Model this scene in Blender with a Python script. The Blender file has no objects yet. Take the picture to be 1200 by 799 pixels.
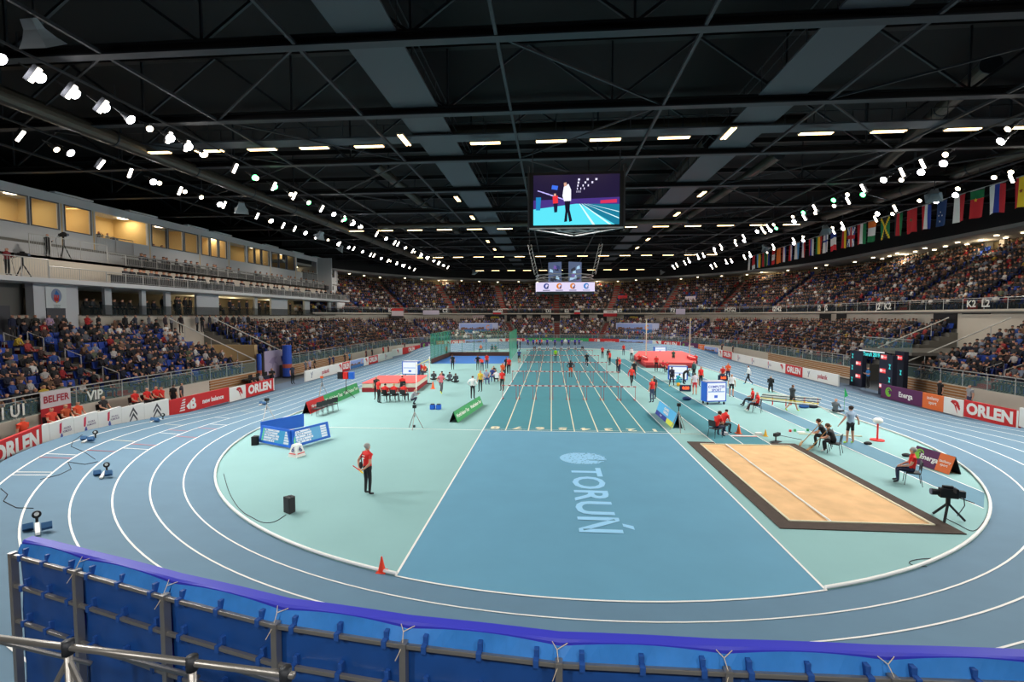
import bpy, bmesh, math, random
import numpy as np
from mathutils import Vector, Matrix
sc = bpy.context.scene
COL = sc.collection
rnd = random.Random(7)
PI = math.pi
# ------------------------------------------------------------------ camera
F_PX, W_PX, H_PX = 576.234, 1200.0, 799.0
YAW, PITCH, ROLL = 0.0795, -0.0519, -0.0009
CAM = Vector((-0.0272, -25.8185, 6.1294))
def cam_axes():
    cy, sy, cp, sp = math.cos(YAW), math.sin(YAW), math.cos(PITCH), math.sin(PITCH)
    f = Vector((-sy * cp, cy * cp, sp)); r = Vector((cy, sy, 0)); u = r.cross(f)
    c, s = math.cos(ROLL), math.sin(ROLL)
    return r * c + u * s, u * c - r * s, f
RX, UX, FX = cam_axes()
cd = bpy.data.cameras.new('camera'); cam = bpy.data.objects.new('camera', cd); COL.objects.link(cam)
cd.sensor_width = 36; cd.lens = 36 * F_PX / W_PX; cd.clip_start = .05; cd.clip_end = 500
m = Matrix.Identity(4)
for i, v in enumerate((RX, UX, -FX)):
    for k in range(3): m[k][i] = v[k]
m.translation = CAM
cam.matrix_world = m
sc.camera = cam
sc.view_settings.view_transform = 'Standard'; sc.view_settings.look = 'None'
sc.view_settings.exposure = 0.0; sc.view_settings.gamma = 1.0; sc.view_settings.use_curve_mapping = False
sc.cycles.use_denoising = True
sc.cycles.max_bounces = 6; sc.cycles.transparent_max_bounces = 24; sc.cycles.diffuse_bounces = 3
sc.cycles.sample_clamp_indirect = 4
# ------------------------------------------------------------------ world and the hall's floodlight rows
w = bpy.data.worlds.new('hall_air'); sc.world = w; w.use_nodes = True
w.node_tree.nodes['Background'].inputs[0].default_value = (.55, .62, .75, 1)
w.node_tree.nodes['Background'].inputs[1].default_value = 0.05
XC = 0.95; YA, YB = 1.46, 48.4           # centre line and arc centres of the oval
ROWS = {'left outer': -26.6, 'left inner': -19.3, 'right inner': 22.4, 'right outer': 29.3}
LAMP_Z = 15.2
SPOT_W, FILL_W = 4250, 1350
def spot(x, y, z, tx, ty, tz, power, ang=110, col=(1, .97, .93), size=.35):
    l = bpy.data.lights.new('flood_fill_beam', 'SPOT'); l.energy = power; l.spot_size = math.radians(ang)
    l.spot_blend = .6; l.color = col; l.shadow_soft_size = size
    o = bpy.data.objects.new('flood_fill_beam', l); COL.objects.link(o); o.location = (x, y, z)
    o.rotation_euler = (Vector((tx, ty, tz)) - Vector((x, y, z))).to_track_quat('-Z', 'Y').to_euler()
for nm, x in ROWS.items():
    for k, y in enumerate((-13, -5, 2, 11, 20, 30, 42, 55, 66)):
        tx = XC + (x - XC) * .42
        spot(x, y, LAMP_Z - .6, tx, y + (2 if y < 0 else 0), 0, SPOT_W * (1.0 if y < 30 else 1.25), 105)
for x in (-9, 1, 11): spot(x, -33, 13.5, x * .45 - 1, -21.5, 2.3, 3200, 60)
# fill spots added above the stands, without fixtures of their own
for sx in (-30.5, 33):
    for y in (-4, 10, 24, 38, 52):
        spot(sx, y, 15.0, sx + (4 if sx > 0 else -4), y, 3, FILL_W * (1.0 if sx > 0 else .8), 130, (1, .9, .78))
for a in range(20, 161, 28):
    spot(1.2 + 33 * math.cos(math.radians(a)), YB + 33 * math.sin(math.radians(a)), 15, 1.2 + 39 * math.cos(math.radians(a)), YB + 39 * math.sin(math.radians(a)), 3, FILL_W * 1.2, 130, (1, .88, .75))

# ------------------------------------------------------------------ helpers
def srgb(c):
    return tuple(((v / 255) / 12.92 if v / 255 <= .04045 else (((v / 255) + .055) / 1.055) ** 2.4) for v in c) + (1,)
MATS = {}
def mat(name, rgb=(128, 128, 128), rough=.6, metal=0, emit=0, noise=0, nscale=3, bump=0, spec=.5):
    if name in MATS: return MATS[name]
    m = bpy.data.materials.new(name); m.use_nodes = True; nt = m.node_tree
    b = nt.nodes['Principled BSDF']; c = srgb(rgb)
    b.inputs['Base Color'].default_value = c; b.inputs['Roughness'].default_value = rough
    b.inputs['Metallic'].default_value = metal; b.inputs['Specular IOR Level'].default_value = spec
    if emit:
        b.inputs['Emission Color'].default_value = c; b.inputs['Emission Strength'].default_value = emit; b.inputs['Base Color'].default_value = tuple(v * .08 for v in c[:3]) + (1,)
    if noise or bump:
        tc = nt.nodes.new('ShaderNodeTexCoord'); n = nt.nodes.new('ShaderNodeTexNoise')
        n.inputs['Scale'].default_value = nscale; n.inputs['Detail'].default_value = 6
        nt.links.new(tc.outputs['Object'], n.inputs['Vector'])
        if noise:
            mx = nt.nodes.new('ShaderNodeMix'); mx.data_type = 'RGBA'
            mx.inputs[6].default_value = tuple(max(0, v * (1 - noise)) for v in c[:3]) + (1,)
            mx.inputs[7].default_value = tuple(min(1, v * (1 + noise)) for v in c[:3]) + (1,)
            nt.links.new(n.outputs['Fac'], mx.inputs[0]); nt.links.new(mx.outputs[2], b.inputs['Base Color'])
        if bump:
            bp = nt.nodes.new('ShaderNodeBump'); bp.inputs['Strength'].default_value = bump
            nt.links.new(n.outputs['Fac'], bp.inputs['Height']); nt.links.new(bp.outputs['Normal'], b.inputs['Normal'])
    MATS[name] = m
    return m
def see_mat(name, rgb, alpha, gloss=True):
    """thin see-through sheet: glass or net"""
    if name in MATS: return MATS[name]
    m = bpy.data.materials.new(name); m.use_nodes = True; nt = m.node_tree
    out = nt.nodes['Material Output']; b = nt.nodes['Principled BSDF']
    b.inputs['Base Color'].default_value = srgb(rgb); b.inputs['Roughness'].default_value = .08 if gloss else .8
    t = nt.nodes.new('ShaderNodeBsdfTransparent'); mx = nt.nodes.new('ShaderNodeMixShader')
    mx.inputs[0].default_value = alpha
    nt.links.new(t.outputs[0], mx.inputs[1]); nt.links.new(b.outputs[0], mx.inputs[2]); nt.links.new(mx.outputs[0], out.inputs[0])
    MATS[name] = m
    return m
def col(rgb, rough=.7):
    return mat('paint_%02x%02x%02x' % tuple(rgb), rgb, rough)
def glow(rgb, e=1.0):
    return mat('glow_%02x%02x%02x_%d' % (*rgb, int(e * 10)), rgb, .4, emit=e)

ORD = ['first', 'second', 'third', 'fourth', 'fifth', 'sixth', 'seventh', 'eighth', 'ninth', 'tenth', 'eleventh', 'twelfth', 'thirteenth', 'fourteenth', 'fifteenth', 'sixteenth', 'seventeenth']
class MB:
    def __init__(s): s.v = []; s.f = []; s.mi = []; s.mats = []
    def m(s, mt):
        if mt not in s.mats: s.mats.append(mt)
        return s.mats.index(mt)
    def add(s, vs, fs, mt):
        b = len(s.v); i = s.m(mt)
        s.v += [tuple(v) for v in vs]
        for f in fs: s.f.append(tuple(b + k for k in f)); s.mi.append(i)
        return s
    def box(s, c, d, mt, rz=0, M=None):
        x, y, z = d[0] / 2, d[1] / 2, d[2] / 2
        vs = [Vector((a * x, b * y, e * z)) for e in (-1, 1) for b in (-1, 1) for a in (-1, 1)]
        if M is None: M = Matrix.Rotation(rz, 3, 'Z')
        vs = [M @ v + Vector(c) for v in vs]
        return s.add(vs, [(0, 2, 3, 1), (4, 5, 7, 6), (0, 1, 5, 4), (2, 6, 7, 3), (0, 4, 6, 2), (1, 3, 7, 5)], mt)
    def bar(s, a, b, r, mt, n=6, r2=None, square=False):
        a, b = Vector(a), Vector(b); d = b - a
        if d.length < 1e-6: return s
        q = d.to_track_quat('Z', 'Y'); r2 = r if r2 is None else r2
        if square: n = 4
        off = PI / 4 if square else 0
        vs = [a + q @ Vector((r * math.cos(off + 2 * PI * k / n), r * math.sin(off + 2 * PI * k / n), 0)) for k in range(n)]
        vs += [b + q @ Vector((r2 * math.cos(off + 2 * PI * k / n), r2 * math.sin(off + 2 * PI * k / n), 0)) for k in range(n)]
        fs = [(k, (k + 1) % n, n + (k + 1) % n, n + k) for k in range(n)]
        fs += [tuple(reversed(range(n))), tuple(range(n, 2 * n))]
        return s.add(vs, fs, mt)
    def path(s, pts, r, mt, n=6, square=False):
        for a, b in zip(pts, pts[1:]): s.bar(a, b, r, mt, n, square=square)
        return s
    def ell(s, c, d, mt, n=10, k=6, M=None):
        c = Vector(c); vs = []; fs = []
        for j in range(k + 1):
            ph = PI * j / k
            for i in range(n):
                t = 2 * PI * i / n
                v = Vector((d[0] * math.sin(ph) * math.cos(t), d[1] * math.sin(ph) * math.sin(t), d[2] * math.cos(ph)))
                vs.append(c + (M @ v if M else v))
        for j in range(k):
            for i in range(n):
                fs.append((j * n + i, (j + 1) * n + i, (j + 1) * n + (i + 1) % n, j * n + (i + 1) % n))
        return s.add(vs, fs, mt)
    def poly(s, pts, mt): return s.add(pts, [tuple(range(len(pts)))], mt)
    def strip(s, A, B, mt):
        n = len(A); return s.add(list(A) + list(B), [(k, k + 1, n + k + 1, n + k) for k in range(n - 1)], mt)
    def slab(s, pts, z0, z1, mt):
        n = len(pts); vs = [(p[0], p[1], z0) for p in pts] + [(p[0], p[1], z1) for p in pts]
        return s.add(vs, [tuple(reversed(range(n))), tuple(range(n, 2 * n))] + [(k, (k + 1) % n, n + (k + 1) % n, n + k) for k in range(n)], mt)
    def mesh(s, name, smooth=False):
        me = bpy.data.meshes.new(name); me.from_pydata(s.v, [], s.f)
        for x in s.mats: me.materials.append(x)
        me.polygons.foreach_set('material_index', s.mi)
        if smooth: me.polygons.foreach_set('use_smooth', [True] * len(s.f))
        me.update(); return me
    def obj(s, name, parent=None, label=None, cat=None, group=None, kind=None, smooth=False, bevel=0, loc=None, rz=0):
        o = bpy.data.objects.new(name, s.mesh(name, smooth)); COL.objects.link(o)
        if parent is not None: o.parent = parent
        if loc is not None: o.location = loc; o.rotation_euler[2] = rz
        if bevel:
            b = o.modifiers.new('bevel', 'BEVEL'); b.width = bevel; b.segments = 2; b.limit_method = 'ANGLE'
        return tag(o, label, cat, group, kind)
def tag(o, label=None, cat=None, group=None, kind=None):
    if label: o['label'] = label
    if cat: o['category'] = cat
    if group: o['group'] = group
    if kind: o['kind'] = kind
    return o
def thing(name, label, cat, loc=(0, 0, 0), rz=0, group=None):
    o = bpy.data.objects.new(name, None); COL.objects.link(o); o.empty_display_size = .2
    o.location = loc; o.rotation_euler[2] = rz
    return tag(o, label, cat, group)
def struct(mb, name, **k): return mb.obj(name, kind='structure', **k)
def dup(o, loc=None, rz=None, label=None, group=None, parent=None):
    c = o.copy(); COL.objects.link(c)
    if parent is not None: c.parent = parent
    if loc is not None: c.location = loc
    if rz is not None: c.rotation_euler[2] = rz
    if label: c['label'] = label
    if group: c['group'] = group
    for ch in list(o.children):
        dup(ch, parent=c)
    return c
def text_mesh(s, size, mt, bold=.012, name='lettering', depth=.0, squeeze=1.0):
    cu = bpy.data.curves.new(name, 'FONT'); cu.body = s; cu.size = size; cu.align_x = 'CENTER'; cu.align_y = 'CENTER'
    cu.offset = bold * size; cu.extrude = depth; cu.resolution_u = 3
    t = bpy.data.objects.new(name, cu); COL.objects.link(t)
    dg = bpy.context.evaluated_depsgraph_get(); dg.update()
    me = bpy.data.meshes.new_from_object(t.evaluated_get(dg)); bpy.data.objects.remove(t); bpy.data.curves.remove(cu)
    me.materials.clear(); me.materials.append(mt)
    for v in me.vertices: v.co.x *= squeeze
    return me
def text(s, size, mt, M, parent=None, bold=.012, name='lettering', squeeze=1.0, **k):
    """M: 4x4 matrix, text lies in its local XY plane"""
    o = bpy.data.objects.new(name, text_mesh(s, size, mt, bold, name, squeeze=squeeze)); COL.objects.link(o)
    if parent is not None: o.parent = parent
    o.matrix_local = M
    return tag(o, **k)
def frame(origin, right, up):
    right = Vector(right).normalized(); up = Vector(up).normalized(); n = right.cross(up)
    M = Matrix.Identity(4)
    for i, v in enumerate((right, up, n)):
        for k in range(3): M[k][i] = v[k]
    M.translation = Vector(origin); return M
def ray(px, py):
    return FX + RX * ((px - 600) / F_PX) - UX * ((py - 399.5) / F_PX)
def G(px, py, z=0):
    d = ray(px, py); t = (z - CAM.z) / d.z; return CAM + d * t
def GX(px, x):
    """Y where the sight line of column px meets the plane X = x"""
    d = FX + RX * ((px - 600) / F_PX); return CAM.y + d.y * (x - CAM.x) / d.x
def GZ(px, py, x):
    d = ray(px, py); return (CAM + d * ((x - CAM.x) / d.x)).z
def proj(p):
    d = Vector(p) - CAM; z = d.dot(FX); return 600 + F_PX * d.dot(RX) / z, 399.5 - F_PX * d.dot(UX) / z, z
# stadium path: u 0..1 left straight, 1..2 far bend, 2..3 right straight, 3..4 (or <0) near bend
def st(u, r, xc=XC):
    if u < 0: u += 4
    if u < 1: return Vector((xc - r, YA + (YB - YA) * u, 0)), Vector((-1, 0, 0))
    if u < 2:
        a = PI * (2 - u); n = Vector((math.cos(a), math.sin(a), 0)); return Vector((xc, YB, 0)) + n * r, n
    if u < 3: return Vector((xc + r, YB - (YB - YA) * (u - 2), 0)), Vector((1, 0, 0))
    a = -PI * (u - 3); n = Vector((math.cos(a), math.sin(a), 0)); return Vector((xc, YA, 0)) + n * r, n
def smooth(t): t = max(0, min(1, t)); return t * t * (3 - 2 * t)
def bankf(y):
    return smooth((7 - y) / 17) if y < 25 else smooth((y - 43) / 17)
SL = .165
R0, LW = 16.9, .94
def tp(u, r, lift=0):
    p, n = st(u, r); p.z = max(0, r - R0) * SL * bankf(p.y) + lift; return p
def us(a, b, n): return [a + (b - a) * k / n for k in range(n + 1)]
def find_u(px, r, xc=XC, lo=-.75, hi=3.3, z=0):
    best = None
    if px < 30: lo, hi = max(lo, -.29), min(hi, .5)
    elif lo < -.29: lo = -.29
    for k in range(2201):
        u = lo + (hi - lo) * k / 2200
        p, _ = st(u, r, xc); q = proj((p.x, p.y, z))
        if q[2] < 1: continue
        if best is None or abs(q[0] - px) < best[0]: best = (abs(q[0] - px), u)
    return best[1]
# ------------------------------------------------------------------ materials
M_TRACK = mat('track_blue', (92, 126, 148), .75, noise=.10, nscale=1.2)
M_INFIELD = mat('infield_mint', (134, 177, 176), .8, noise=.07, nscale=.5)
M_SPRINT = mat('sprint_teal', (62, 130, 142), .8, noise=.08, nscale=.8)
M_RUNOFF = mat('runoff_blue', (92, 148, 174), .8, noise=.08, nscale=.8)
M_WHITE = mat('line_white', (238, 238, 232), .6)
M_CREAM = mat('line_cream', (225, 220, 190), .6)
M_CONC = mat('stand_concrete', (120, 118, 112), .85, noise=.1, nscale=2)
M_WALL = mat('wall_beige', (205, 196, 182), .85, noise=.03)
M_WALLW = mat('wall_pale', (200, 202, 205), .8)
M_BLACK = mat('black_paint', (14, 14, 16), .8)
M_STEEL = mat('truss_steel', (50, 53, 58), .55, metal=.3)
M_STEELD = mat('truss_dark', (15, 16, 18), .6, metal=.2)
M_ROOF = mat('roof_deck', (12, 12, 14), .85, noise=.2)
M_ALU = mat('aluminium', (168, 164, 158), .38, metal=.75, noise=.08, nscale=6)
M_RAIL = mat('rail_grey', (190, 190, 188), .4, metal=.3)
M_GLASS = see_mat('rail_glass', (120, 160, 160), .30)
M_DGLASS = see_mat('dark_glass', (40, 50, 52), .55)
M_WOOD = mat('wood_slat', (168, 116, 62), .6, noise=.2, nscale=4)
M_SKIN = mat('skin', (205, 150, 122), .6)
M_SKIND = mat('skin_dark', (92, 60, 46), .6)
M_RED = col((214, 34, 30)); M_BLK = col((20, 20, 24)); M_NAVY = col((26, 34, 62))
RED, BLK, NAVY, WHT, GRY, JEAN = (222, 36, 30), (22, 22, 26), (28, 36, 66), (236, 236, 236), (128, 132, 138), (52, 66, 96)
M_CHAIR = mat('chair_black', (26, 26, 30), .5)
M_ORLEN = col((206, 38, 40)); M_GREENAD = col((58, 158, 92)); M_PURP = col((92, 34, 84)); M_ORNG = col((232, 112, 52))

# ------------------------------------------------------------------ floor and track
b = MB(); b.poly([(-60, -45, -.06), (60, -45, -.06), (60, 110, -.06), (-60, 110, -.06)], mat('floor_grey', (96, 104, 110), .8, noise=.06)); struct(b, 'floor')
b = MB(); P = [tuple(st(u, R0)[0]) for u in us(0, 4, 200)[:-1]]; b.poly(P, M_INFIELD); struct(b, 'floor_infield')
def oval(name, r0, r1, mt, lift=0, u0=0, u1=4, n=400, nr=1):
    b = MB()
    for k in range(nr):
        a, c = r0 + (r1 - r0) * k / nr, r0 + (r1 - r0) * (k + 1) / nr
        b.strip([tp(u % 4 if u != 4 else 3.9999, a, lift) for u in us(u0, u1, n)], [tp(u % 4 if u != 4 else 3.9999, c, lift) for u in us(u0, u1, n)], mt)
    return b
b = oval('t', R0, 23.3, M_TRACK, 0, nr=6)
b.strip([tp(u if u < 4 else 3.9999, 23.3, 0) for u in us(0, 4, 400)], [tp(u if u < 4 else 3.9999, 23.35, 0) - Vector((0, 0, 1.2)) for u in us(0, 4, 400)], M_TRACK)
struct(b, 'floor_track')
b = MB()
b.strip([(*tp(u if u < 4 else 3.9999, 23.3)[:2], 0) for u in us(0, 4, 300)], [(*tp(u if u < 4 else 3.9999, 25.4)[:2], 0) for u in us(0, 4, 300)], mat('apron_blue', (92, 112, 134), .8, noise=.06)); struct(b, 'floor_apron')
b = MB()
for k in range(1, 7): 
    x = oval('l', R0 + LW * k - .025, R0 + LW * k + .025, M_WHITE, .012)
    b.add(x.v, x.f, M_WHITE)
def seg_line(b, p, q, wd, mt, z=.012, z2=None):
    p, q = Vector(p), Vector(q); d = (q - p).normalized(); n = Vector((-d.y, d.x, 0)) * wd / 2
    b.poly([p - n + Vector((0, 0, z)), q - n + Vector((0, 0, z)), q + n + Vector((0, 0, z)), p + n + Vector((0, 0, z))], mt)
# short stagger marks across single lanes of the left bend, read off by lane and position
M_MARKR = col((200, 90, 90)); M_MARKB = col((120, 190, 220))
for px, py, k, mt in ((38, 631, 5, M_WHITE), (42, 635, 5, M_WHITE), (120, 564, 4, M_WHITE), (160, 566, 3, M_WHITE), (75, 535, 5, M_WHITE), (145, 519, 4, M_CREAM), (200, 522, 3, M_WHITE), (205, 505, 4, M_CREAM), (257, 505.5, 2, M_WHITE), (262, 493, 3, M_WHITE),
                      (120, 574, 4, M_MARKR), (170, 551, 3, M_MARKR), (220, 531.5, 2, M_MARKR), (67, 603, 5, M_MARKR), (245, 514, 2, M_MARKR), (210, 511, 3, M_MARKR), (288, 478, 3, M_CREAM), (312, 470, 2, M_CREAM)):
    u = find_u(px, R0 + LW * (k + .5), lo=-.8, hi=1, z=.1 * k)
    # pick the near or far crossing by picture row
    cand = [v for v in us(-.85, .9, 700) if abs(proj(tp(v, R0 + LW * (k + .5)))[0] - px) < 2.5]
    if cand: u = min(cand, key=lambda v: abs(proj(tp(v, R0 + LW * (k + .5)))[1] - py))
    A, B = tp(u, R0 + LW * k, .014), tp(u, R0 + LW * (k + 1), .014)
    t = (tp(u + .002, R0 + LW * k) - tp(u, R0 + LW * k)).normalized() * .03
    b.poly([A - t, A + t, B + t, B - t], mt)
struct(b, 'floor_lane_lines')
# sprint straight
XL, XR = -3 * 1.22, 5 * 1.22
def kerb_y(x): return YA - math.sqrt((R0 + .0) ** 2 - (x - XC) ** 2)
n = 16
pts = [(XL + (XR - XL) * k / n, kerb_y(XL + (XR - XL) * k / n)) for k in range(n + 1)]
b = MB(); b.poly([(x, y, .005) for x, y in pts] + [(XR, 0, .005), (XL, 0, .005)], M_RUNOFF)
b.poly([(XL, 0, .005), (XR, 0, .005), (XR, 64.2, .005), (XL, 64.2, .005)], M_SPRINT)
# jumping runways on the right
b.poly([(7.81, -2.14, .005), (10.38, -2.04, .005), (10.38, 44, .005), (7.81, 44, .005)], M_SPRINT)
def runoff(x0, x1, y1):
    b.poly([(x0, YA - math.sqrt(16.8 ** 2 - (x0 - XC) ** 2) if False else -9.4, .006), (x1, -7.9, .006), (x1, y1, .006), (x0, y1, .006)], mat('runway_blue', (88, 132, 152), .8, noise=.06))
runoff(13.65, 14.9, 48)
struct(b, 'floor_sprint_straight')
b = MB()
for i in range(9):
    x = (i - 3) * 1.22
    seg_line(b, (x, (kerb_y(x) if i in (0, 8) else 0), 0), (x, 60.2, 0), .06, M_CREAM if 0 < i < 8 else M_WHITE, .014)
for a, c in ((YA, 0), (0, 0)):
    pass
seg_line(b, (XL, 0, 0), (XR, 0, 0), .06, M_WHITE, .015); seg_line(b, (XL, .33, 0), (XR, .33, 0), .03, M_WHITE, .015)
seg_line(b, (XL, 60, 0), (XR, 60, 0), .07, M_WHITE, .015)
seg_line(b, (-15.6, .05, 0), (XL, 0, 0), .07, M_WHITE, .009); seg_line(b, (XR, 0, 0), (7.8, 0, 0), .05, M_CREAM, .009)
b.strip([tp(3 + u, R0 - .03, .014) for u in us(.401, .588, 50)], [tp(3 + u, R0 + .03, .014) for u in us(.401, .588, 50)], M_WHITE)
for x in (7.81, 9.09, 10.38): seg_line(b, (x, -2.05, 0), (x, 44, 0), .05, M_WHITE, .014)
for x, y0 in ((13.65, -9.4), (14.9, -7.9)): seg_line(b, (x, y0, 0), (x, 48, 0), .05, M_WHITE, .014)
seg_line(b, (9.12, -.25, 0), (10.35, -.25, 0), .2, M_WHITE, .016); seg_line(b, (9.12, -.4, 0), (10.35, -.4, 0), .06, M_RED, .016)
struct(b, 'floor_straight_lines')
for i in range(8):
    M = frame((XL + 1.22 * (i + .5), .62, .02), (-1, 0, 0), (0, -1, 0))
    text(str(8 - i), .8, M_CREAM, M, bold=.04, name='floor_lane_number', kind='structure', squeeze=1.25)
text('TORUŃ', 1.62, col((150, 205, 238)), frame((1.30, -9.2, .02), (0, -1, 0), (1, 0, 0)), bold=.02, name='floor_lettering', kind='structure', squeeze=1.07)
b = MB(); ML = col((150, 205, 238)); c0 = Vector((1.29, -4.86, .02))
rr = random.Random(3)
for k in range(26):   # the emblem: a broken oval of short strokes
    y0 = -.78 + 1.56 * k / 25; hx = .93 * math.sqrt(max(.02, 1 - (y0 / .84) ** 2))
    x = -hx
    while x < hx:
        l = rr.uniform(.15, .6); g = rr.uniform(.0, .08)
        if not (x > .2 and abs(y0 + .28) < .12):
            b.box((c0.x + min(hx, x + l / 2), c0.y + y0, .018), (min(l, hx - x + .05), .07, .002), ML)
        x += l + g
struct(b, 'floor_emblem')
# raised white kerb
b = MB()
for a, c in ((0, 3.401), (3.588, 4)):
    U = us(a, c, int((c - a) * 90)); pp = [tp(min(u, 3.9999), R0 - .04, .05) for u in U]
    b.path(pp, .042, M_WHITE, 8)
struct(b, 'trim_1')
# ------------------------------------------------------------------ sand pit
x0, x1, y0, y1 = 6.55, 11.56, -11.42, -1.68
px0, px1, py0, py1 = 7.05, 11.08, -10.92, -2.15
b = MB(); MM = mat('pit_mat', (70, 58, 50), .95, noise=.35, nscale=5)
for q in ((x0, y0, x1, py0), (x0, py0, px0, y1), (px1, py0, x1, y1), (px0, py1, 7.8, y1), (10.4, py1, px1, y1)):
    b.slab([(q[0], q[1]), (q[2], q[1]), (q[2], q[3]), (q[0], q[3])], .004, .03, MM)
pit = thing('sand_pit', 'long jump pit of smooth golden sand with dark brown matting around it', 'sand pit', (0, 0, 0))
b.obj('surround_mat', parent=pit)
b = MB(); n = 40; MS = mat('sand', (222, 180, 130), .95, noise=.28, nscale=1.3, bump=.8)
vs = []; fs = []
for j in range(n + 1):
    for i in range(n + 1):
        vs.append((px0 + (px1 - px0) * i / n, py0 + (py1 - py0) * j / n, .02 + .015 * math.sin(i * .9 + 2 * math.sin(j * .4)) * math.sin(j * .7) * (0 < i < n and 0 < j < n)))
for j in range(n):
    for i in range(n): k = j * (n + 1) + i; fs.append((k, k + 1, k + n + 2, k + n + 1))
b.add(vs, fs, MS).obj('sand', parent=pit, smooth=True)
b = MB()
for p, q in (((px0, py0), (px1, py0)), ((px1, py0), (px1, py1)), ((px1, py1), (px0, py1)), ((px0, py1), (px0, py0))):
    b.bar((*p, .04), (*q, .04), .035, M_CREAM, square=True)
b.obj('pit_border', parent=pit)
MB().bar((8.22, py0, .05), (8.22, py1, .05), .03, M_WHITE).obj('dividing_tape', parent=pit)
# ------------------------------------------------------------------ foreground crash barrier seen from behind
M_PAD = mat('pad_ultramarine', (62, 66, 205), .55, noise=.06, nscale=2)
M_TARP = mat('tarp_blue', (28, 78, 150), .38, noise=.35, nscale=2.5, bump=.6)
M_TARPL = mat('tarp_light', (62, 138, 220), .35, noise=.2, nscale=5, bump=.5)
M_STRAP = mat('strap_blue', (36, 84, 160), .5)
POSTS = [G(px, py, 3.05) for px, py in ((15, 648), (90, 668), (193, 697), (323, 730), (473, 753), (655, 775), (853, 785), (1047, 793), (1246, 800))]
names = ['leftmost, at the open end of the row', 'second from the left end', 'third from the left end', 'fourth from the left end', 'fifth from the left end', 'below the painted city name', 'seventh from the left end', 'rightmost, cut by the frame corner']
def lerp(a, b, t): return Vector(a) + (Vector(b) - Vector(a)) * t
def tarp_grid(b, A, B, z0, z1, mt, amp, nx=24, nz=14, seed=0, top=None):
    q = random.Random(seed); ph = [q.uniform(0, 6) for _ in range(6)]
    d = (B - A); n = Vector((-d.y, d.x, 0)).normalized(); vs = []; fs = []
    for j in range(nz + 1):
        for i in range(nx + 1):
            s, t = i / nx, j / nz
            o = amp * (math.sin(s * 9 + ph[0] + 3 * t) + .6 * math.sin(t * 11 + ph[1] + 4 * s) + .4 * math.sin((s + t) * 23 + ph[2])) * math.sin(PI * t) ** .5
            p = lerp(A, B, s) + n * o; p.z = z0 + (z1 - z0) * t; vs.append(p)
    for j in range(nz):
        for i in range(nx): k = j * (nx + 1) + i; fs.append((k, k + 1, k + nx + 2, k + nx + 1))
    b.add(vs, fs, mt)
for i in range(8):
    A, B = POSTS[i].copy(), POSTS[i + 1].copy(); A.z = B.z = 0
    d = (B - A).normalized(); nin = Vector((-d.y, d.x, 0))        # towards the track
    c = (A + B) / 2
    t = thing('crash_barrier', 'blue padded barrier on aluminium posts, ' + names[i], 'safety barrier', (c.x, c.y, 0), 0, 'padded barriers round the near bend')
    L = lambda v: Vector(v) - Vector((c.x, c.y, 0))
    # pad : thick block towards the track, slightly scalloped top
    b = MB(); N = 12; bot = []; prof = []
    for k in range(N + 1):
        s = k / N; p = L(lerp(A, B, s)); z = 3.19 + .006 * math.sin(PI * s)
        prof.append([p + nin * .10 + Vector((0, 0, z - .035 + .02 * math.sin(PI * s))), p + nin * .12 + Vector((0, 0, z - .01)), p + nin * .21 + Vector((0, 0, z)), p + nin * .24 + Vector((0, 0, z - .03)), p + nin * .24 + Vector((0, 0, 1.0)), p + nin * .10 + Vector((0, 0, 1.0))])
    for k in range(6):
        k2 = (k + 1) % 6
        b.strip([q[k] for q in prof], [q[k2] for q in prof], M_PAD)
    b.obj('pad', t)
    # light tarp strip folded over the back of the pad
    b = MB(); top = []; low = []
    for k in range(N + 1):
        s = k / N; p = L(lerp(A, B, s)); sag = math.sin(PI * s)
        top.append(p + nin * .085 + Vector((0, 0, 3.135 + .045 * sag))); low.append(p + nin * (.03 + .02 * math.sin(9 * s + i)) + Vector((0, 0, 3.00)))
    b.strip(low, top, M_TARPL); b.obj('folded_tarp', t)
    b = MB(); tarp_grid(b, L(A) + nin * .07, L(B) + nin * .07, .9, 3.02, M_TARP, .012, seed=i); b.obj('tarp', t, smooth=True)
    for z in (3.02, 2.62, 2.15):
        b = MB(); b.bar(L(A) + Vector((0, 0, z)), L(B) + Vector((0, 0, z)), .03, M_ALU, square=True); b.obj('rail', t, bevel=.006)
    b = MB(); b.box(L(A) + Vector((0, 0, 1.53)), (.065, .085, 3.06), M_ALU, rz=math.atan2(d.y, d.x)); b.obj('post', t, bevel=.006)
    for z in (3.02, 2.62, 2.15):
        for s in (.14, .5, .86):
            b = MB(); p = L(lerp(A, B, s)) + Vector((0, 0, z)); b.box(p, (.05, .072, .075), M_STRAP, rz=math.atan2(d.y, d.x)); b.box(p + nin * .05 + Vector((0, 0, .05)), (.045, .06, .10), M_STRAP, rz=math.atan2(d.y, d.x)); b.obj('strap', t, bevel=.005)
    b = MB(); p = L(B) + Vector((0, 0, 3.04)); M_CABLE = mat('cable_tie', (215, 200, 175), .6)
    b.path([p - d * .07 + nin * .1 + Vector((0, 0, .12)), p - d * .02 + nin * .04 + Vector((0, 0, .09)), p - nin * .03, p - d * .05 - nin * .08 - Vector((0, 0, .12))], .004, M_CABLE); b.path([p + d * .07 + nin * .1 + Vector((0, 0, .12)), p - d * .02 + nin * .04 + Vector((0, 0, .09))], .004, M_CABLE)
    b.obj('cable_tie', t)
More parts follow.
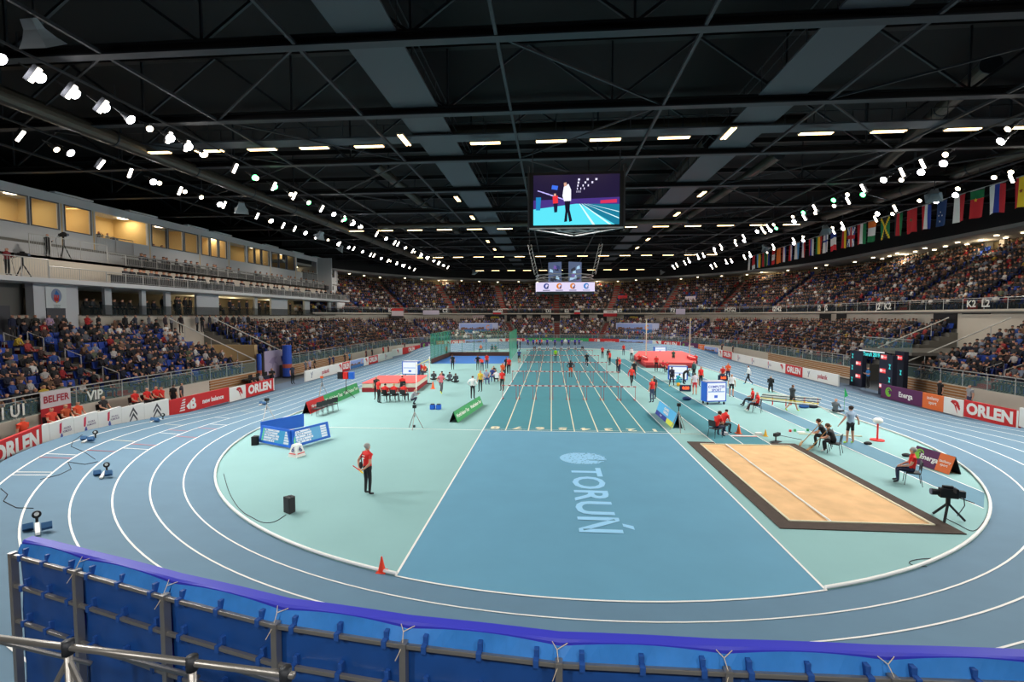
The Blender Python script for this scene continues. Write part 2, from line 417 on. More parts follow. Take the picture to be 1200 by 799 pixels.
# scaffold of the camera platform behind the barrier, bottom left corner
t = thing('scaffold_frame', 'grey tube scaffold frame behind the barrier in the bottom left corner', 'scaffold', (-4.2, -22.0, 0))
Pq = [G(0, 728, 3.55), G(50, 749, 3.4), G(155, 774, 3.3), G(236, 799, 3.25)]
Pq = [Vector((p.x, p.y, 3.4)) for p in Pq]
Lq = [p - Vector((-4.2, -22.0, 0)) for p in Pq]
e = (Lq[-1] - Lq[0]).normalized(); A = Lq[0] - e * .8; B = Lq[-1] + e * .8
for z in (3.4, 2.9):
    MB().bar((A.x, A.y, z), (B.x, B.y, z), .028, M_ALU, 10).obj('rail', t, smooth=True)
for s in (.02, .42, .75, .98):
    p = lerp(A, B, s); b = MB(); b.bar((p.x, p.y, 0), (p.x, p.y, 3.4), .03, M_ALU, 10); b.bar((p.x, p.y, 3.34), (p.x, p.y, 3.45), .045, M_STEEL, 10); b.obj('upright', t, smooth=True)
for k, (s0, s1) in enumerate(((.02, .42), (.75, .42))):
    p, q = lerp(A, B, s0), lerp(A, B, s1); MB().bar((p.x, p.y, 1.0), (q.x, q.y, 3.3), .022, M_ALU, 8).obj('brace', t)
for s in (.15, .5, .85):
    p = lerp(A, B, s); MB().bar((p.x, p.y, 3.4), (p.x + .28, p.y + .75, 2.62), .022, M_ALU, 8).obj('tie_bar', t)
# ------------------------------------------------------------------ advertising boards
def T(b, poly, mt, dz=0): b.poly([(x, y, dz) for x, y in poly], mt)
W_ = M_WHITE
def art_eagle(t, M, s, mt):      # stylised eagle head with sweeping feathers
    b = MB()
    T(b, [(-.42, .28), (-.30, .42), (0, .44), (.18, .34), (.34, .05), (.22, .02), (.10, .18), (-.05, .24), (-.25, .2)], mt)
    T(b, [(-.42, .28), (-.25, .2), (-.12, .12), (.12, -.36), (.16, -.40), (.02, .12), (-.2, .30)], mt)
    T(b, [(-.05, .18), (.3, -.18), (.36, -.02), (.1, .24)], mt)
    b.v = [(x * s, y * s, z) for x, y, z in b.v]; o = b.obj('eagle_emblem', t); o.matrix_local = M; return o
def art_nb(t, M, s):
    b = MB()
    for k in range(5): T(b, [(-.85 + .08 * k, -.42 + .2 * k), (-.25 + .02 * k, -.42 + .2 * k), (-.21 + .02 * k, -.31 + .2 * k), (-.70 + .08 * k, -.31 + .2 * k)], W_)
    b.v = [(x * s, y * s, z) for x, y, z in b.v]; o = b.obj('speed_lines', t); o.matrix_local = M
    text('NB', 1.15 * s, W_, M @ Matrix.Translation((.22 * s, .03 * s, 0)) @ Matrix([[1, .25, 0, 0], [0, 1, 0, 0], [0, 0, 1, 0], [0, 0, 0, 1]]), t, bold=.05, squeeze=.9)
def art_chevron(t, M, s):
    b = MB(); K = col((70, 72, 76))
    for dy in (.12, -.22): T(b, [(-.34, -.2 + dy), (0, .28 + dy), (.34, -.2 + dy), (.34, -.34 + dy), (0, .1 + dy), (-.34, -.34 + dy)][:3] + [(.34, -.36 + dy), (0, .06 + dy), (-.34, -.36 + dy)], K)
    b.v = [(x * s, y * s, z) for x, y, z in b.v]; o = b.obj('double_chevron', t); o.matrix_local = M
    text('CITROËN', .17 * s * 1.1, K, M @ Matrix.Translation((0, -.58 * s, 0)), t)
def art_wave(t, M, s):
    b = MB(); T(b, [(-.22, .45), (-.02, .5), (-.06, .1), (-.12, -.1), (-.26, -.05)], col((214, 50, 80))); T(b, [(-.12, -.12), (-.02, -.1), (.06, -.42), (-.1, -.5), (-.2, -.3)], col((70, 90, 170)))
    b.v = [(x * s, y * s, z) for x, y, z in b.v]; o = b.obj('ribbon_emblem', t); o.matrix_local = M
    text('POLSKA\nPOMORZE', .17 * s, col((90, 60, 110)), M @ Matrix.Translation((.42 * s, .02 * s, 0)), t)
def art_swirl(t, M, s):
    b = MB(); GR = col((126, 196, 60))
    for k0, k1, r in ((20, 330, .38), (60, 300, .2)):
        A = [(r * math.cos(math.radians(a)), r * math.sin(math.radians(a)), 0) for a in range(k0, k1, 15)]
        Bq = [((r - .13) * math.cos(math.radians(a)) + .03, (r - .13) * math.sin(math.radians(a)) + .04, 0) for a in range(k0, k1, 15)]
        b.strip(A, Bq, GR)
    b.v = [(x * s, y * s, z) for x, y, z in b.v]; o = b.obj('spiral_emblem', t); o.matrix_local = M
def art_city(t, M, L, h, strong=False):
    b = MB(); q = random.Random(5)
    T(b, [(-L / 2, -h / 2), (L / 2, -h / 2), (L / 2, h / 2), (-L / 2, h / 2)], col((150, 170, 222)))
    T(b, [(-L / 2, -h / 2), (L / 2, -h / 2), (L / 2, -h * .1), (-L / 2, -h * .1)], col((50, 110, 170)), .002)
    x = -L * .48; pts = [(x, -h * .12)]
    while x < L * .2:
        w_ = q.uniform(.02, .05) * L; y = h * q.uniform(-.02, .16); pts += [(x, y), (x + w_, y)]; x += w_
    pts.append((x, -h * .12)); T(b, pts, col((120, 84, 70)), .004)
    A = [(L * .36 + h * .28 * math.cos(math.radians(a)), h * .1 + h * .28 * math.sin(math.radians(a)), .004) for a in range(40, 321, 20)]
    Bq = [(L * .36 + h * .16 * math.cos(math.radians(a)) - .02 * h, h * .1 + h * .18 * math.sin(math.radians(a)), .004) for a in range(40, 321, 20)]
    b.strip(A, Bq, col((236, 150, 50)))
    o = b.obj('city_panorama', t); o.matrix_local = M
def board(A, B, h, kind, label, thick=.12):
    d = (B - A); L = math.hypot(d.x, d.y); c = (A + B) / 2
    bg = {'ORLEN': M_ORLEN, 'NB': M_ORLEN, 'purple': M_PURP, 'orange': M_ORNG, 'green': M_GREENAD}.get(kind, W_)
    t = thing('advertising_board', label, 'advertising board', (c.x, c.y, c.z), 0, 'advertising boards round the track')
    M = frame((0, 0, h / 2), d, (0, 0, 1)); R = M.to_3x3()
    b = MB(); b.box((0, 0, h / 2), (L, h, thick), bg, M=R); b.obj('panel', t)
    Mf = M @ Matrix.Translation((0, 0, thick / 2 + .006))
    def at(x, y=0): return Mf @ Matrix.Translation((x, y, 0))
    if kind == 'ORLEN':
        b = MB(); T(b, [(L / 2 - .12 * h, -h / 2), (L / 2, -h / 2), (L / 2, h / 2), (L / 2 - .12 * h, h / 2)], W_); b.obj('white_edge', t).matrix_local = Mf
        text('ORLEN', h * .88, W_, at(-.05 * h), t, bold=.05, squeeze=min(1.1, (L - .35 * h) / (3.35 * h * .88)))
    elif kind == 'eagle': art_eagle(t, at(L * .12), h * .95, M_ORLEN)
    elif kind == 'eagleorlen':
        b = MB(); T(b, [(-.18 * L, -h / 2), (L / 2 - .08 * h, -h / 2), (L / 2 - .08 * h, h / 2), (-.18 * L, h / 2)], M_ORLEN); b.obj('red_field', t).matrix_local = Mf
        art_eagle(t, at(-.33 * L), h * .9, M_ORLEN)
        text('ORLEN', h * .8, W_, at(.15 * L, 0) @ Matrix.Translation((0, 0, .006)), t, bold=.05, squeeze=min(1.1, (.58 * L) / (3.35 * h * .8)))
    elif kind == 'NB':
        art_nb(t, at(-L * .24), h * .78); text('new balance', h * .42, W_, at(L * .2, -h * .05), t, bold=.04)
    elif kind == 'chevron': art_chevron(t, at(0, .06), h * .85)
    elif kind == 'wave': art_wave(t, at(0), h * .8)
    elif kind == 'polanik':
        text('polanik', h * .55, col((176, 40, 60)), at(L * .08), t, bold=.03)
        b = MB(); T(b, [(-.1, -.3), (0, -.05), (-.14, .2), (-.05, .25), (.06, .0), (.04, -.3)], col((40, 60, 110))); T(b, [(.06, .0), (.2, .3), (.26, .26), (.1, -.1)], col((40, 60, 110))); o = b.obj('figure_emblem', t); o.matrix_local = at(-L * .33)
    elif kind == 'purple': art_swirl(t, at(-L * .3), h * .9); text('Energa', h * .5, W_, at(L * .12), t, bold=.03)
    elif kind == 'orange': text('zasilamy\nsport', h * .3, W_, at(0, h * .08), t)
    elif kind == 'green': text('World Indoor Tour', h * .46, W_, at(0), t, bold=.03, squeeze=min(1, L / (h * 4.6)))
    elif kind == 'city': art_city(t, at(0), L * .98, h * .96)
    return t
RB = 23.75
def board_run(px0, px1, kinds, labels, xc=XC):
    """kinds: list of (weight, kind); straight panels between picture columns px0 and px1 along the board line"""
    u0, u1 = find_u(px0, RB, xc), find_u(px1, RB, xc)
    tot = sum(k[0] for k in kinds); a = u0
    for (wt, kind), lb in zip(kinds, labels):
        c = a + (u1 - u0) * wt / tot
        A, _ = st(a, RB, xc); B, _ = st(c, RB, xc)
        A.z = .8 * SL * 6 * bankf(A.y) * .8; B.z = .8 * SL * 6 * bankf(B.y) * .8
        z = (A.z + B.z) / 2; A.z = B.z = z
        g = (B - A).normalized() * .01
        board(A + g, B - g, 1.0, kind, lb); a = c
board_run(-75, -14, [(.4, 'eagle')], ['white eagle board beyond the left picture edge'])
board_run(-14, 51, [(1, 'ORLEN')], ['red board with big white lettering at the left picture edge'])
board_run(51, 197.5, [(.25, 'plain'), (1, 'wave'), (1, 'wave'), (1, 'wave'), (1, 'chevron'), (1.15, 'chevron')],
          ['narrow blank white board between the red board at the left edge and the ribbon boards', 'white board with ribbon emblem, nearest of the three on the left bend', 'white board with ribbon emblem, middle of the three on the left bend', 'white board with ribbon emblem, farthest of the three, beside the chevron boards', 'white board with double chevron, nearer of the two', 'white board with double chevron, next to the red sportswear board'])
board_run(197.5, 268, [(1, 'NB')], ['long red board with white speed lines on the left straight'])
board_run(268, 321, [(1, 'eagle'), (2, 'ORLEN')], ['white board with red eagle before the left entrance', 'red board with white lettering ending at the left entrance'])
board_run(357, 396, [(1, 'polanik')], ['white board with dark red lettering at the far side of the left entrance'])
board_run(396, 492, [(1.0, 'eagleorlen'), (1.3, 'city'), (1.6, 'eagleorlen'), (1.9, 'wave'), (3.0, 'eagleorlen')],
          ['white and red eagle board beside the polanik lettering on the left', 'blue city panorama board on the left straight', 'white and red eagle board after the city panorama on the left', 'white board with small ribbon emblem on the far left straight', 'white and red eagle board where the far left bend begins'])
board_run(493, 615, [(.9, 'purple'), (.4, 'orange'), (1, 'eagleorlen'), (1, 'city'), (.35, 'plain'), (1.2, 'eagleorlen')],
          ['purple board on the far left bend before the cage', 'orange board on the far left bend', 'white and red eagle board seen through the cage net', 'blue city board seen through the cage net', 'blank white board behind the cage', 'white and red eagle board right of the cage mouth'])
board_run(618, 690, [(1, 'green'), (1, 'green')], ['green board behind the starters, left one', 'green board behind the starters, right one'])
board_run(690, 726, [(1, 'NB')], ['red board with white speed lines on the far bend'])
board_run(726, 842, [(1, 'city'), (.9, 'eagleorlen'), (.65, 'purple'), (.25, 'orange'), (.7, 'city')],
          ['blue city board on the far bend right of the red one', 'white and red eagle board behind the pole vault mat', 'purple board behind the right end of the pole vault mat', 'small orange board on the far right bend', 'blue city board at the far end of the right straight'])
board_run(842, 912, [(1, 'eagleorlen'), (.85, 'wave'), (.85, 'wave'), (.85, 'wave')],
          ['white and red eagle board on the far right straight', 'white board with ribbon emblem, farthest of three on the right', 'white board with ribbon emblem, middle of three on the right', 'white board with ribbon emblem, nearest of three on the right'])
board_run(912, 983, [(.95, 'eagleorlen'), (1.05, 'polanik')], ['white and red eagle board before the dark red lettering board on the right', 'white board with dark red lettering left of the results totems'])
board_run(1033, 1107, [(2.2, 'purple'), (.95, 'orange')], ['purple board with green spiral right of the results totems', 'orange board between the purple one and the eagle on the right'])
board_run(1107, 1300, [(.5, 'eagle'), (1.15, 'ORLEN'), (1.0, 'wave')], ['white board with red eagle on the near right straight', 'big red board with white lettering near the right picture edge', 'white board with ribbon emblem beyond the right picture edge'])
# ------------------------------------------------------------------ the bowl of stands
XS = 1.2; RF = 27.45; NR1 = 10; D1, H1_, Z1 = .86, .37, 1.15
def sweep(b, prof, u0, u1, mt, xc=XS, per=60, closed=False):
    n = max(2, int(abs(u1 - u0) * per)); U = us(u0, u1, n)
    rows = []
    for r, z in prof: rows.append([Vector((*st(u, r, xc)[0][:2], z)) for u in U])
    if closed: rows.append(rows[0])
    for a, c in zip(rows, rows[1:]): b.strip(a, c, mt)
    for e in (0, -1):
        if closed: b.poly([q[e] for q in rows[:-1]], mt)
UG0, UG1 = (15.8 - YA) / (YB - YA), (21.6 - YA) / (YB - YA)          # left entrance gap
UR0, UR1 = 3 - (22.8 - YA) / (YB - YA), 3 - (16.6 - YA) / (YB - YA)  # right entrance gap (u runs towards the camera there)
BLOCKS = [(-.36, UG0, 'near left'), (UG1, 1.0, 'far left'), (1.0, 2.0, 'far bend'), (2.0, UR0, 'far right'), (UR1, 3.22, 'near right')]
def rowz(i): return Z1 + H1_ * i
def rowr(i): return RF + .35 + D1 * i
for u0, u1, nm in BLOCKS:
    b = MB(); prof = [(RF, -.05), (RF, Z1)]
    for i in range(NR1): prof += [(rowr(i), rowz(i)) if i else (RF, Z1), (rowr(i + 1), rowz(i)), (rowr(i + 1), rowz(i + 1))]
    prof += [(36.6, rowz(NR1)), (36.6, -.05)]
    sweep(b, prof, u0, u1, M_CONC, closed=True); struct(b, 'floor_stand_tier')
    b = MB(); sweep(b, [(RF - .06, 0), (RF - .06, Z1 + .02), (RF + .1, Z1 + .02)], u0, u1, M_WALL); struct(b, 'wall_stand_front')
ztop = rowz(NR1)
b = MB(); sweep(b, [(36.6, ztop - 4.9), (36.6, 6.55), (36.0, 6.62), (36.0, 6.45), (36.55, 6.4)], .9, 3.22, M_WALL, per=60); struct(b, 'wall_bowl_back')
# wooden slat fronts
def slats(u0, u1):
    b = MB()
    for k in range(5):
        z = .18 + .2 * k; sweep(b, [(RF - .14, z), (RF - .14, z + .13), (RF - .07, z + .13), (RF - .07, z)], u0, u1, M_WOOD, closed=True)
    return struct(b, 'wall_slat_front')
for a, c in ((find_u(241, RF), UG0), (UG1, .75), (2.15, UR0), (UR1, find_u(1135, RF))): slats(a, c)
# upper tier
NR2, D2, H2 = 12, .84, .56
def row2(i): return 36.9 + D2 * i, 6.65 + H2 * i
UU0, UU1 = 1.0, 3.22
b = MB(); prof = [(36.1, 6.3), (36.1, 6.65)]
for i in range(NR2):
    r, z = row2(i); prof += [(r, z), (row2(i + 1)[0], z)]
prof += [(48.6, row2(NR2 - 1)[1]), (48.6, 6.3)]
prof = [(36.1, 6.3), (36.1, 6.65)]
for i in range(NR2): r, z = row2(i); prof += [(r, z), (r + D2, z)]
prof += [(48.6, row2(NR2 - 1)[1]), (48.6, 6.3)]
sweep(b, prof, UU0 - .08, UU1, M_CONC, closed=True); struct(b, 'floor_upper_tier')
b = MB(); sweep(b, [(48.5, 12.4), (48.5, 16)], UU0 - .08, UU1, mat('concourse_wall', (196, 178, 140), .8)); struct(b, 'wall_concourse')
b = MB(); sweep(b, [(48.7, 14.5), (41.0, 14.5), (41.0, 14.15), (41.3, 14.1), (48.7, 14.3)], UU0 - .08, UU1, mat('soffit_grey', (150, 150, 146), .8), closed=True); struct(b, 'ceiling_soffit')
b = MB(); sweep(b, [(41.02, 14.5), (41.02, 19.6)], UU0 - .08, UU1, M_BLACK); struct(b, 'wall_black_fascia')
# far left closing wall beside the box building
# glass rails: lower front and upper fascia
def glass_rail(u0, u1, r, z, h, step, label, letters=()):
    t = thing('glass_balustrade', label, 'balustrade', (0, 0, 0), 0)
    b = MB(); sweep(b, [(r, z), (r, z + h * .78)], u0, u1, M_GLASS if z < 3 else M_DGLASS); b.obj('glass', t)
    n = max(2, int(abs(u1 - u0) * 60)); U = us(u0, u1, n)
    b = MB(); b.path([Vector((*st(u, r, XS)[0][:2], z + h)) for u in U], .035, M_RAIL, 6); b.obj('top_rail', t)
    b = MB(); b.path([Vector((*st(u, r, XS)[0][:2], z + h * .8)) for u in U], .02, M_RAIL, 5); b.obj('glass_rail', t)
    Lm = (U[-1] - U[0]) * 47; k = max(1, int(Lm / step)); b = MB()
    for q in range(k + 1):
        p = st(U[0] + (U[-1] - U[0]) * q / k, r, XS)[0]; b.bar((p.x, p.y, z - .12), (p.x, p.y, z + h), .03, M_RAIL, 5)
    b.obj('posts', t, kind='stuff')
    return t
GLAB = {'near left': 'glass balustrade with white rail along the left stand before the entrance', 'far left': 'glass balustrade along the far left stand beyond the entrance', 'far bend': 'glass balustrade in front of the stand on the far bend',
        'far right': 'glass balustrade of the right stand beyond the results totems', 'near right': 'glass balustrade of the near right stand above the purple board'}
for u0, u1, nm in BLOCKS: glass_rail(u0, u1, RF - .02, Z1, 1.08, 1.9, GLAB[nm])
glass_rail(1.0, UU1, 36.12, 6.6, 1.0, 2.2, 'long dark glass balustrade of the upper tier')
def on_ring(s, px, r, z, size, mt=W_, xc=XS, **k):
    u = find_u(px, r, xc, z=z); p, n = st(u, r, xc); q, _ = st(u + .002, r, xc)
    return text(s, size, mt, frame((p.x, p.y, z), q - p, (0, 0, 1)), bold=.03, **k)
for s, px, sz in (('U1', 22, 1.0), ('T1', -2, 1.0), ('VIP', 112, .95)):
    on_ring(s, px, RF - .1, Z1 + .42, sz * .78, name='section_sign', label='white section lettering %s on the left glass balustrade' % s, cat='sign', group='section letters')
for s, px in (('L2', 1155), ('K2', 1138), ('K2', 1040), ('J2', 1029), ('J2', 968), ('I2', 960), ('I2', 907), ('H2', 913), ('H2', 852), ('G2', 859), ('F2', 788), ('E2', 726), ('E2', 664), ('D2', 643), ('C2', 586), ('C2', 522), ('B2', 458)):
    on_ring(s, px, 35.9, 7.1, .85 if px > 1100 else 1.0, name='section_sign', label='white lettering %s on the upper balustrade at %s' % (s, {1155: 'the right', 1138: 'the right, left of L2', 1040: 'the middle right, next to J2', 1029: 'the middle right, next to K2', 968: 'the far right, next to I2', 960: 'the far right, next to J2', 907: 'the far right bend', 913: 'the far right bend beside I2', 852: 'the far bend, left of G2', 859: 'the far bend beside H2', 788: 'the far end right', 726: 'the far end by the banner', 664: 'the far end, centre right', 643: 'the far end, centre', 586: 'the far end, centre left', 522: 'the far left', 458: 'the far left bend'}[px]), cat='sign', group='section letters')
# doors in the bowl wall
M_DOOR = mat('door_dark', (34, 34, 38), .6)
dn = 1
for px0, px1 in ((960, 973), (980, 991), (1093, 1121), (1126, 1159), (594, 606), (611, 617), (624, 634), (668, 680), (684, 690), (700, 711), (646, 656)):
    u0, u1 = find_u(px0, 36.5, XS, z=5.5), find_u(px1, 36.5, XS, z=5.5)
    b = MB(); sweep(b, [(36.52, ztop), (36.52, 6.35), (36.75, 6.35), (36.75, ztop)], u0, u1, M_DOOR, per=200, closed=True); struct(b, 'door_%d' % dn); dn += 1
# columns and downlights on the concourse
M_COLM = mat('column_pale', (196, 192, 184), .8); cnum = 0
for k in range(38):
    u = 1.05 + k * (3.15 - 1.05) / 37
    p, n = st(u, 47.5 if k % 2 else 48.0, XS)
    b = MB(); b.box((p.x, p.y, 13.1), (.62, .62, 2.7), M_COLM, rz=math.atan2(n.y, n.x)); b.obj('wall_column', kind='structure', bevel=.02)
M_DL = glow((255, 232, 190), 9)
proto = None
for k in range(64):
    u = 1.03 + k * (3.15 - 1.03) / 63; p, n = st(u, 43.2 + 2.2 * ((k * 7) % 3) / 2, XS)
    if proto is None:
        b = MB(); b.bar((0, 0, -.03), (0, 0, .02), .2, M_DL, 10, r2=.2); proto = b.obj('ceiling_downlight', label='small round warm downlight under the upper tier roof', cat='ceiling light', group='downlights over the upper tier', loc=(p.x, p.y, 14.07))
    else: dup(proto, (p.x, p.y, 14.07))
# warm concourse light
for k in range(9):
    u = 1.05 + k * .26; p, n = st(u, 45.5, XS)
    l = bpy.data.lights.new('concourse_lamp', 'POINT'); l.energy = 160; l.color = (1, .8, .5); l.shadow_soft_size = .3
    o = bpy.data.objects.new('concourse_lamp', l); COL.objects.link(o); o.location = (p.x, p.y, 13.7)
# outer shell
b = MB(); b.poly([(-60, -45, 19.8), (-60, 110, 19.8), (60, 110, 19.8), (60, -45, 19.8)], M_ROOF); struct(b, 'ceiling')
for nm, q in (('wall_back', [(-60, -45), (60, -45)]), ('wall_left', [(-60, -45), (-60, 110)]), ('wall_right', [(60, -45), (60, 110)]), ('wall_far', [(-60, 110), (60, 110)])):
    b = MB(); b.poly([(*q[0], -.06), (*q[1], -.06), (*q[1], 19.8), (*q[0], 19.8)], M_BLACK); struct(b, nm)
# ------------------------------------------------------------------ box building along the left
XB0, XB1, XB2, XB3 = -35.4, -33.3, -36.2, -38.6
YE = GX(410, XB1); YS = -14
b = MB()
b.box((XB0 - .15, (YS + YE) / 2, 5.2), (.3, YE - YS, 1.9), M_WALL)                    # wall under the club glass
b.box((-42.5, (YS + YE) / 2, 8), (.3, YE - YS, 16), M_WALL)                           # rear
b.box((-39.4, YE + .1, 7.9), (6.4, .2, 15.4), M_WALLW)
struct(b, 'wall_club')
b = MB(); b.box(((XB1 - 42.5) / 2, (YS + YE) / 2, 8.48), (42.5 + XB1, YE - YS + .4, .3), M_WALLW)
b.box(((XB0 - 42.5) / 2, (YS + YE) / 2, 6.1), (42.5 + XB0, YE - YS, .2), M_CONC); struct(b, 'floor_press_gallery')
b = MB(); b.box((XB2 - .1, (GX(150, XB2) + YE - 2) / 2, 9.5), (.2, YE - 2 - GX(150, XB2), 1.75), M_WALL)
b.box(((XB2 + XB3) / 2, (YS + YE) / 2 - 1, 10.3), (XB2 - XB3, YE - YS - 2, .2), M_CONC)
b.box((XB2 - .1, (YS + GX(150, XB2)) / 2, 9.5), (.2, GX(150, XB2) - YS, 1.8), M_WALL); struct(b, 'wall_press_tier')
# box level wall with openings
OPEN = [(-60, 41, 'g'), (43, 76, 'g'), (82, 113, 'g'), (118, 178, 'o'), (182, 200, 'g'), (201, 219, 'g'), (220, 236, 'g'), (239.5, 249, 'g'), (250, 259, 'g'), (260, 269, 'g'), (273, 291, 'o'), (293, 301, 'g'), (301.5, 309, 'g'), (309.5, 318, 'g'), (320.5, 329, 'g'), (329.5, 338, 'g'), (338.5, 347.5, 'g'), (350, 373, 'o'), (376, 393, 'g')]
zb, zt, zr = 12.85, 14.97, 15.64
YB3 = GX(396, XB3)
b = MB()
b.box((XB3 - .1, (YS + YB3) / 2, (10.3 + zb) / 2), (.2, YB3 - YS, zb - 10.3), M_WALLW)
b.box((XB3 - .1, (YS + YB3) / 2, (zt + zr) / 2), (.24, YB3 - YS, zr - zt), M_WALLW)
edges = sorted([(GX(a, XB3) if a > -50 else YS, GX(c, XB3)) for a, c, _ in OPEN]); prev = YS
for ya, yb in edges:
    if ya - prev > .02: b.box((XB3 - .1, (prev + ya) / 2, (zb + zt) / 2), (.2, ya - prev, zt - zb), M_WALLW)
    prev = yb
b.box((XB3 - .1, (prev + YB3) / 2, (zb + zt) / 2), (.2, YB3 - prev, zt - zb), M_WALLW)
b.box(((XB3 - 42.5) / 2, (YS + YB3) / 2, 15.5), (42.5 + XB3, YB3 - YS, .2), M_WALLW)
b.box(((XB3 - 42.5) / 2, (YS + YB3) / 2, 11.6), (42.5 + XB3, YB3 - YS, .2), M_CONC)
b.box((-40.55, YB3, 13.6), (4.1, .2, 4), M_WALLW)
for px in (79, 115.5, 180, 237.5, 271, 319, 348.5, 374.5):
    b.box((-40.55, GX(px, XB3), 13.6), (3.9, .12, 3.8), mat('box_wall_warm', (214, 182, 120), .8))
b.box((-42.3, (YS + YB3) / 2, 13.6), (.1, YB3 - YS, 3.8), MATS['box_wall_warm'])
# stepped roof line over the boxes
for k, px in enumerate((113, 187, 246, 273, 327, 356, 380)):
    y0 = GX(px, XB3); b.box((XB3 + .05, y0 - 1.6, zr + .06), (.5, 3.2, .14), M_WALLW)
struct(b, 'wall_boxes')
M_MULL = mat('mullion_grey', (92, 98, 108), .5); M_BG = see_mat('box_glass', (150, 160, 165), .10)
for k, (a, c, kd) in enumerate(OPEN):
    if kd == 'g':
        ya, yb = (GX(a, XB3) if a > -50 else YS + .2), GX(c, XB3)
        b = MB()
        for y in (ya + .04, yb - .04): b.box((XB3, y, (zb + zt) / 2), (.1, .08, zt - zb), M_MULL)
        for z in (zb + .04, zt - .04): b.box((XB3, (ya + yb) / 2, z), (.1, yb - ya, .08), M_MULL)
        w_ = struct(b, 'window_%d' % (k + 1)); b = MB(); b.poly([(XB3 - .05, ya, zb), (XB3 - .05, yb, zb), (XB3 - .05, yb, zt), (XB3 - .05, ya, zt)], M_BG); b.obj('pane', w_)
for k, px in enumerate((-25, 22, 68, 99, 150, 192, 228, 254, 300, 334, 384)):
    y = GX(px, XB3 - 1.8); dim = 1 if px < 290 else .35
    l = bpy.data.lights.new('box_ceiling_lamp', 'AREA'); l.energy = 46 * dim; l.size = 1.2; l.color = (1, .88, .68)
    o = bpy.data.objects.new('box_ceiling_lamp', l); COL.objects.link(o); o.location = (-40.4, y, 15.2)
    b = MB(); b.ell((0, 0, 0), (.7, .45, .07), glow((255, 238, 205), 6 if dim == 1 else 2.5), 14, 6)
    b.obj('box_lamp', label='oval white ceiling lamp in the box %s' % ['beyond the left picture edge', 'at the left picture edge', 'second from the left edge', 'with the small square window', 'with the open balcony', 'of three panes, left side', 'of three panes, right side', 'of narrow panes', 'right of the dark balcony', 'with the dark curtain', 'at the far end'][k], cat='ceiling light', group='lamps in the boxes', loc=(-40.2, y, 15.3))
# club level: dark glass wall, pale piers, lit bays
CL = [(-40, 'r'), (42, 'w'), (94, 'd'), (125, 'p'), (133, 'd'), (168, 'p'), (173, 'd'), (196, 'p'), (202, 'd'), (232, 'w'), (258, 'l'), (286, 'l'), (300, 'p'), (303, 'l'), (319, 'w'), (338, 'l'), (358, 'p'), (364, 'd'), (386, 'p'), (389, 'd'), (405, 'w')]
b = MB(); lit = []
for (a, kd), nx in zip(CL, CL[1:] + [(411, '')]):
    ya, yb = (GX(a, XB0) if a > -30 else YS), (GX(nx[0], XB0) if nx[0] < 410 else YE)
    if kd in 'wp': b.box((XB0 - .12, (ya + yb) / 2, 7.27), (.25, yb - ya, 2.1), M_WALLW)
    elif kd == 'r': b.box((XB0 - .9, (ya + yb) / 2, 7.27), (.25, yb - ya, 2.3), mat('recess_grey', (104, 102, 98), .85)); b.box((XB0 - .08, GX(6, XB0), 5.75), (.2, GX(13, XB0) - GX(-2, XB0), 2.1), mat('door_grey', (70, 70, 76), .6))
    elif kd == 'l': lit.append((ya + yb) / 2)
b.box((-41.5, (YS + YE) / 2, 7.3), (.1, YE - YS, 2.2), mat('club_back', (70, 62, 50), .8)); struct(b, 'wall_club_glass_bays')
for y in lit:
    l = bpy.data.lights.new('club_lamp', 'POINT'); l.energy = 130; l.color = (1, .78, .4); l.shadow_soft_size = .2
    o = bpy.data.objects.new('club_lamp', l); COL.objects.link(o); o.location = (-39.5, y, 8.0)
b = MB(); xg = XB0 + .2; b.poly([(xg, GX(94, XB0), 6.1), (xg, YE - 1, 6.1), (xg, YE - 1, 7.0), (xg, GX(94, XB0), 7.0)], M_DGLASS); tag(b.obj('club_balustrade'), 'dark glass balustrade in front of the club bays', 'balustrade')
# pillar block with the coat of arms
ya, yb = GX(42, XB0 + .4), GX(93, XB0 + .4)
b = MB(); b.box((XB0 + .1, (ya + yb) / 2, 6.6), (.6, yb - ya, 3.75), M_WALLW); struct(b, 'wall_pillar_block')
y = (GX(56, XB0 + .45) + GX(80, XB0 + .45)) / 2; wd = GX(80, XB0 + .45) - GX(56, XB0 + .45)
t = thing('coat_of_arms_sign', 'square glass sign with oval coat of arms on the pale pillar block', 'sign', (XB0 + .45, y, 7.45))
M = frame((0, 0, 0), (0, 1, 0), (0, 0, 1)); b = MB(); b.box((0, 0, .0), (.04, wd, 1.55), mat('sign_glass', (205, 212, 212), .3)); b.obj('plate', t)
b = MB(); T(b, [(.42 * wd * .62 * math.cos(a / 20 * 2 * PI), .1 + .5 * math.sin(a / 20 * 2 * PI)) for a in range(20)], col((130, 140, 165)), .03)
T(b, [(-.2, -.02), (.2, -.02), (.2, -.2), (0, -.42), (-.2, -.2)], col((170, 40, 45)), .035)
for x in (-.17, -.04, .09): T(b, [(x, -.1), (x + .09, -.1), (x + .09, .16), (x, .16)], col((190, 60, 55)), .037)
T(b, [(-.16, .14), (.0, .5), (.2, .2), (.24, -.25), (.16, -.28), (.14, .1)], col((40, 110, 180)), .036); T(b, [(-.06, -.3), (.06, -.3), (0, -.42)], col((230, 190, 60)), .04)
b.obj('crest', t).matrix_local = M
text('TORUN\nARENA', .14, col((110, 116, 120)), M @ Matrix.Translation((0, -.66, .03)), t)
y0, y1 = GX(56, XB0 + .42), GX(78, XB0 + .42)
b = MB(); b.box((XB0 + .43, (y0 + y1) / 2, 5.75), (.06, y1 - y0, 2.0), mat('door_grey', (96, 98, 104), .6)); struct(b, 'door_%d' % dn); dn += 1
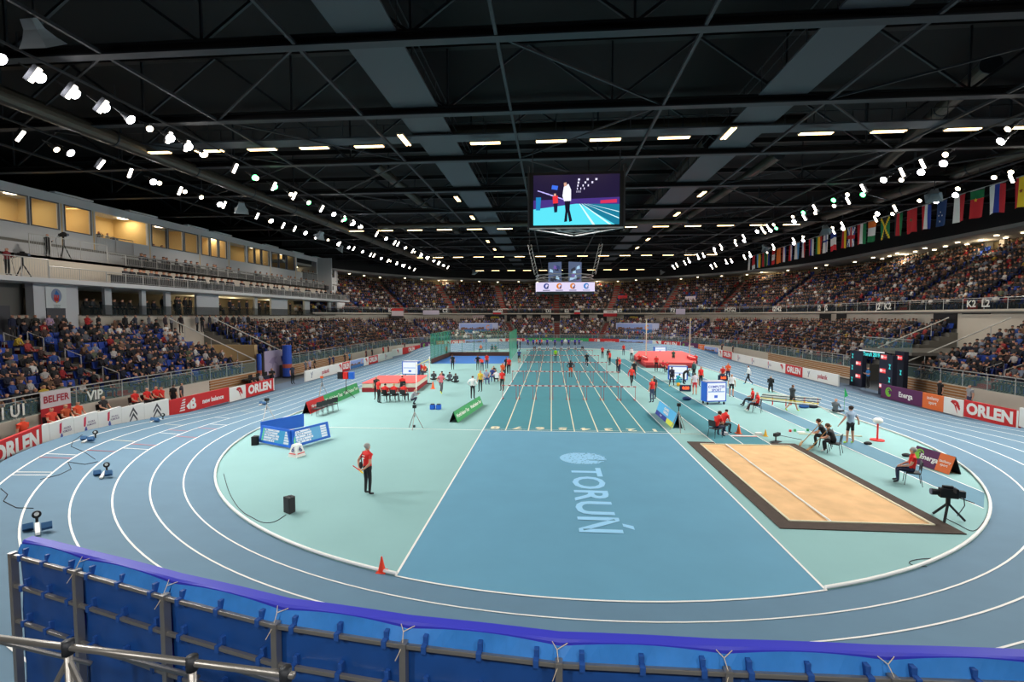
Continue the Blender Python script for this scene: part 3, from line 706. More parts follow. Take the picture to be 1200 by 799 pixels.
# railings of the press galleries
def railing(x, y0, y1, z, h, label, every=1.6, bars=True):
    t = thing('gallery_railing', label, 'railing', (x, y0, z)); L = y1 - y0
    MB().bar((0, 0, h), (0, L, h), .035, M_RAIL, 6).obj('handrail', t)
    n = max(1, int(L / every))
    for k in range(n + 1): MB().bar((0, L * k / n, 0), (0, L * k / n, h), .03, M_RAIL, 5).obj('rail_post', t)
    b = MB()
    if bars:
        k = 0
        while k * .16 < L: b.bar((0, k * .16, .08), (0, k * .16, h - .05), .012, M_RAIL, 4); k += 1
        b.bar((0, 0, .08), (0, L, .08), .015, M_RAIL, 4)
        b.obj('balusters', t, kind='stuff')
    else:
        b.poly([(0, 0, .08), (0, L, .08), (0, L, h - .06), (0, 0, h - .06)], M_DGLASS); b.obj('glass', t)
railing(XB1, YS, GX(61, XB1), 8.63, 1.23, 'railing of the low camera platform at the left picture edge')
railing(XB1, GX(62, XB1), GX(128, XB1), 8.63, .8, 'railing of the lower press gallery between camera platform and first press row')
railing(XB1, GX(128.5, XB1), YE, 8.63, .78, 'long railing of the lower press gallery')
railing(XB2, GX(40, XB2), GX(64.5, XB2), 10.4, 1.45, 'railing round the raised tripod camera, left part')
railing(XB2, GX(65, XB2), GX(130, XB2), 10.4, 1.45, 'railing of the raised camera platform below the square window')
railing(XB2, GX(131, XB2), YE - 3, 10.4, .9, 'long railing of the upper press gallery')
railing(XB3 + .05, GX(118, XB3), GX(160, XB3), 11.7, 1.3, 'railing in front of the open balcony box')
railing(XB3 + .05, GX(356, XB3), GX(373, XB3), 11.7, 1.3, 'railing of the dark balcony box at the far end', bars=False)
# ------------------------------------------------------------------ roof trusses, walkways, ducts
CH = [-15.0, -7.84, -1.42, 5.87, 13.47, 21.2, 28.9, 36.6, 44.3, 52, 59.7, 67.4, 75.1, 82.8]
for k, y in enumerate(CH):
    ordn = ['behind the camera', 'nearest', 'second', 'third', 'fourth', 'fifth', 'sixth', 'seventh', 'eighth', 'ninth', 'tenth', 'eleventh', 'twelfth', 'farthest'][k]
    hw = 41.5 if y < 52 else math.sqrt(max(9, 42 ** 2 - (y - YB) ** 2)); a, c = XS - hw, XS + hw
    if y < 60: a = -41
    t = thing('roof_truss', 'dark steel roof truss across the hall, %s %s' % (ordn, 'from the camera' if k else ''), 'roof truss', ((a + c) / 2, y, 16), 0, 'roof trusses'); h = (c - a) / 2
    b = MB(); b.box((0, 0, 0), (2 * h, .42, .07), M_STEEL); b.box((0, 0, .32), (2 * h, .42, .07), M_STEELD); b.box((0, 0, .17), (2 * h, .06, .3), M_STEELD); b.obj('bottom_chord', t)
    MB().box((0, 0, 3.3), (2 * h, .36, .34), M_STEELD).obj('top_chord', t)
    n = int(h * 2 / 3.9)
    for j in range(n):
        x0 = -h + j * 2 * h / n; x1 = x0 + 2 * h / n
        b = MB()
        if j % 2: b.bar((x0, 0, .3), (x1, 0, 3.2), .075, M_STEEL, square=True)
        else: b.bar((x0, 0, 3.2), (x1, 0, .3), .075, M_STEEL, square=True)
        b.obj('diagonal', t)
        if j % 2 == 0: MB().bar((x1, 0, .3), (x1, 0, 3.2), .06, M_STEEL, square=True).obj('strut', t)
b = MB()
for y in CH:
    for q in range(1, 3): pass
for x in (-31.8, -17, -9.4, -2.0, 5.2, 12.7, 20.3, 36):
    tag(MB().bar((x, -15, 16.05), (x, 80, 16.05), .085, M_STEEL, square=True).obj('tie_beam'), 'long steel tie bar running up the hall %s' % {-31.8: 'above the box fronts', -17: 'right of the left inner floodlights', -9.4: 'left of the left grey walkway', -2.0: 'left of the hanging screen', 5.2: 'right of the hanging screen', 12.7: 'right of the right grey walkway', 20.3: 'beside the right inner floodlights', 36: 'above the national flags'}[x], 'roof beam')
# roof bracing between trusses
for k in range(1, len(CH) - 2):
    y0, y1 = CH[k], CH[k + 1]
    for x0, x1 in ((-17, -9.4), (5.2, -2.0), (12.7, 20.3), (-28, -17), (20.3, 31)):
        if k % 2: x0, x1 = x1, x0
        tag(MB().bar((x0, y0, 16.1), (x1, y1, 16.1), .055, M_STEEL, square=True).obj('roof_brace'), 'slanting steel brace in the plane of the roof truss bottoms', 'roof brace', 'slanting roof braces')
M_GRATE = mat('grating_grey', (66, 70, 76), .6, noise=.1, nscale=30)
for x, wd, nm in ((-6.7, 2.2, 'left'), (10.6, 2.2, 'right')):
    t = thing('roof_walkway', 'wide grey grating walkway under the roof running up the hall, %s of the hanging screen' % nm, 'walkway', (x, 32, 16.35))
    b = MB(); b.box((0, 0, 0), (wd, 92, .08), M_GRATE); b.obj('grating', t)
    for s in (-1, 1):
        b = MB(); b.bar((s * wd / 2, -46, 1.05), (s * wd / 2, 46, 1.05), .03, M_STEEL, 5); b.bar((s * wd / 2, -46, .55), (s * wd / 2, 46, .55), .02, M_STEEL, 5)
        for y in range(-46, 47, 2): b.bar((s * wd / 2, y, 0), (s * wd / 2, y, 1.05), .025, M_STEEL, 4)
        b.obj('guard_rail', t)
LROWS = [(2.0, 'first'), (29.2, 'second'), (55.2, 'third'), (80, 'fourth')]
for y, nm in LROWS:
    t = thing('cross_walkway', 'narrow catwalk across the hall under the roof carrying the %s row of warm lights' % nm, 'walkway', (1.2, y, 16.15)); hw = 27 if y < 50 else 24
    b = MB(); b.box((0, .2, 0), (2 * hw, 1.1, .08), M_GRATE); b.obj('grating', t)
    b = MB()
    for s in (-.35, .75):
        b.bar((-hw, s, 1.05), (hw, s, 1.05), .025, M_STEEL, 5)
        for x in range(-hw, hw + 1, 2): b.bar((x, s, 0), (x, s, 1.05), .022, M_STEEL, 4)
    b.obj('guard_rail', t)
M_DUCT = mat('duct_grey', (76, 70, 62), .45, metal=.5, noise=.15)
for lab, A, B, r in (('brown ventilation duct along the left side between the floodlight rows', (-24.5, -12, 15.9), (-22, 78, 15.9), .42), ('brown ventilation duct along the right side between the floodlight rows', (31.0, -12, 16.5), (25.5, 78, 16.4), .42),
                     ('thick round duct rising left of the screen between trusses', (-7.6, 7.5, 17.3), (-7.2, 42, 17.3), .5), ('thick round duct right of the screen between trusses', (10.2, 7.5, 17.3), (9.6, 42, 17.3), .5),
                     ('slimmer round duct farther left of the screen', (-13, 10, 17.2), (-12.4, 44, 17.2), .36), ('slimmer round duct farther right of the screen', (15.6, 10, 17.2), (15, 44, 17.2), .36),
                     ('round duct crossing the hall above the first light row', (-6, 3.6, 16.95), (14, 3.6, 16.95), .42), ('pale round duct crossing the hall before the second light row', (-19, 27.2, 15.9), (14, 27.2, 15.9), .26), ('grey duct slanting through the trusses at the top right', (20, -1, 17.6), (25, 14, 17.6), .4)):
    t = thing('air_duct', lab, 'duct'); MB().bar(A, B, r, M_DUCT, 14).obj('duct_tube', t, smooth=False); A, B = Vector(A), Vector(B); n = max(3, int((B - A).length / 6))
    for k in range(n + 1):
        p = lerp(A, B, k / n); d = (B - A).normalized() * .05; MB().bar(p - d, p + d, r + .03, M_STEEL, 14).obj('duct_collar', t)
# warm strip lights
strip = None; M_WARM = glow((255, 214, 150), 7); M_HOUS = mat('lamp_housing', (120, 118, 112), .5)
def strip_light(x, y, z, rz, label):
    global strip
    if strip is None:
        strip = thing('strip_light', label, 'ceiling light', (x, y, z), rz, 'warm strip lights')
        b = MB(); b.box((0, 0, .05), (1.75, .34, .08), M_HOUS); b.obj('housing', strip)
        for s in (-.09, .09): MB().box((0, s, 0), (1.65, .09, .06), M_WARM).obj('tube', strip)
    else: dup(strip, (x, y, z), rz, label)
for r, (y, nm) in enumerate(LROWS):
    xs = [G(px, 170, 15.8).x for px in (165, 233, 300, 365, 432, 570, 646, 707, 783, 935, 1010, 1085, 1150)] if r == 0 else [x for x in (-25.6 + 3.4 * k for k in range(17))]
    for k, x in enumerate(xs):
        if r and abs(x - 1.5) > (26, 26, 24, 19)[r]: continue
        strip_light(x, y, 15.75, 0, 'warm strip light in the %s row across the roof, %s from the left' % (nm, ORD[k]))
strip_light(G(472, 162, 15.8).x, G(472, 162, 15.8).y + .3, 15.8, PI / 2, 'warm strip light set lengthwise beside the left grey walkway')
strip_light(G(856, 154, 15.8).x, G(856, 154, 15.8).y + .3, 15.8, PI / 2, 'warm strip light set lengthwise beside the right grey walkway')
for k, (x, y) in enumerate(((-8, 16), (12.2, 16), (-8, 24), (12.2, 24), (-8.5, 40), (12.5, 40), (-8.5, 48), (12.5, 48))): strip_light(x, y, 16.0, PI / 2, 'lengthwise warm strip light under the %s walkway, %s' % (('left', 'right')[k % 2], ('nearest', 'second', 'third', 'farthest')[k // 2]))
# floodlights in four rows
M_LW = glow((250, 248, 255), 22); M_LG = glow((90, 255, 140), 9); M_LY = glow((255, 236, 200), 12); M_HEAD = mat('lamp_head', (70, 72, 76), .4, metal=.5)
def flood_round(mt, r, name):
    b = MB(); b.bar((0, 0, 0), (0, 0, .34), r, M_HEAD, 14, r2=r * .45); b.bar((0, 0, .3), (0, 0, .45), .1, M_HEAD, 8); h = b.obj('floodlight')
    b = MB(); b.bar((0, 0, -.015), (0, 0, .005), r * .93, mt, 16); b.obj('lens', h)
    b = MB(); b.bar((-r - .04, 0, .1), (-r - .04, 0, .7), .02, M_HEAD, 4); b.bar((r + .04, 0, .1), (r + .04, 0, .7), .02, M_HEAD, 4); b.bar((-r - .04, 0, .7), (r + .04, 0, .7), .02, M_HEAD, 4); b.obj('yoke', h)
    return h
def flood_tube(mt):
    b = MB(); b.box((0, 0, .12), (.2, .66, .18), M_HEAD); h = b.obj('floodlight'); MB().box((0, 0, .0), (.14, .6, .06), mt).obj('lens', h); return h
PR = {'w': flood_round(M_LW, .22, 'w'), 'y': flood_round(M_LY, .16, 'y'), 'g': flood_round(M_LG, .2, 'g'), 't': flood_tube(glow((255, 244, 226), 12))}
used = set()
CLY = {'left inner': [(-9.4, -4.6), (-2.9, .8), (3.6, 9.1), (10.6, 16.2), (17.5, 23.5), (28.3, 33)], 'left outer': [(-2.5, 1.4), (4, 8.7), (10.4, 15.7), (17.6, 21), (24.2, 29)],
       'right inner': [(-3.5, 1.6), (4.4, 9.6), (11.8, 16.4), (18.3, 23), (26, 30)], 'right outer': [(1.5, 4.2), (7.2, 9.6), (12.5, 16.2), (19, 22.4), (26.6, 30)]}
for nm, x in ROWS.items():
    left = x < 0; inner = 'inner' in nm
    for k in range(1, 11):
        y0 = CH[k] + 1.1; pat = ('ywtwtyw', 'twytgy', 'tywtyw')[(k + inner) % 3] if inner else ('ywtwy', 'tywt', 'twyty')[k % 3]
        if k in (3, 4, 5) and inner: pat = pat.replace('w', 'g', 1)
        if k == 1 and nm == 'left inner': pat = 'wtwtwtww'
        cl = CLY[nm]; ya_, yb_ = cl[k - 1] if k <= len(cl) else (cl[-1][0] + 7.7 * (k - len(cl)), cl[-1][1] + 7.7 * (k - len(cl)))
        if k > 5: pat = pat[:4]
        for j, ch in enumerate(pat):
            yy = ya_ + (yb_ - ya_) * j / (len(pat) - 1); xx = x + (.35 if j % 2 else -.2)
            lab = '%s floodlight, %s lamp in the %s cluster of the %s row' % ({'w': 'round white', 'y': 'small round warm', 'g': 'round green', 't': 'oblong'}[ch], ORD[j], ('nearest', 'second', 'third', 'fourth', 'fifth', 'sixth', 'seventh', 'eighth', 'ninth', 'farthest')[k - 1], nm)
            p = PR[ch]
            if ch in used: p = dup(p)
            used.add(ch)
            p.location = (xx, yy, LAMP_Z - .25 * (j % 2)); p['label'] = lab; p['category'] = 'floodlight'; p['group'] = 'floodlights of the %s row' % nm
            aim = Vector(((14 if left else -14), -5 if k > 1 else 2, -11)).normalized()
            p.rotation_euler = (-aim).to_track_quat('Z', 'Y').to_euler()
    t = thing('lamp_bar', 'dark steel bar carrying the %s floodlight row' % nm, 'lamp bar', (x, 0, LAMP_Z + .55)); MB().bar((0, -10, 0), (0, 74, 0), .06, M_STEEL, square=True).obj('bar', t)
    for y in range(-9, 74, 4): MB().bar((0, y, 0), (0, y, .6), .03, M_STEEL, 4).obj('hanger', t)
# horn loudspeakers
M_HORN = mat('horn_grey', (150, 160, 165), .6)
for k, (px, py, lab) in enumerate(((40, 34, 'in the top left corner'), (283, 241, 'over the three pane box window'), (376, 274, 'over the far boxes'), (400, 290, 'beyond the far boxes'), (1095, 226, 'behind the blue starred flag'), (967, 267, 'behind the striped flags right of the middle'), (896, 289, 'behind the farthest flags'), (555, 318, 'left of the scoreboard cube, high'), (775, 318, 'right of the scoreboard cube, high'))):
    p = G(px, py, 15.0 if k else 15.6)
    t = thing('horn_loudspeaker', 'pale flared horn loudspeaker under the roof ' + lab, 'loudspeaker', p, .6 * k, 'horn loudspeakers')
    b = MB(); n = 8; R = Matrix.Rotation(math.radians(35), 3, 'X')
    prof = [(.5, .45, -.5), (.36, .3, -.28), (.24, .16, 0), (.2, .12, .3)]
    vs = []
    for hx, hy, z in prof: vs += [R @ Vector(v) for v in ((-hx, -hy, z), (hx, -hy, z), (hx, hy, z), (-hx, hy, z))]
    fs = [(4 * j + i, 4 * j + (i + 1) % 4, 4 * j + 4 + (i + 1) % 4, 4 * j + 4 + i) for j in range(3) for i in range(4)] + [(12, 13, 14, 15)]
    b.add(vs, fs, M_HORN); b.obj('horn', t); MB().bar((0, 0, .2), (0, 0, .95), .03, M_STEEL, 5).obj('bracket', t)
# ------------------------------------------------------------------ hanging screen
SY = 4.5
def onY(px, py, Y): d = ray(px, py); return CAM + d * ((Y - CAM.y) / d.y)
a, c = onY(625, 264, SY), onY(726.5, 203, SY)
cx, cz, sw, sh = (a.x + c.x) / 2, (a.z + c.z) / 2, c.x - a.x, c.z - a.z
t = thing('hanging_video_screen', 'large video screen hanging under the roof in mid hall', 'video screen', (cx, SY, cz))
b = MB()
b.box((0, .32, 0), (sw + .5, .5, sh + .35), M_BLACK); b.obj('cabinet', t)
for s in (-1, 1): b = MB(); b.box((s * (sw / 2 + .3), .3, .15), (.1, .5, sh + .9), M_STEEL); b.bar((s * (sw / 2 + .05), .3, sh / 2), (s * (sw / 2 + .05), .3, 16.2 - cz), .03, M_STEEL); b.obj('side_frame', t)
b = MB(); zb_ = -sh / 2 - .18
for s in (-1, 1): b.bar((s * (sw / 2 + .3), .1, zb_), (0, 3.2, zb_), .05, M_RAIL, square=True); b.bar((s * sw / 4, .1, zb_), (s * sw / 8, 1.6, zb_), .03, M_RAIL)
b.bar((-sw / 2 - .3, .1, zb_), (sw / 2 + .3, .1, zb_), .05, M_RAIL, square=True); b.bar((-sw * .3, 1.2, zb_), (sw * .3, 1.2, zb_), .04, M_RAIL)
for s in (-1, 1): b.bar((s * .9, 1.3, zb_), (0, .5, zb_), .03, M_RAIL); b.bar((s * .9, 1.3, zb_), (0, 2.2, zb_), .03, M_RAIL)
b.obj('underframe', t)
b = MB(); Q = lambda x, y: ((x - .5) * sw, (.5 - y) * sh)
def SP(pts, c_, z, e=1.1): T(b, [Q(*p) for p in pts], glow(c_, e), z)
SP([(0, 0), (1, 0), (1, 1), (0, 1)], (34, 26, 60), 0, .9)
SP([(0, .62), (.5, .52), (1, .56), (1, 1), (0, 1)], (90, 222, 240), .002)
SP([(.52, .56), (1, .6), (1, 1), (.95, 1)], (24, 120, 150), .004)
for k in range(4): e1 = min(1, .70 + .19 * k); SP([(.53 + .02 * k, .57), (e1 - .01, 1 if .70 + .19 * k < 1 else (.86 if k == 2 else .74)), (min(1, e1 + .02), 1 if .70 + .19 * k < 1 else (.89 if k == 2 else .76)), (.54 + .02 * k, .57)], (220, 250, 255), .006)
SP([(0, .5), (1, .46), (1, .6), (.5, .58), (0, .68)], (70, 50, 130), .007)
SP([(.78, .52), (.97, .5), (.97, .57), (.78, .58)], (210, 50, 90), .009)
for k in range(7): SP([(.05 + .05 * k, .3 + .03 * k), (.13 + .05 * k, .34 + .03 * k), (.13 + .05 * k, .36 + .03 * k), (.05 + .05 * k, .32 + .03 * k)], (190, 180, 255), .008)
for x0, x1 in ((.52, .53), (.62, .68), (.72, .8)):
    for k in range(5): s = k / 5; SP([(x0 + (.5 - x0) * s, .08 + .3 * s), (x0 + .025 * (1 - s) + (.5 - x0) * s, .08 + .3 * s), (x0 + .022 * (1 - s) + (.5 - x0) * s, .12 + .3 * s), (x0 + (.5 - x0) * s, .12 + .3 * s)], (230, 225, 255), .008)
SP([(.22, .2), (.29, .22), (.28, .3), (.21, .28)], (60, 110, 230), .009)
SP([(.355, .24), (.41, .18), (.44, .3), (.44, .52), (.36, .53), (.34, .42)], (245, 245, 255), .012); SP([(.365, .52), (.43, .52), (.425, .7), (.455, .92), (.42, .94), (.40, .75), (.395, .93), (.36, .94), (.375, .72)], (20, 20, 40), .012)
SP([(.355, .16), (.385, .15), (.39, .22), (.36, .235)], (215, 165, 140), .013)
SP([(.225, .42), (.285, .41), (.29, .56), (.23, .57)], (230, 50, 60), .012); SP([(.235, .57), (.285, .56), (.28, .74), (.245, .75)], (25, 30, 60), .012); SP([(.24, .37), (.265, .37), (.265, .42), (.24, .42)], (215, 165, 140), .012)
SP([(.03, .44), (.09, .44), (.08, .7), (.03, .7)], (30, 130, 190), .01)
o = b.obj('picture', t); o.matrix_local = frame((0, .05, 0), (1, 0, 0), (0, 0, 1))
# scoreboard cube
CY = 29.0
a, c = onY(628, 342, CY), onY(697, 330, CY); cx, rw, rz_, rh = (a.x + c.x) / 2, c.x - a.x, (a.z + c.z) / 2, c.z - a.z
t = thing('scoreboard_cube', 'hanging scoreboard ring with small screens above it in the middle of the hall', 'scoreboard', (cx, CY + rw / 2, rz_))
def ring(r, z0, z1, mt, b, n=8):
    P = [(r * math.cos(PI / n + 2 * PI * k / n), r * math.sin(PI / n + 2 * PI * k / n)) for k in range(n)]; b.slab(P, z0, z1, mt)
Pm = [(-rw / 2, -rw / 2 + .5), (-rw / 2 + .1, -rw / 2 + .25), (0, -rw / 2), (rw / 2 - .1, -rw / 2 + .25), (rw / 2, -rw / 2 + .5), (rw / 2, rw / 2), (-rw / 2, rw / 2)]
b = MB(); b.slab(Pm, -rh / 2, rh / 2, M_BLACK); b.obj('ring_body', t)
b = MB()
for p, q in zip(Pm, Pm[1:] + Pm[:1]):
    b.poly([(p[0] * 1.01, p[1] * 1.01, -rh / 2 + .04), (q[0] * 1.01, q[1] * 1.01, -rh / 2 + .04), (q[0] * 1.01, q[1] * 1.01, rh / 2 - .04), (p[0] * 1.01, p[1] * 1.01, rh / 2 - .04)], glow((226, 216, 246), 1.0))
b.obj('ring_screen', t)
for x, c1, c2 in ((-.32 * rw / .5 * .5, (60, 80, 160), (30, 60, 120)), (-.1 * rw, (236, 140, 40), (60, 60, 130)), (.13 * rw, (236, 140, 40), (60, 60, 130)), (.36 * rw, (60, 140, 220), (160, 170, 210))):
    b = MB(); A = [(.32 * math.cos(math.radians(q)), .08 + .32 * math.sin(math.radians(q)), 0) for q in range(30, 331, 20)]; Bq = [(.16 * math.cos(math.radians(q)) + .05, .08 + .18 * math.sin(math.radians(q)), 0) for q in range(30, 331, 20)]
    b.strip(A, Bq, glow(c1, .8)); T(b, [(.0, -.1), (.2, .2), (.28, .15), (.12, -.25)], glow(c2, .6), .002); T(b, [(-.4, -.42), (.4, -.42), (.4, -.34), (-.4, -.34)], glow(c2, .6), .002)
    o = b.obj('ring_emblem', t); yy = -rw / 2 + .5 * abs(x) / rw * 1.0; o.matrix_local = frame((x, yy - .1, 0), (1, .12 if x > 0 else -.12, 0), (0, 0, 1))
for s in (-1, 1):
    b = MB(); x0, x1 = (s * .06 * rw, s * .29 * rw); z0, z1 = rh / 2 + .05, rh / 2 + 2.35
    P4 = [(x0, -rw * .36), (x1, -rw * .26), (x1, -rw * .2), (x0, -rw * .3)]; b.slab(P4, z0, z1, M_BLACK)
    y0, y1 = -rw * .36 - .02, -rw * .26 - .02
    def Z(u, v): return (x0 + (x1 - x0) * u, y0 + (y1 - y0) * u, z0 + .05 + (z1 - z0 - .1) * v)
    b.poly([Z(0, 0), Z(1, 0), Z(1, 1), Z(0, 1)], glow((90, 110, 150), .6))
    for k in range(9):
        u = rr.uniform(0, .7); v = rr.uniform(0, .8); d_ = [(a_[0], a_[1] - .01 - .002 * k, a_[2]) for a_ in (Z(u, v), Z(u + .28, v + .05), Z(u + .24, v + .22), Z(u + .03, v + .14))]; b.poly(d_, glow(rr.choice([(180, 220, 250), (40, 60, 120), (120, 90, 180), (70, 190, 220), (20, 30, 50)]), .8))
    b.obj('cube_screen', t)
    b = MB()
    for k in range(9):   # the lattice arms from which the ring hangs
        A = Vector((s * .50 * rw, -rw * .3, rh / 2 + .9)); Bz = Vector((s * .62 * rw, -rw * .3, rh / 2 + 4.3)); p, q = lerp(A, Bz, k / 9), lerp(A, Bz, (k + 1) / 9); w1 = Vector((.18, 0, 0))
        b.bar(p - w1, q - w1, .03, M_RAIL, 4); b.bar(p + w1, q + w1, .03, M_RAIL, 4); b.bar(p - w1, q + w1, .02, M_RAIL, 4)
    b.bar((s * .62 * rw, -rw * .3, rh / 2 + 4.3), (s * .62 * rw, -rw * .3, 16 - rz_), .03, M_STEEL, 4); b.obj('lattice_arm', t)
b = MB()
for k in range(12):
    a0, a1 = 2 * PI * k / 12, 2 * PI * (k + 1) / 12; R_ = rw * .52
    for z in (rh / 2 + .5, rh / 2 + .9): b.bar((R_ * math.cos(a0), R_ * math.sin(a0), z), (R_ * math.cos(a1), R_ * math.sin(a1), z), .035, M_RAIL, 4)
    b.bar((R_ * math.cos(a0), R_ * math.sin(a0), rh / 2 + .5), (R_ * math.cos(a1), R_ * math.sin(a1), rh / 2 + .9), .025, M_RAIL, 4)
b.obj('ring_truss', t)
# ------------------------------------------------------------------ national flags on the right
def FC(*c): return [col(x, .8) for x in c]
R_, W2, B_, G_, Y_, K_, O_ = (200, 36, 44), (232, 230, 226), (34, 60, 150), (20, 120, 70), (240, 200, 40), (24, 24, 26), (236, 120, 40)
LB = (90, 160, 220)
FLAGS = [(1189, 'v', [R_, Y_, Y_, R_], 'red and yellow flag with a small crest'), (1160, 'v', [W2, B_, R_], 'white blue red flag with a small shield'), (1137, 'h', [G_, R_, R_], 'green and red flag with a round crest'), (1117, 'v', [W2, R_], 'white and red flag'), (1097, 'v', [(24, 60, 110)], 'dark blue starred flag'),
 (1079, 'v', [R_, W2, B_], 'red white blue flag'), (1063, 'v', [R_], 'plain red flag with a small star'), (1047, 'v', [K_, R_, G_], 'black red green flag'), (1032, 'x', [G_, Y_, K_], 'green and black flag with a yellow cross'), (1017, 'h', [O_, W2, G_], 'orange white green flag'),
 (1005, 'v', [R_, W2, G_], 'red white green flag'), (993, 'u', [B_, W2, R_], 'blue flag with red and white crosses'), (984, 'v', [K_, R_, Y_], 'black red gold flag'), (973, 'h', [B_, W2, R_], 'blue white red flag with horizontal bands'), (964, 'c', [W2, B_], 'white flag with a blue cross'),
 (956, 'v', [G_, Y_, R_], 'green yellow red flag'), (947, 'v', [R_, B_, W2], 'red blue flag with a white cross'), (938, 'v', [B_, W2, R_], 'blue white red flag beside the quartered one'), (931, 'v', [W2, LB], 'white and light blue flag'), (924, 'v', [R_, W2, B_], 'red white blue flag, small and far'),
 (916, 'v', [R_, W2, B_], 'red white blue flag next to the orange one'), (910, 'v', [O_], 'orange flag'), (904, 'h', [R_, W2, R_], 'red white red flag with a leaf'), (897, 'v', [G_, Y_, B_], 'green yellow blue flag'), (892, 'v', [K_, R_, G_], 'dark green and red flag'), (886.5, 'v', [LB, Y_], 'blue and yellow flag'), (881, 'h', [R_, R_, W2], 'red flag with white lower end'), (876, 'v', [W2], 'white flag, farthest of all')]
XF = 32.0
for px, kd, cs, lab in FLAGS:
    y = GX(px, XF); zt_ = 15.54; fw, fh = 1.25 if px > 950 else 1.15, 2.05
    t = thing('national_flag', lab + ' hanging under the roof on the right', 'flag', (XF, y, zt_), rnd.uniform(-.12, .12), 'national flags along the right side')
    b = MB(); nx, ny = 12, 10; ms = FC(*cs); vs = []; ph = rnd.uniform(0, 6)
    for j in range(ny + 1):
        for i in range(nx + 1):
            s, q = i / nx, j / ny; vs.append((.06 * math.sin(7 * s + ph + 1.5 * q) * (.3 + q), (.5 - s) * fw * (1 - .07 * q), -fh * q + .04 * math.sin(4 * s + ph) + .05 * (s - .5) ** 2 * 4 * -1))
    for j in range(ny):
        for i in range(nx):
            s, q = (i + .5) / nx, (j + .5) / ny
            s = 1 - s if False else s
            if kd == 'v': k_ = int(s * len(ms))
            elif kd == 'h': k_ = int(q * len(ms))
            elif kd == 'x': k_ = 1 if abs(abs(s - .5) - abs(q - .5)) < .1 else (0 if abs(s - .5) > abs(q - .5) else 2)
            elif kd == 'c': k_ = 1 if abs(s - .5) < .12 or abs(q - .38) < .07 else 0
            else: k_ = 2 if abs(s - .5) < .09 or abs(q - .5) < .06 else (1 if abs(abs(s - .5) - abs(q - .5)) < .09 or abs(s - .5) < .17 else 0)
            k0 = j * (nx + 1) + i; b.add([vs[k0], vs[k0 + 1], vs[k0 + nx + 2], vs[k0 + nx + 1]], [(0, 1, 2, 3)], ms[min(k_, len(ms) - 1)])
    b.obj('cloth', t)
    if px in (1097, 1063, 1137, 1189, 904):
        b = MB(); cst = {1097: W2, 1063: G_, 1137: Y_, 1189: (150, 60, 40), 904: R_}[px]
        for sy, sz, sr in (((.2, -1.2, .09), (-.2, -1.25, .09), (0, -.95, .08), (.05, -1.7, .1)) if px == 1097 else ((0, -.95 if px != 1137 else -.75, .17),)):
            b.poly([(-.09, sy + (sr if q % 2 == 0 else sr * .45) * math.sin(q * PI / 5), sz + (sr if q % 2 == 0 else sr * .45) * math.cos(q * PI / 5)) for q in range(10)], col(cst))
        b.obj('flag_emblem', t)
    MB().bar((0, -fw / 2, .03), (0, fw / 2, .03), .025, M_RAIL, 5).obj('flag_rod', t)
tag(MB().bar((XF, GX(1260, XF), 15.62), (XF, GX(872, XF), 15.62), .018, M_RAIL, 4).obj('flag_cable'), 'thin cable carrying the national flags on the right', 'cable')
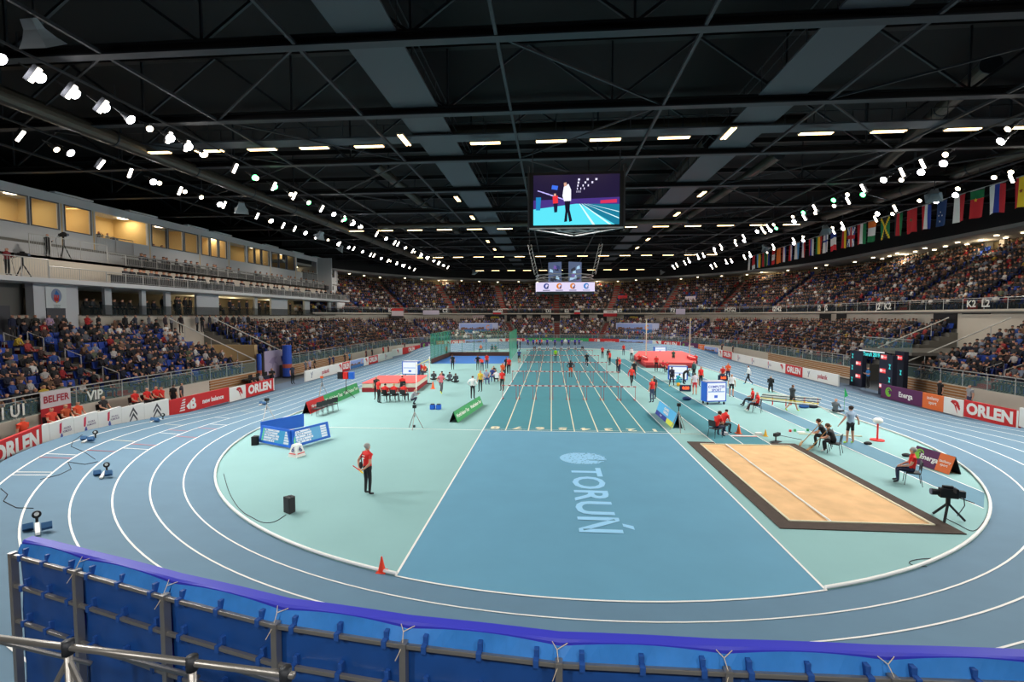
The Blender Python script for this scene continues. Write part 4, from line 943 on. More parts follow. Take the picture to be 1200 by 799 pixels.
# ------------------------------------------------------------------ people
BASE = dict(pel=(0, 0, .95), sp=(0, .01, 1.12), ch=(0, 0, 1.30), uc=(0, 0, 1.42), nk=(0, .005, 1.505), hb=(0, .02, 1.575), hm=(0, .015, 1.65), ht=(0, .0, 1.72),
            sR=(.17, 0, 1.41), eR=(.235, -.02, 1.13), wR=(.25, .05, .88), hR=(.245, .08, .80), lR=(.095, 0, .90), kR=(.11, .02, .50), aR=(.11, -.01, .09), tR=(.135, .15, .045))
POSE = {
 'stand': {}, 'wide': dict(kR=(.17, .02, .5), aR=(.2, 0, .09), tR=(.24, .15, .045), kL=(-.17, .02, .5), aL=(-.2, 0, .09), tL=(-.24, .15, .045)),
 'behind': dict(eR=(.31, -.13, 1.15), wR=(.11, -.24, .95), hR=(.04, -.25, .93), eL=(-.31, -.13, 1.15), wL=(-.10, -.24, .93), hL=(-.03, -.265, .91)),
 'hips': dict(eR=(.38, -.08, 1.17), wR=(.20, .06, 1.0), hR=(.15, .10, .98), eL=(-.38, -.08, 1.17), wL=(-.20, .06, 1.0), hL=(-.15, .10, .98)),
 'crossed': dict(eR=(.25, .06, 1.14), wR=(.02, .20, 1.18), hR=(-.07, .19, 1.21), eL=(-.25, .06, 1.14), wL=(-.02, .22, 1.14), hL=(.07, .21, 1.17)),
 'out': dict(eR=(.36, .02, 1.18), wR=(.50, .10, .96), hR=(.54, .15, .90), eL=(-.34, -.02, 1.17), wL=(-.46, .06, .93), hL=(-.49, .10, .86), kR=(.13, .02, .5), aR=(.15, 0, .09), kL=(-.13, .02, .5), aL=(-.15, 0, .09), tR=(.19, .15, .045), tL=(-.19, .15, .045)),
 'front': dict(eR=(.23, .06, 1.15), wR=(.12, .28, 1.24), hR=(.09, .34, 1.28), eL=(-.23, .06, 1.15), wL=(-.12, .28, 1.24), hL=(-.09, .34, 1.28)),
 'camera': dict(eR=(.25, .12, 1.28), wR=(.10, .26, 1.50), hR=(.07, .24, 1.58), eL=(-.25, .12, 1.26), wL=(-.10, .26, 1.48), hL=(-.07, .28, 1.56)),
 'walk': dict(kR=(.10, .17, .52), aR=(.10, .30, .10), tR=(.10, .45, .08), kL=(-.10, -.06, .50), aL=(-.10, -.38, .18), tL=(-.10, -.27, .06), eR=(.24, -.14, 1.15), wR=(.26, -.14, .90), hR=(.25, -.12, .82), eL=(-.24, .08, 1.15), wL=(-.24, .25, .98), hL=(-.23, .31, .93)),
 'run': dict(kR=(.10, .32, .68), aR=(.10, .15, .30), tR=(.10, .28, .22), kL=(-.10, -.05, .48), aL=(-.10, -.28, .11), tL=(-.10, -.14, .05), eR=(.26, -.20, 1.2), wR=(.24, -.02, 1.05), hR=(.22, .05, 1.08), eL=(-.26, .05, 1.17), wL=(-.2, .28, 1.22), hL=(-.18, .34, 1.27)),
 'bend': dict(pel=(0, -.08, .93), sp=(0, .06, 1.06), ch=(0, .24, 1.16), uc=(0, .35, 1.22), nk=(0, .42, 1.26), hb=(0, .48, 1.29), hm=(0, .54, 1.33), ht=(0, .59, 1.37), sR=(.17, .34, 1.2), eR=(.2, .38, .95), wR=(.14, .5, .75), hR=(.13, .53, .68), sL=(-.17, .34, 1.2), eL=(-.2, .38, .95), wL=(-.14, .5, .75), hL=(-.13, .53, .68)),
}
def shift(dz, dy=0, **over):
    d = {k: (v[0], v[1] + dy, v[2] + dz) for k, v in BASE.items() if k[0] in 'pscunhew' or k in ('sR', 'eR', 'wR', 'hR')}
    d.update(over); return d
POSE['sit'] = shift(-.41, -.02, lR=(.10, 0, .52), kR=(.14, .42, .52), aR=(.13, .40, .09), tR=(.15, .55, .045), eR=(.25, .06, .76), wR=(.15, .27, .66), hR=(.10, .34, .63))
POSE['sitback'] = shift(-.42, -.04, lR=(.10, -.02, .52), kR=(.15, .40, .53), aR=(.14, .62, .10), tR=(.16, .76, .09), kL=(-.10, .42, .50), aL=(-.10, .48, .09), tL=(-.10, .62, .045), eR=(.24, .05, .75), wR=(.10, .24, .70), hR=(.03, .27, .70), eL=(-.24, .05, .75), wL=(-.08, .24, .68), hL=(-.01, .28, .68))
POSE['sitlean'] = shift(-.42, 0, sp=(0, .06, .70), ch=(0, .15, .86), uc=(0, .21, .97), nk=(0, .26, 1.05), hb=(0, .30, 1.11), hm=(0, .31, 1.19), ht=(0, .31, 1.26), sR=(.17, .2, .95), eR=(.22, .28, .70), wR=(.12, .45, .62), hR=(.06, .50, .62), sL=(-.17, .2, .95), eL=(-.22, .28, .70), wL=(-.12, .45, .62), hL=(-.06, .50, .62), lR=(.10, 0, .52), kR=(.17, .42, .52), aR=(.15, .36, .09), tR=(.18, .5, .045))
POSE['ground'] = shift(-.80, 0, lR=(.10, 0, .13), kR=(.36, .28, .20), aR=(.02, .42, .08), tR=(-.12, .46, .06), kL=(-.36, .28, .18), aL=(-.04, .34, .06), tL=(.10, .38, .05), eR=(.24, .12, .38), wR=(.12, .30, .42), hR=(.08, .36, .46), eL=(-.24, .12, .38), wL=(-.12, .30, .42), hL=(-.08, .36, .46))
POSE['squat'] = shift(-.58, -.02, sp=(0, .03, .52), ch=(0, .12, .70), uc=(0, .17, .81), nk=(0, .21, .89), hb=(0, .25, .95), hm=(0, .26, 1.02), ht=(0, .26, 1.09), sR=(.17, .16, .79), sL=(-.17, .16, .79), lR=(.10, 0, .34), kR=(.19, .36, .48), aR=(.14, .10, .10), tR=(.17, .26, .045), eR=(.25, .30, .62), wR=(.14, .46, .70), hR=(.09, .50, .75), eL=(-.25, .30, .62), wL=(-.14, .46, .70), hL=(-.09, .50, .75))
POSE['kneel'] = shift(-.42, 0, lR=(.10, 0, .5), kR=(.12, .10, .08), aR=(.12, -.34, .08), tR=(.12, -.46, .05), eR=(.22, .10, .75), wR=(.14, .30, .72), hR=(.12, .36, .70))
POSE['blocks'] = shift(-.55, -.1, pel=(0, -.15, .42), sp=(0, -.02, .48), ch=(0, .14, .55), uc=(0, .25, .60), nk=(0, .33, .62), hb=(0, .39, .62), hm=(0, .46, .63), ht=(0, .53, .64), sR=(.17, .24, .57), eR=(.2, .26, .32), wR=(.2, .27, .1), hR=(.2, .30, .04), sL=(-.17, .24, .57), eL=(-.2, .26, .32), wL=(-.2, .27, .1), hL=(-.2, .30, .04), lR=(.1, -.15, .38), kR=(.12, .08, .2), aR=(.12, -.3, .12), tR=(.12, -.2, .04), kL=(-.12, 0, .08), aL=(-.12, -.42, .12), tL=(-.12, -.34, .04))
RAD = dict(pel=.135, sp=.12, ch=.135, uc=.115, nk=.058, hb=.07, hm=.098, ht=.07, s=.068, e=.047, w=.032, h=.040, l=.088, k=.060, a=.042, t=.038)
EDG = [('pel', 'sp', 'top'), ('sp', 'ch', 'top'), ('ch', 'uc', 'top'), ('uc', 'nk', 'neck'), ('nk', 'hb', 'neck'), ('hb', 'hm', 'head'), ('hm', 'ht', 'head')]
for s in 'RL': EDG += [('uc', 's' + s, 'top'), ('s' + s, 'e' + s, 'sleeve'), ('e' + s, 'w' + s, 'fore'), ('w' + s, 'h' + s, 'hand'), ('pel', 'l' + s, 'bottom'), ('l' + s, 'k' + s, 'thigh'), ('k' + s, 'a' + s, 'shin'), ('a' + s, 't' + s, 'shoe')]
TAGS = ['skin', 'hair', 'top', 'sleeve', 'bottom', 'shin', 'shoe']   # material slots
def person_mesh(pose, detail=1, bulk=1.0):
    J = dict(BASE); J.update({k: v for k, v in POSE[pose].items()})
    for k in list(J):
        if k.endswith('R') and k[:-1] + 'L' not in J: x, y, z = J[k]; J[k[:-1] + 'L'] = (-x, y, z)
    E = list(EDG); R = {k: RAD.get(k, RAD.get(k[0])) for k in J}
    for k in ('pel', 'sp', 'ch', 'uc'): R[k] *= bulk
    for s in 'RL':      # heel
        a = Vector(J['a' + s]); t_ = Vector(J['t' + s])
    if detail >= 2:
        for s in 'RL':
            w_, h = Vector(J['w' + s]), Vector(J['h' + s]); d = (h - w_).normalized(); sgn = 1 if s == 'R' else -1
            side = d.cross(Vector((0, 0, 1))); side = side.normalized() if side.length > .3 else Vector((0, 1, 0)); R['h' + s] = .032
            curl = Vector((-sgn * .4, 0, -.2)).normalized() * .02
            for f, (o, l) in enumerate(((-.027, .062), (-.009, .075), (.009, .070), (.027, .055))):
                a_, c_, e_ = 'f%d%s0' % (f, s), 'f%d%s1' % (f, s), 'f%d%s2' % (f, s)
                J[a_] = tuple(h + side * o + d * .03); J[c_] = tuple(h + side * o * 1.1 + d * (.03 + l * .55) + curl * .4); J[e_] = tuple(h + side * o * 1.1 + d * (.03 + l) + curl * 1.3)
                R[a_] = .010; R[c_] = .0085; R[e_] = .007
                E += [('h' + s, a_, 'hand'), (a_, c_, 'hand'), (c_, e_, 'hand')]
            a_, c_ = 'th%s0' % s, 'th%s1' % s
            J[a_] = tuple(w_ + (h - w_) * .6 + side * -.045 + d * .01); J[c_] = tuple(w_ + (h - w_) * .6 + side * -.062 + d * .045); R[a_] = .012; R[c_] = .009
            E += [('w' + s, a_, 'hand'), (a_, c_, 'hand')]
    if detail >= 1:
        up = (Vector(J['ht']) - Vector(J['hb'])).normalized(); fw = Vector((1, 0, 0)).cross(up) * -1
        if fw.y < 0: fw = -fw
        hm = Vector(J['hm']); J['nose'] = tuple(hm + fw * .108 - up * .02); R['nose'] = .014; E.append(('hm', 'nose', 'face'))
        for s, g in (('R', 1), ('L', -1)): J['ear' + s] = tuple(hm + Vector((g * .098, 0, 0)) - up * .01); R['ear' + s] = .013; E.append(('hm', 'ear' + s, 'face'))
    K = list(J); idx = {k: i for i, k in enumerate(K)}
    me = bpy.data.meshes.new('body'); me.from_pydata([J[k] for k in K], [(idx[a], idx[c]) for a, c, _ in E], [])
    o = bpy.data.objects.new('body', me); COL.objects.link(o)
    md = o.modifiers.new('skin', 'SKIN'); md.use_smooth_shade = True; md.branch_smoothing = .3
    if not me.skin_vertices:
        bpy.context.view_layer.objects.active = o; bm = bmesh.new(); bm.from_mesh(me); bm.verts.layers.skin.verify(); bm.to_mesh(me); bm.free()
    for i, k in enumerate(K):
        me.skin_vertices[0].data[i].radius = (R[k], R[k]); me.skin_vertices[0].data[i].use_root = (k == 'pel')
    if detail >= 1: sb = o.modifiers.new('sub', 'SUBSURF'); sb.levels = 1; sb.render_levels = 1
    dg = bpy.context.evaluated_depsgraph_get(); dg.update()
    out = bpy.data.meshes.new_from_object(o.evaluated_get(dg)); bpy.data.objects.remove(o); bpy.data.meshes.remove(me)
    out.materials.clear()
    n = len(out.vertices); co = np.empty(n * 3); out.vertices.foreach_get('co', co); co = co.reshape(-1, 3)
    # widen the torso, flatten it front to back along its own lean
    segs = [(np.array(J[a]), np.array(J[c]), tg) for a, c, tg in E]
    def nearest(P):
        best = np.full(len(P), 9.); lab = np.zeros(len(P), int); tt = np.zeros(len(P))
        for i, (a, c, tg) in enumerate(segs):
            ra, rb = R[E[i][0]], R[E[i][1]]
            d = c - a; t_ = np.clip(((P - a) @ d) / (d @ d), 0, 1); q = np.linalg.norm(P - (a + t_[:, None] * d), axis=1) - (ra + (rb - ra) * t_)
            if tg == 'face': q += .03
            mk = q < best; best[mk] = q[mk]; lab[mk] = i; tt[mk] = t_[mk]
        return lab, tt
    lab, tt = nearest(co); tor = np.isin(lab, [i for i, s in enumerate(segs) if s[2] in ('top', 'bottom')])
    co[tor, 0] *= 1.22
    out.vertices.foreach_set('co', co.ravel()); out.update()
    m_ = len(out.polygons); ce = np.empty(m_ * 3); out.polygons.foreach_get('center', ce); ce = ce.reshape(-1, 3)
    lab, tt = nearest(ce); mi = np.zeros(m_, int)
    up = np.array(J['ht']) - np.array(J['hb']); up /= np.linalg.norm(up); fwd = np.cross(up, [1, 0, 0]); fwd = fwd if fwd[1] > 0 else -fwd; hm = np.array(J['hm'])
    for i in range(m_):
        tg = segs[lab[i]][2]
        if tg in ('neck', 'hand', 'face'): k = 0
        elif tg == 'head': r_ = ce[i] - hm; k = 1 if (r_ @ up > .035 or (r_ @ fwd < -.005 and r_ @ up > -.06)) else 0
        elif tg == 'top': k = 4 if (lab[i] == 0 and tt[i] < .25) else 2
        elif tg == 'sleeve': k = 2 if tt[i] < .55 else 3
        elif tg == 'fore': k = 3
        elif tg in ('bottom',): k = 4
        elif tg == 'thigh': k = 4 if tt[i] < .75 else 5
        elif tg == 'shin': k = 5
        else: k = 6
        mi[i] = k
    for _ in TAGS: out.materials.append(M_SKIN)
    out.polygons.foreach_set('material_index', mi); out.name = 'body_' + pose
    return out
PM = {}
def get_pm(pose, detail, bulk=1.0):
    k = (pose, detail, bulk)
    if k not in PM: PM[k] = person_mesh(pose, detail, bulk)
    return PM[k]
HAIRC = {'dark': (38, 28, 24), 'brown': (84, 58, 40), 'grey': (170, 166, 160), 'blond': (196, 160, 104), 'bald': (205, 150, 122), 'black': (18, 16, 16)}
def person(label, pose, loc, rz, top=BLK, bottom=BLK, hair='dark', sleeves=False, shorts=False, shoe=(30, 30, 32), skin=None, detail=1, scale=1.0, cat='person', group=None, bulk=1.08, name='person'):
    me = get_pm(pose, detail, bulk); o = bpy.data.objects.new(name, me); COL.objects.link(o)
    o.location = loc; o.rotation_euler[2] = math.radians(rz); o.scale = (scale,) * 3
    sk = skin or M_SKIN
    ms = [sk, col(HAIRC[hair], .8) if hair != 'bald' else sk, col(top, .75), col(top, .75) if sleeves else sk, col(bottom, .75), sk if shorts else col(bottom, .75), col(shoe, .6)]
    for i, mm in enumerate(ms): o.material_slots[i].link = 'OBJECT'; o.material_slots[i].material = mm
    tag(o, label, cat, group)
    return o
def hair_cap(o, pose, rgb, long=False):
    J = dict(BASE); J.update(POSE[pose]); hm = Vector(J['hm']); b = MB(); b.ell(hm + Vector((0, -.018, .03)), (.102, .108, .092), col(rgb, .9), 12, 8)
    if long: b.ell(hm + Vector((0, -.075, -.07)), (.085, .05, .13), col(rgb, .9), 10, 6)
    h = b.obj('hair', o, smooth=True); return h
def eyes(o, pose):
    J = dict(BASE); J.update(POSE[pose]); hm = Vector(J['hm'])
    for s in (-1, 1): b = MB(); b.ell(hm + Vector((s * .032, .088, .012)), (.011, .008, .008), col((30, 24, 22)), 8, 5); b.obj('eye', o)
def chair(loc, rz, label, group='black stacking chairs on the infield'):
    t = thing('stacking_chair', label, 'chair', loc, math.radians(rz), group)
    MB().box((0, 0, .445), (.44, .42, .05), M_CHAIR).obj('seat', t, bevel=.015)
    MB().box((0, -.235, .72), (.42, .035, .32), M_CHAIR, M=Matrix.Rotation(.12, 3, 'X')).obj('backrest', t, bevel=.012)
    for x in (-.21, .21):
        b = MB(); b.path([(x, .2, .43), (x * 1.08, .24, 0)], .012, M_STEEL, 6); b.obj('leg', t)
        b = MB(); b.path([(x * 1.08, -.27, 0), (x, -.2, .43), (x, -.25, .82)], .012, M_STEEL, 6); b.obj('leg', t)
    return t
def GP(px, py): p = G(px, py); p.z = 0; return p
def fwd(rz): a = math.radians(rz); return Vector((-math.sin(a), math.cos(a), 0))
# ---- the man in the foreground
p = GP(431, 580); o = person('grey haired man in red polo, hands behind his back, alone on the left infield', 'behind', p, -32, RED, BLK, 'grey', detail=2, scale=1.02); hair_cap(o, 'behind', (168, 164, 158)); eyes(o, 'behind')
MB().path([(-.17, -.03, 1.46), (-.10, -.17, 1.28), (-.04, -.175, 1.12)], .016, M_BLK, 5).obj('bag_strap', o)
b = MB(); b.ell((-.06, -.21, 1.06), (.085, .05, .12), col((24, 24, 28)), 12, 8); b.obj('shoulder_bag', o, smooth=True)
t = thing('signal_flag', 'rolled red and yellow flag held behind the back of the man alone on the infield', 'flag', p + Vector((0, 0, .93)), math.radians(-32))
MB().bar((-.36, -.31, .10), (.02, -.31, 0), .016, M_RED, 8, r2=.02).obj('rolled_cloth', t); MB().bar((.02, -.31, 0), (.17, -.31, -.05), .024, col((238, 200, 30)), 8).obj('grip', t)
b = MB(); T(b, [(-.07, 1.36), (.07, 1.36), (.07, 1.385), (-.07, 1.385)], W_); T(b, [(-.02, 1.27), (.05, 1.27), (.05, 1.31), (-.02, 1.31)], W_); b.v = [(x, -.150, y) for x, y, z in b.v]; b.obj('shirt_print', o)
# ---- right hand side, nearest people
p = GP(1068, 567); rz = 62
o = person('grey haired man in red polo seated right of the sand pit', 'sit', p, rz, RED, NAVY, 'grey', detail=2, bulk=1.1); hair_cap(o, 'sit', (165, 160, 155)); eyes(o, 'sit'); chair(p - fwd(rz) * .02, rz, 'black chair under the man in red right of the sand pit')
p = GP(978, 531); rz = 50
o = person('man in black with white striped trousers seated with a rake, nearer of two', 'sitlean', p, rz, BLK, BLK, 'brown', detail=2, shoe=(230, 230, 230)); hair_cap(o, 'sitlean', (90, 62, 42)); chair(p, rz, 'black chair under the nearer man with a rake')
p2 = GP(967, 524)
o = person('bearded man in black seated with a wooden rake, farther of two', 'sitlean', p2, rz + 8, BLK, BLK, 'brown', detail=2); hair_cap(o, 'sitlean', (60, 40, 30)); chair(p2, rz + 8, 'black chair under the farther man with a rake')
M_WOODL = mat('rake_wood', (178, 134, 78), .6)
for q, r, lab in ((p, rz, 'nearer'), (p2, rz + 8, 'farther')):
    t = thing('wooden_rake', 'wide wooden sand rake held by the %s of the two seated men' % lab, 'rake', q, math.radians(r)); MB().bar((.02, .95, .04), (-.16, .12, 1.25), .018, M_WOODL, 6).obj('shaft', t); MB().box((.02, .97, .035), (.95, .09, .05), M_WOODL).obj('rake_head', t)
p = GP(996, 520); o = person('athlete in pale grey shirt and black shorts seen from behind, arms held out', 'out', p, 10, (158, 178, 200), BLK, 'dark', shorts=True, detail=2, shoe=(190, 240, 60), scale=1.04); hair_cap(o, 'out', (50, 34, 28))
p = GP(838, 512); rz = -60; o = person('man in red shirt seated left of the sand pit runway, nearer of two', 'sitlean', p, rz, RED, NAVY, 'dark', detail=2); hair_cap(o, 'sitlean', (70, 40, 30)); chair(p, rz, 'black chair under the nearer red shirt beside the sand pit')
p = GP(846, 508); o = person('person in red shirt seated left of the sand pit runway, farther of two', 'sitlean', p, rz, RED, BLK, 'dark'); chair(p, rz, 'black chair under the farther red shirt beside the sand pit')
p = GP(979, 484); person('photographer in grey sitting cross-legged by the green flag', 'ground', p, -60, (96, 100, 106), (46, 50, 56), 'bald', sleeves=True)
p = GP(928, 482); person('athlete in dark tracksuit top walking past the pole rack', 'walk', p, -75, (46, 54, 58), BLK, 'brown', sleeves=True, shorts=True, shoe=(200, 240, 50))
p = GP(903, 459); person('photographer in black kneeling with a camera in front of the far right track', 'kneel', p, -20, BLK, BLK, 'grey', sleeves=True)
p = GP(887, 483); rz = 60; person('grey haired official in red seated with crossed hands beside the pole rack', 'sitback', p, rz, RED, (60, 24, 30), 'grey', shoe=(220, 220, 210)); chair(p, rz, 'grey chair under the grey haired official in red')
p = GP(881, 477); person('dark haired woman in red and black seated behind the grey haired official', 'sitback', p, rz, RED, BLK, 'black'); chair(p, rz, 'grey chair under the dark haired woman in red')
p = GP(877, 451); person('athlete in white jacket and black tights walking across the far track', 'walk', p, 60, WHT, BLK, 'dark', sleeves=True, shoe=(80, 170, 220))
p = GP(857, 465); person('athlete in white vest and black shorts behind the blue board trolley', 'stand', p, 170, (214, 210, 212), BLK, 'blond', shorts=True)
p = GP(853, 447); person('person in orange standing behind a small red clock', 'front', p, 150, (236, 88, 40), NAVY, 'brown')
p = GP(847, 445); person('person in red seated beside the one in orange', 'sit', p, 140, RED, NAVY, 'brown')
p = GP(814, 463); person('athlete in white shirt and red shorts seen from behind', 'stand', p, -10, (214, 206, 214), (206, 36, 44), 'dark', shorts=True)
p = GP(821, 453); person('official in red behind the athlete in red shorts', 'stand', p, 200, RED, BLK, 'brown')
p = GP(813, 444); person('person in dark green top by the pole vault mat', 'stand', p, 30, (50, 84, 84), BLK, 'dark', sleeves=True)
p = GP(801, 450); person('person in dark clothes standing before the far blue trolley', 'bend', p, -120, BLK, BLK, 'dark', sleeves=True)
p = GP(787, 453); person('athlete in black striding by the runway with yellow shoes', 'walk', p, -30, (34, 36, 60), BLK, 'dark', shoe=(236, 200, 30), sleeves=True)
p = GP(793, 452); person('person in turquoise crouching by the yellow ball', 'squat', p, -80, (40, 176, 190), (40, 160, 176), 'dark', sleeves=True)
p = GP(782, 438); person('official in red seated left of the far blue trolley', 'sitback', p, 200, RED, BLK, 'dark'); chair(p, 200, 'black chair left of the far blue trolley')
p = GP(777, 436); person('second official in red seated left of the far blue trolley', 'sitback', p, 200, (200, 30, 50), BLK, 'brown'); chair(p, 200, 'second black chair left of the far blue trolley')
p = GP(769, 435); person('official in red with green cap standing at the vault mat', 'stand', p, 160, RED, BLK, 'dark')
p = GP(789, 426); person('athlete in dark green standing behind the vault mat', 'stand', p, 180, (30, 86, 72), (24, 60, 56), 'dark')
p = GP(815, 427); person('official in red seated at the right end of the vault mat', 'sit', p, 170, RED, BLK, 'brown'); chair(p, 170, 'black chair at the right end of the vault mat')
p = GP(749, 427); person('official in red seated at the left end of the vault mat', 'sit', p, 150, RED, BLK, 'brown'); chair(p, 150, 'black chair at the left end of the vault mat')
p = GP(740, 422); person('athlete in white jacket left of the vault mat', 'walk', p, 160, WHT, BLK, 'dark', sleeves=True)
p = GP(730.7, 416.5); person('official in red and grey standing at the far end of the straight', 'stand', p, 180, RED, (70, 70, 90), 'brown')
p = GP(764, 472); person('official in red top and jeans with green cap beside the sprint straight', 'stand', p, 30, RED, JEAN, 'blond'); p = GP(766.5, 468); person('person in black behind the official with the green cap', 'stand', p, 30, BLK, BLK, 'dark')
p = GP(740, 453); person('grey haired official in red walking beside the sprint straight', 'walk', p, 190, (228, 50, 34), BLK, 'grey', sleeves=True); p = GP(743, 444); person('person in black behind the grey haired official by the straight', 'stand', p, 180, BLK, BLK, 'brown')
p = GP(726, 437.5); person('official in red with yellow folder by the hurdles', 'stand', p, 60, RED, NAVY, 'brown'); p = GP(723.5, 437); person('person in black next to the official with the yellow folder', 'stand', p, -60, BLK, BLK, 'brown')
p = GP(714.5, 428); person('official in red at the second last hurdle row', 'stand', p, 50, RED, BLK, 'brown'); p = GP(713, 424); person('person in dark jacket at the second last hurdle row', 'stand', p, 0, BLK, (60, 70, 70), 'brown', sleeves=True)
p = GP(706, 420); person('official in red holding a yellow ball near the far hurdles', 'front', p, 180, RED, BLK, 'brown')
# sprinters and warmers-up
p = GP(651, 424); person('athlete in lime green shirt jogging away on the straight', 'walk', p, 0, (150, 214, 30), (50, 60, 70), 'brown')
p = GP(668.6, 442.5); person('athlete in black shirt and orange shorts, hands on hips on the straight', 'hips', p, 0, (22, 26, 34), (236, 84, 30), 'black', shorts=True, skin=M_SKIND)
p = GP(687.5, 430.5); person('athlete in black running towards the camera on the straight', 'run', p, 180, BLK, BLK, 'brown', shoe=(230, 230, 230), sleeves=True)
for px, lab in ((618.6, 'first from the left, outside lane eight'), (625, 'second from the left'), (632.5, 'third from the left'), (641.3, 'fourth from the left'), (650.3, 'fifth from the left'), (658.5, 'sixth from the left'), (666.4, 'seventh from the left'), (673.8, 'eighth from the left'), (678.6, 'rightmost')):
    p = GP(px, 407.3); person('helper in purple shirt behind the start, ' + lab, 'stand', p, 180, (62, 50, 170), BLK, 'brown', group='helpers in purple behind the start')
for px, lab in ((628.8, 'between the second and third helpers'), (634.8, 'beside the third helper')): p = GP(px, 407); person('official in orange red striding behind the start, ' + lab, 'walk', p, 120, (236, 66, 40), BLK, 'brown')
p = GP(662.5, 406.8); person('athlete in white standing behind the start', 'stand', p, 180, WHT, (190, 190, 190), 'dark', sleeves=True)
for px, tc, lab in ((626.5, (30, 30, 34), 'leftmost, in black'), (632, WHT, 'second, in white'), (641.5, (220, 224, 236), 'third, in pale top'), (649.5, (230, 230, 230), 'fourth, in white'), (657.5, (210, 220, 240), 'fifth, in pale blue'), (666, (236, 236, 240), 'sixth, in white'), (674, (220, 226, 240), 'seventh, in pale top'), (682.5, (36, 34, 50), 'rightmost, in dark top')):
    p = GP(px, 410.2); person('sprinter crouching at the start line, ' + lab, 'blocks', p, 180, tc, (40, 50, 90), 'dark', group='crouching sprinters at the start', shorts=True)
p = GP(609.5, 410); person('person in black at the far left of the start', 'stand', p, 90, BLK, BLK, 'brown', sleeves=True); p = GP(606.5, 409); person('person in dark blue at the far left of the start', 'stand', p, 120, (40, 60, 120), BLK, 'brown')
p = GP(608.3, 425.5); person('athlete in blue shirt and bare legs left of the hurdles', 'front', p, 0, (40, 70, 130), (40, 40, 50), 'dark', shorts=True)
# left half of the infield
p = GP(554, 467.5); person('athlete in white jacket and black tights seen from behind by the green board', 'hips', p, -5, WHT, BLK, 'brown', sleeves=True, detail=2)
p = GP(517, 462.5); person('athlete in pink shirt and patterned tights running across the left infield', 'run', p, -150, (228, 120, 130), (90, 84, 92), 'blond', shoe=(220, 230, 40), detail=2)
p = GP(444, 472.5); person('official in red with black cap standing beside the high jump mat', 'stand', p, -40, RED, BLK, 'black'); p = GP(441.5, 468); person('grey haired person in black behind the official with the cap', 'stand', p, 180, BLK, BLK, 'grey')
for px, lab in ((451.8, 'left'), (462, 'middle'), (473.5, 'right')):
    p = GP(px, 470.5); person('high jump judge in red seated with back to the camera, %s of three' % lab, 'sit', p, -8, RED, BLK, ('blond', 'black', 'dark')[int(px) % 3], group='high jump judges'); chair(p, -8, 'black chair of the %s high jump judge' % lab)
p = GP(471.5, 459); person('official in red seated in front of the mat facing the judges', 'sit', p, 30, RED, (60, 60, 90), 'dark'); chair(p, 30, 'chair of the official in front of the mat')
p = GP(482.5, 474); person('photographer in grey squatting beside the judges', 'squat', p, -80, (150, 152, 158), (40, 46, 66), 'bald', sleeves=True, detail=1)
p = GP(493, 440); person('official in red standing at the far high jump upright', 'sit', p, 200, RED, BLK, 'dark'); chair(p, 200, 'chair of the official at the far upright'); p = GP(497.5, 441.5); person('official in red seated at the near side of the far upright', 'sit', p, 160, (220, 60, 30), NAVY, 'grey'); chair(p, 160, 'chair beside the far upright, nearer one')
for px, py, tc, lab in ((508.5, 446, (70, 74, 80), 'first from the left'), (518, 446, (56, 60, 70), 'second from the left'), (527, 447, (84, 86, 96), 'third from the left'), (534, 449, (60, 62, 68), 'fourth from the left')):
    p = GP(px, py); person('athlete in grey and black sitting on the infield before the cage, ' + lab, 'ground', p, 20, tc, BLK, 'dark', sleeves=True)
p = GP(530.5, 433.5); person('thrower in black vest standing before the landing area', 'stand', p, 10, BLK, BLK, 'dark', bulk=1.15)
p = GP(523, 418.5); person('official in red at the inner left net of the cage', 'stand', p, -100, RED, BLK, 'brown')
for px, py, tc, bc, hr, pz, lab in ((563, 459, (214, 180, 60), BLK, 'blond', 'stand', 'athlete in yellow and black top walking by the benches'), (588.5, 458, RED, BLK, 'brown', 'stand', 'official in red standing at the left edge of the straight'), (560, 434, BLK, (70, 90, 80), 'brown', 'hips', 'thrower in black vest left of the red shirts'), (565, 435, (230, 60, 40), NAVY, 'brown', 'bend', 'official in red bending beside the thrower'), (570.5, 432, RED, (70, 74, 84), 'brown', 'stand', 'official in red in front of the landing area'),
    (589, 440, (236, 96, 40), BLK, 'dark', 'sit', 'person in orange seated among the shot put group'), (593.5, 437.5, BLK, BLK, 'dark', 'stand', 'person in black standing right of the shot put group'), (596.5, 438, RED, BLK, 'brown', 'stand', 'person in red at the right net'), (577, 447, (30, 60, 130), (60, 90, 160), 'dark', 'sit', 'athlete in blue seated at the group'), (582, 448, (220, 224, 230), BLK, 'dark', 'squat', 'athlete in white crouching at the group'), (570, 450, (150, 160, 190), (40, 60, 120), 'brown', 'sit', 'athlete in pale top seated nearest in the group'), (580, 441, (24, 26, 30), BLK, 'brown', 'squat', 'photographer in black in the middle of the group'),
    (563.5, 412.5, (236, 110, 70), (60, 110, 110), 'blond', 'sit', 'official in orange seated behind the landing area'), (576.5, 412.5, (60, 110, 130), (30, 100, 90), 'brown', 'sit', 'first official in teal seated behind the landing area'), (580.5, 412.5, (40, 120, 120), (30, 100, 90), 'brown', 'sit', 'second official in teal seated behind the landing area')):
    p = GP(px, py); person(lab, pz, p, rnd.choice((160, 180, 20, 200)), tc, bc, hr)
    if pz == 'sit': chair(p, 170, 'dark chair of the ' + lab.replace('seated ', ''))
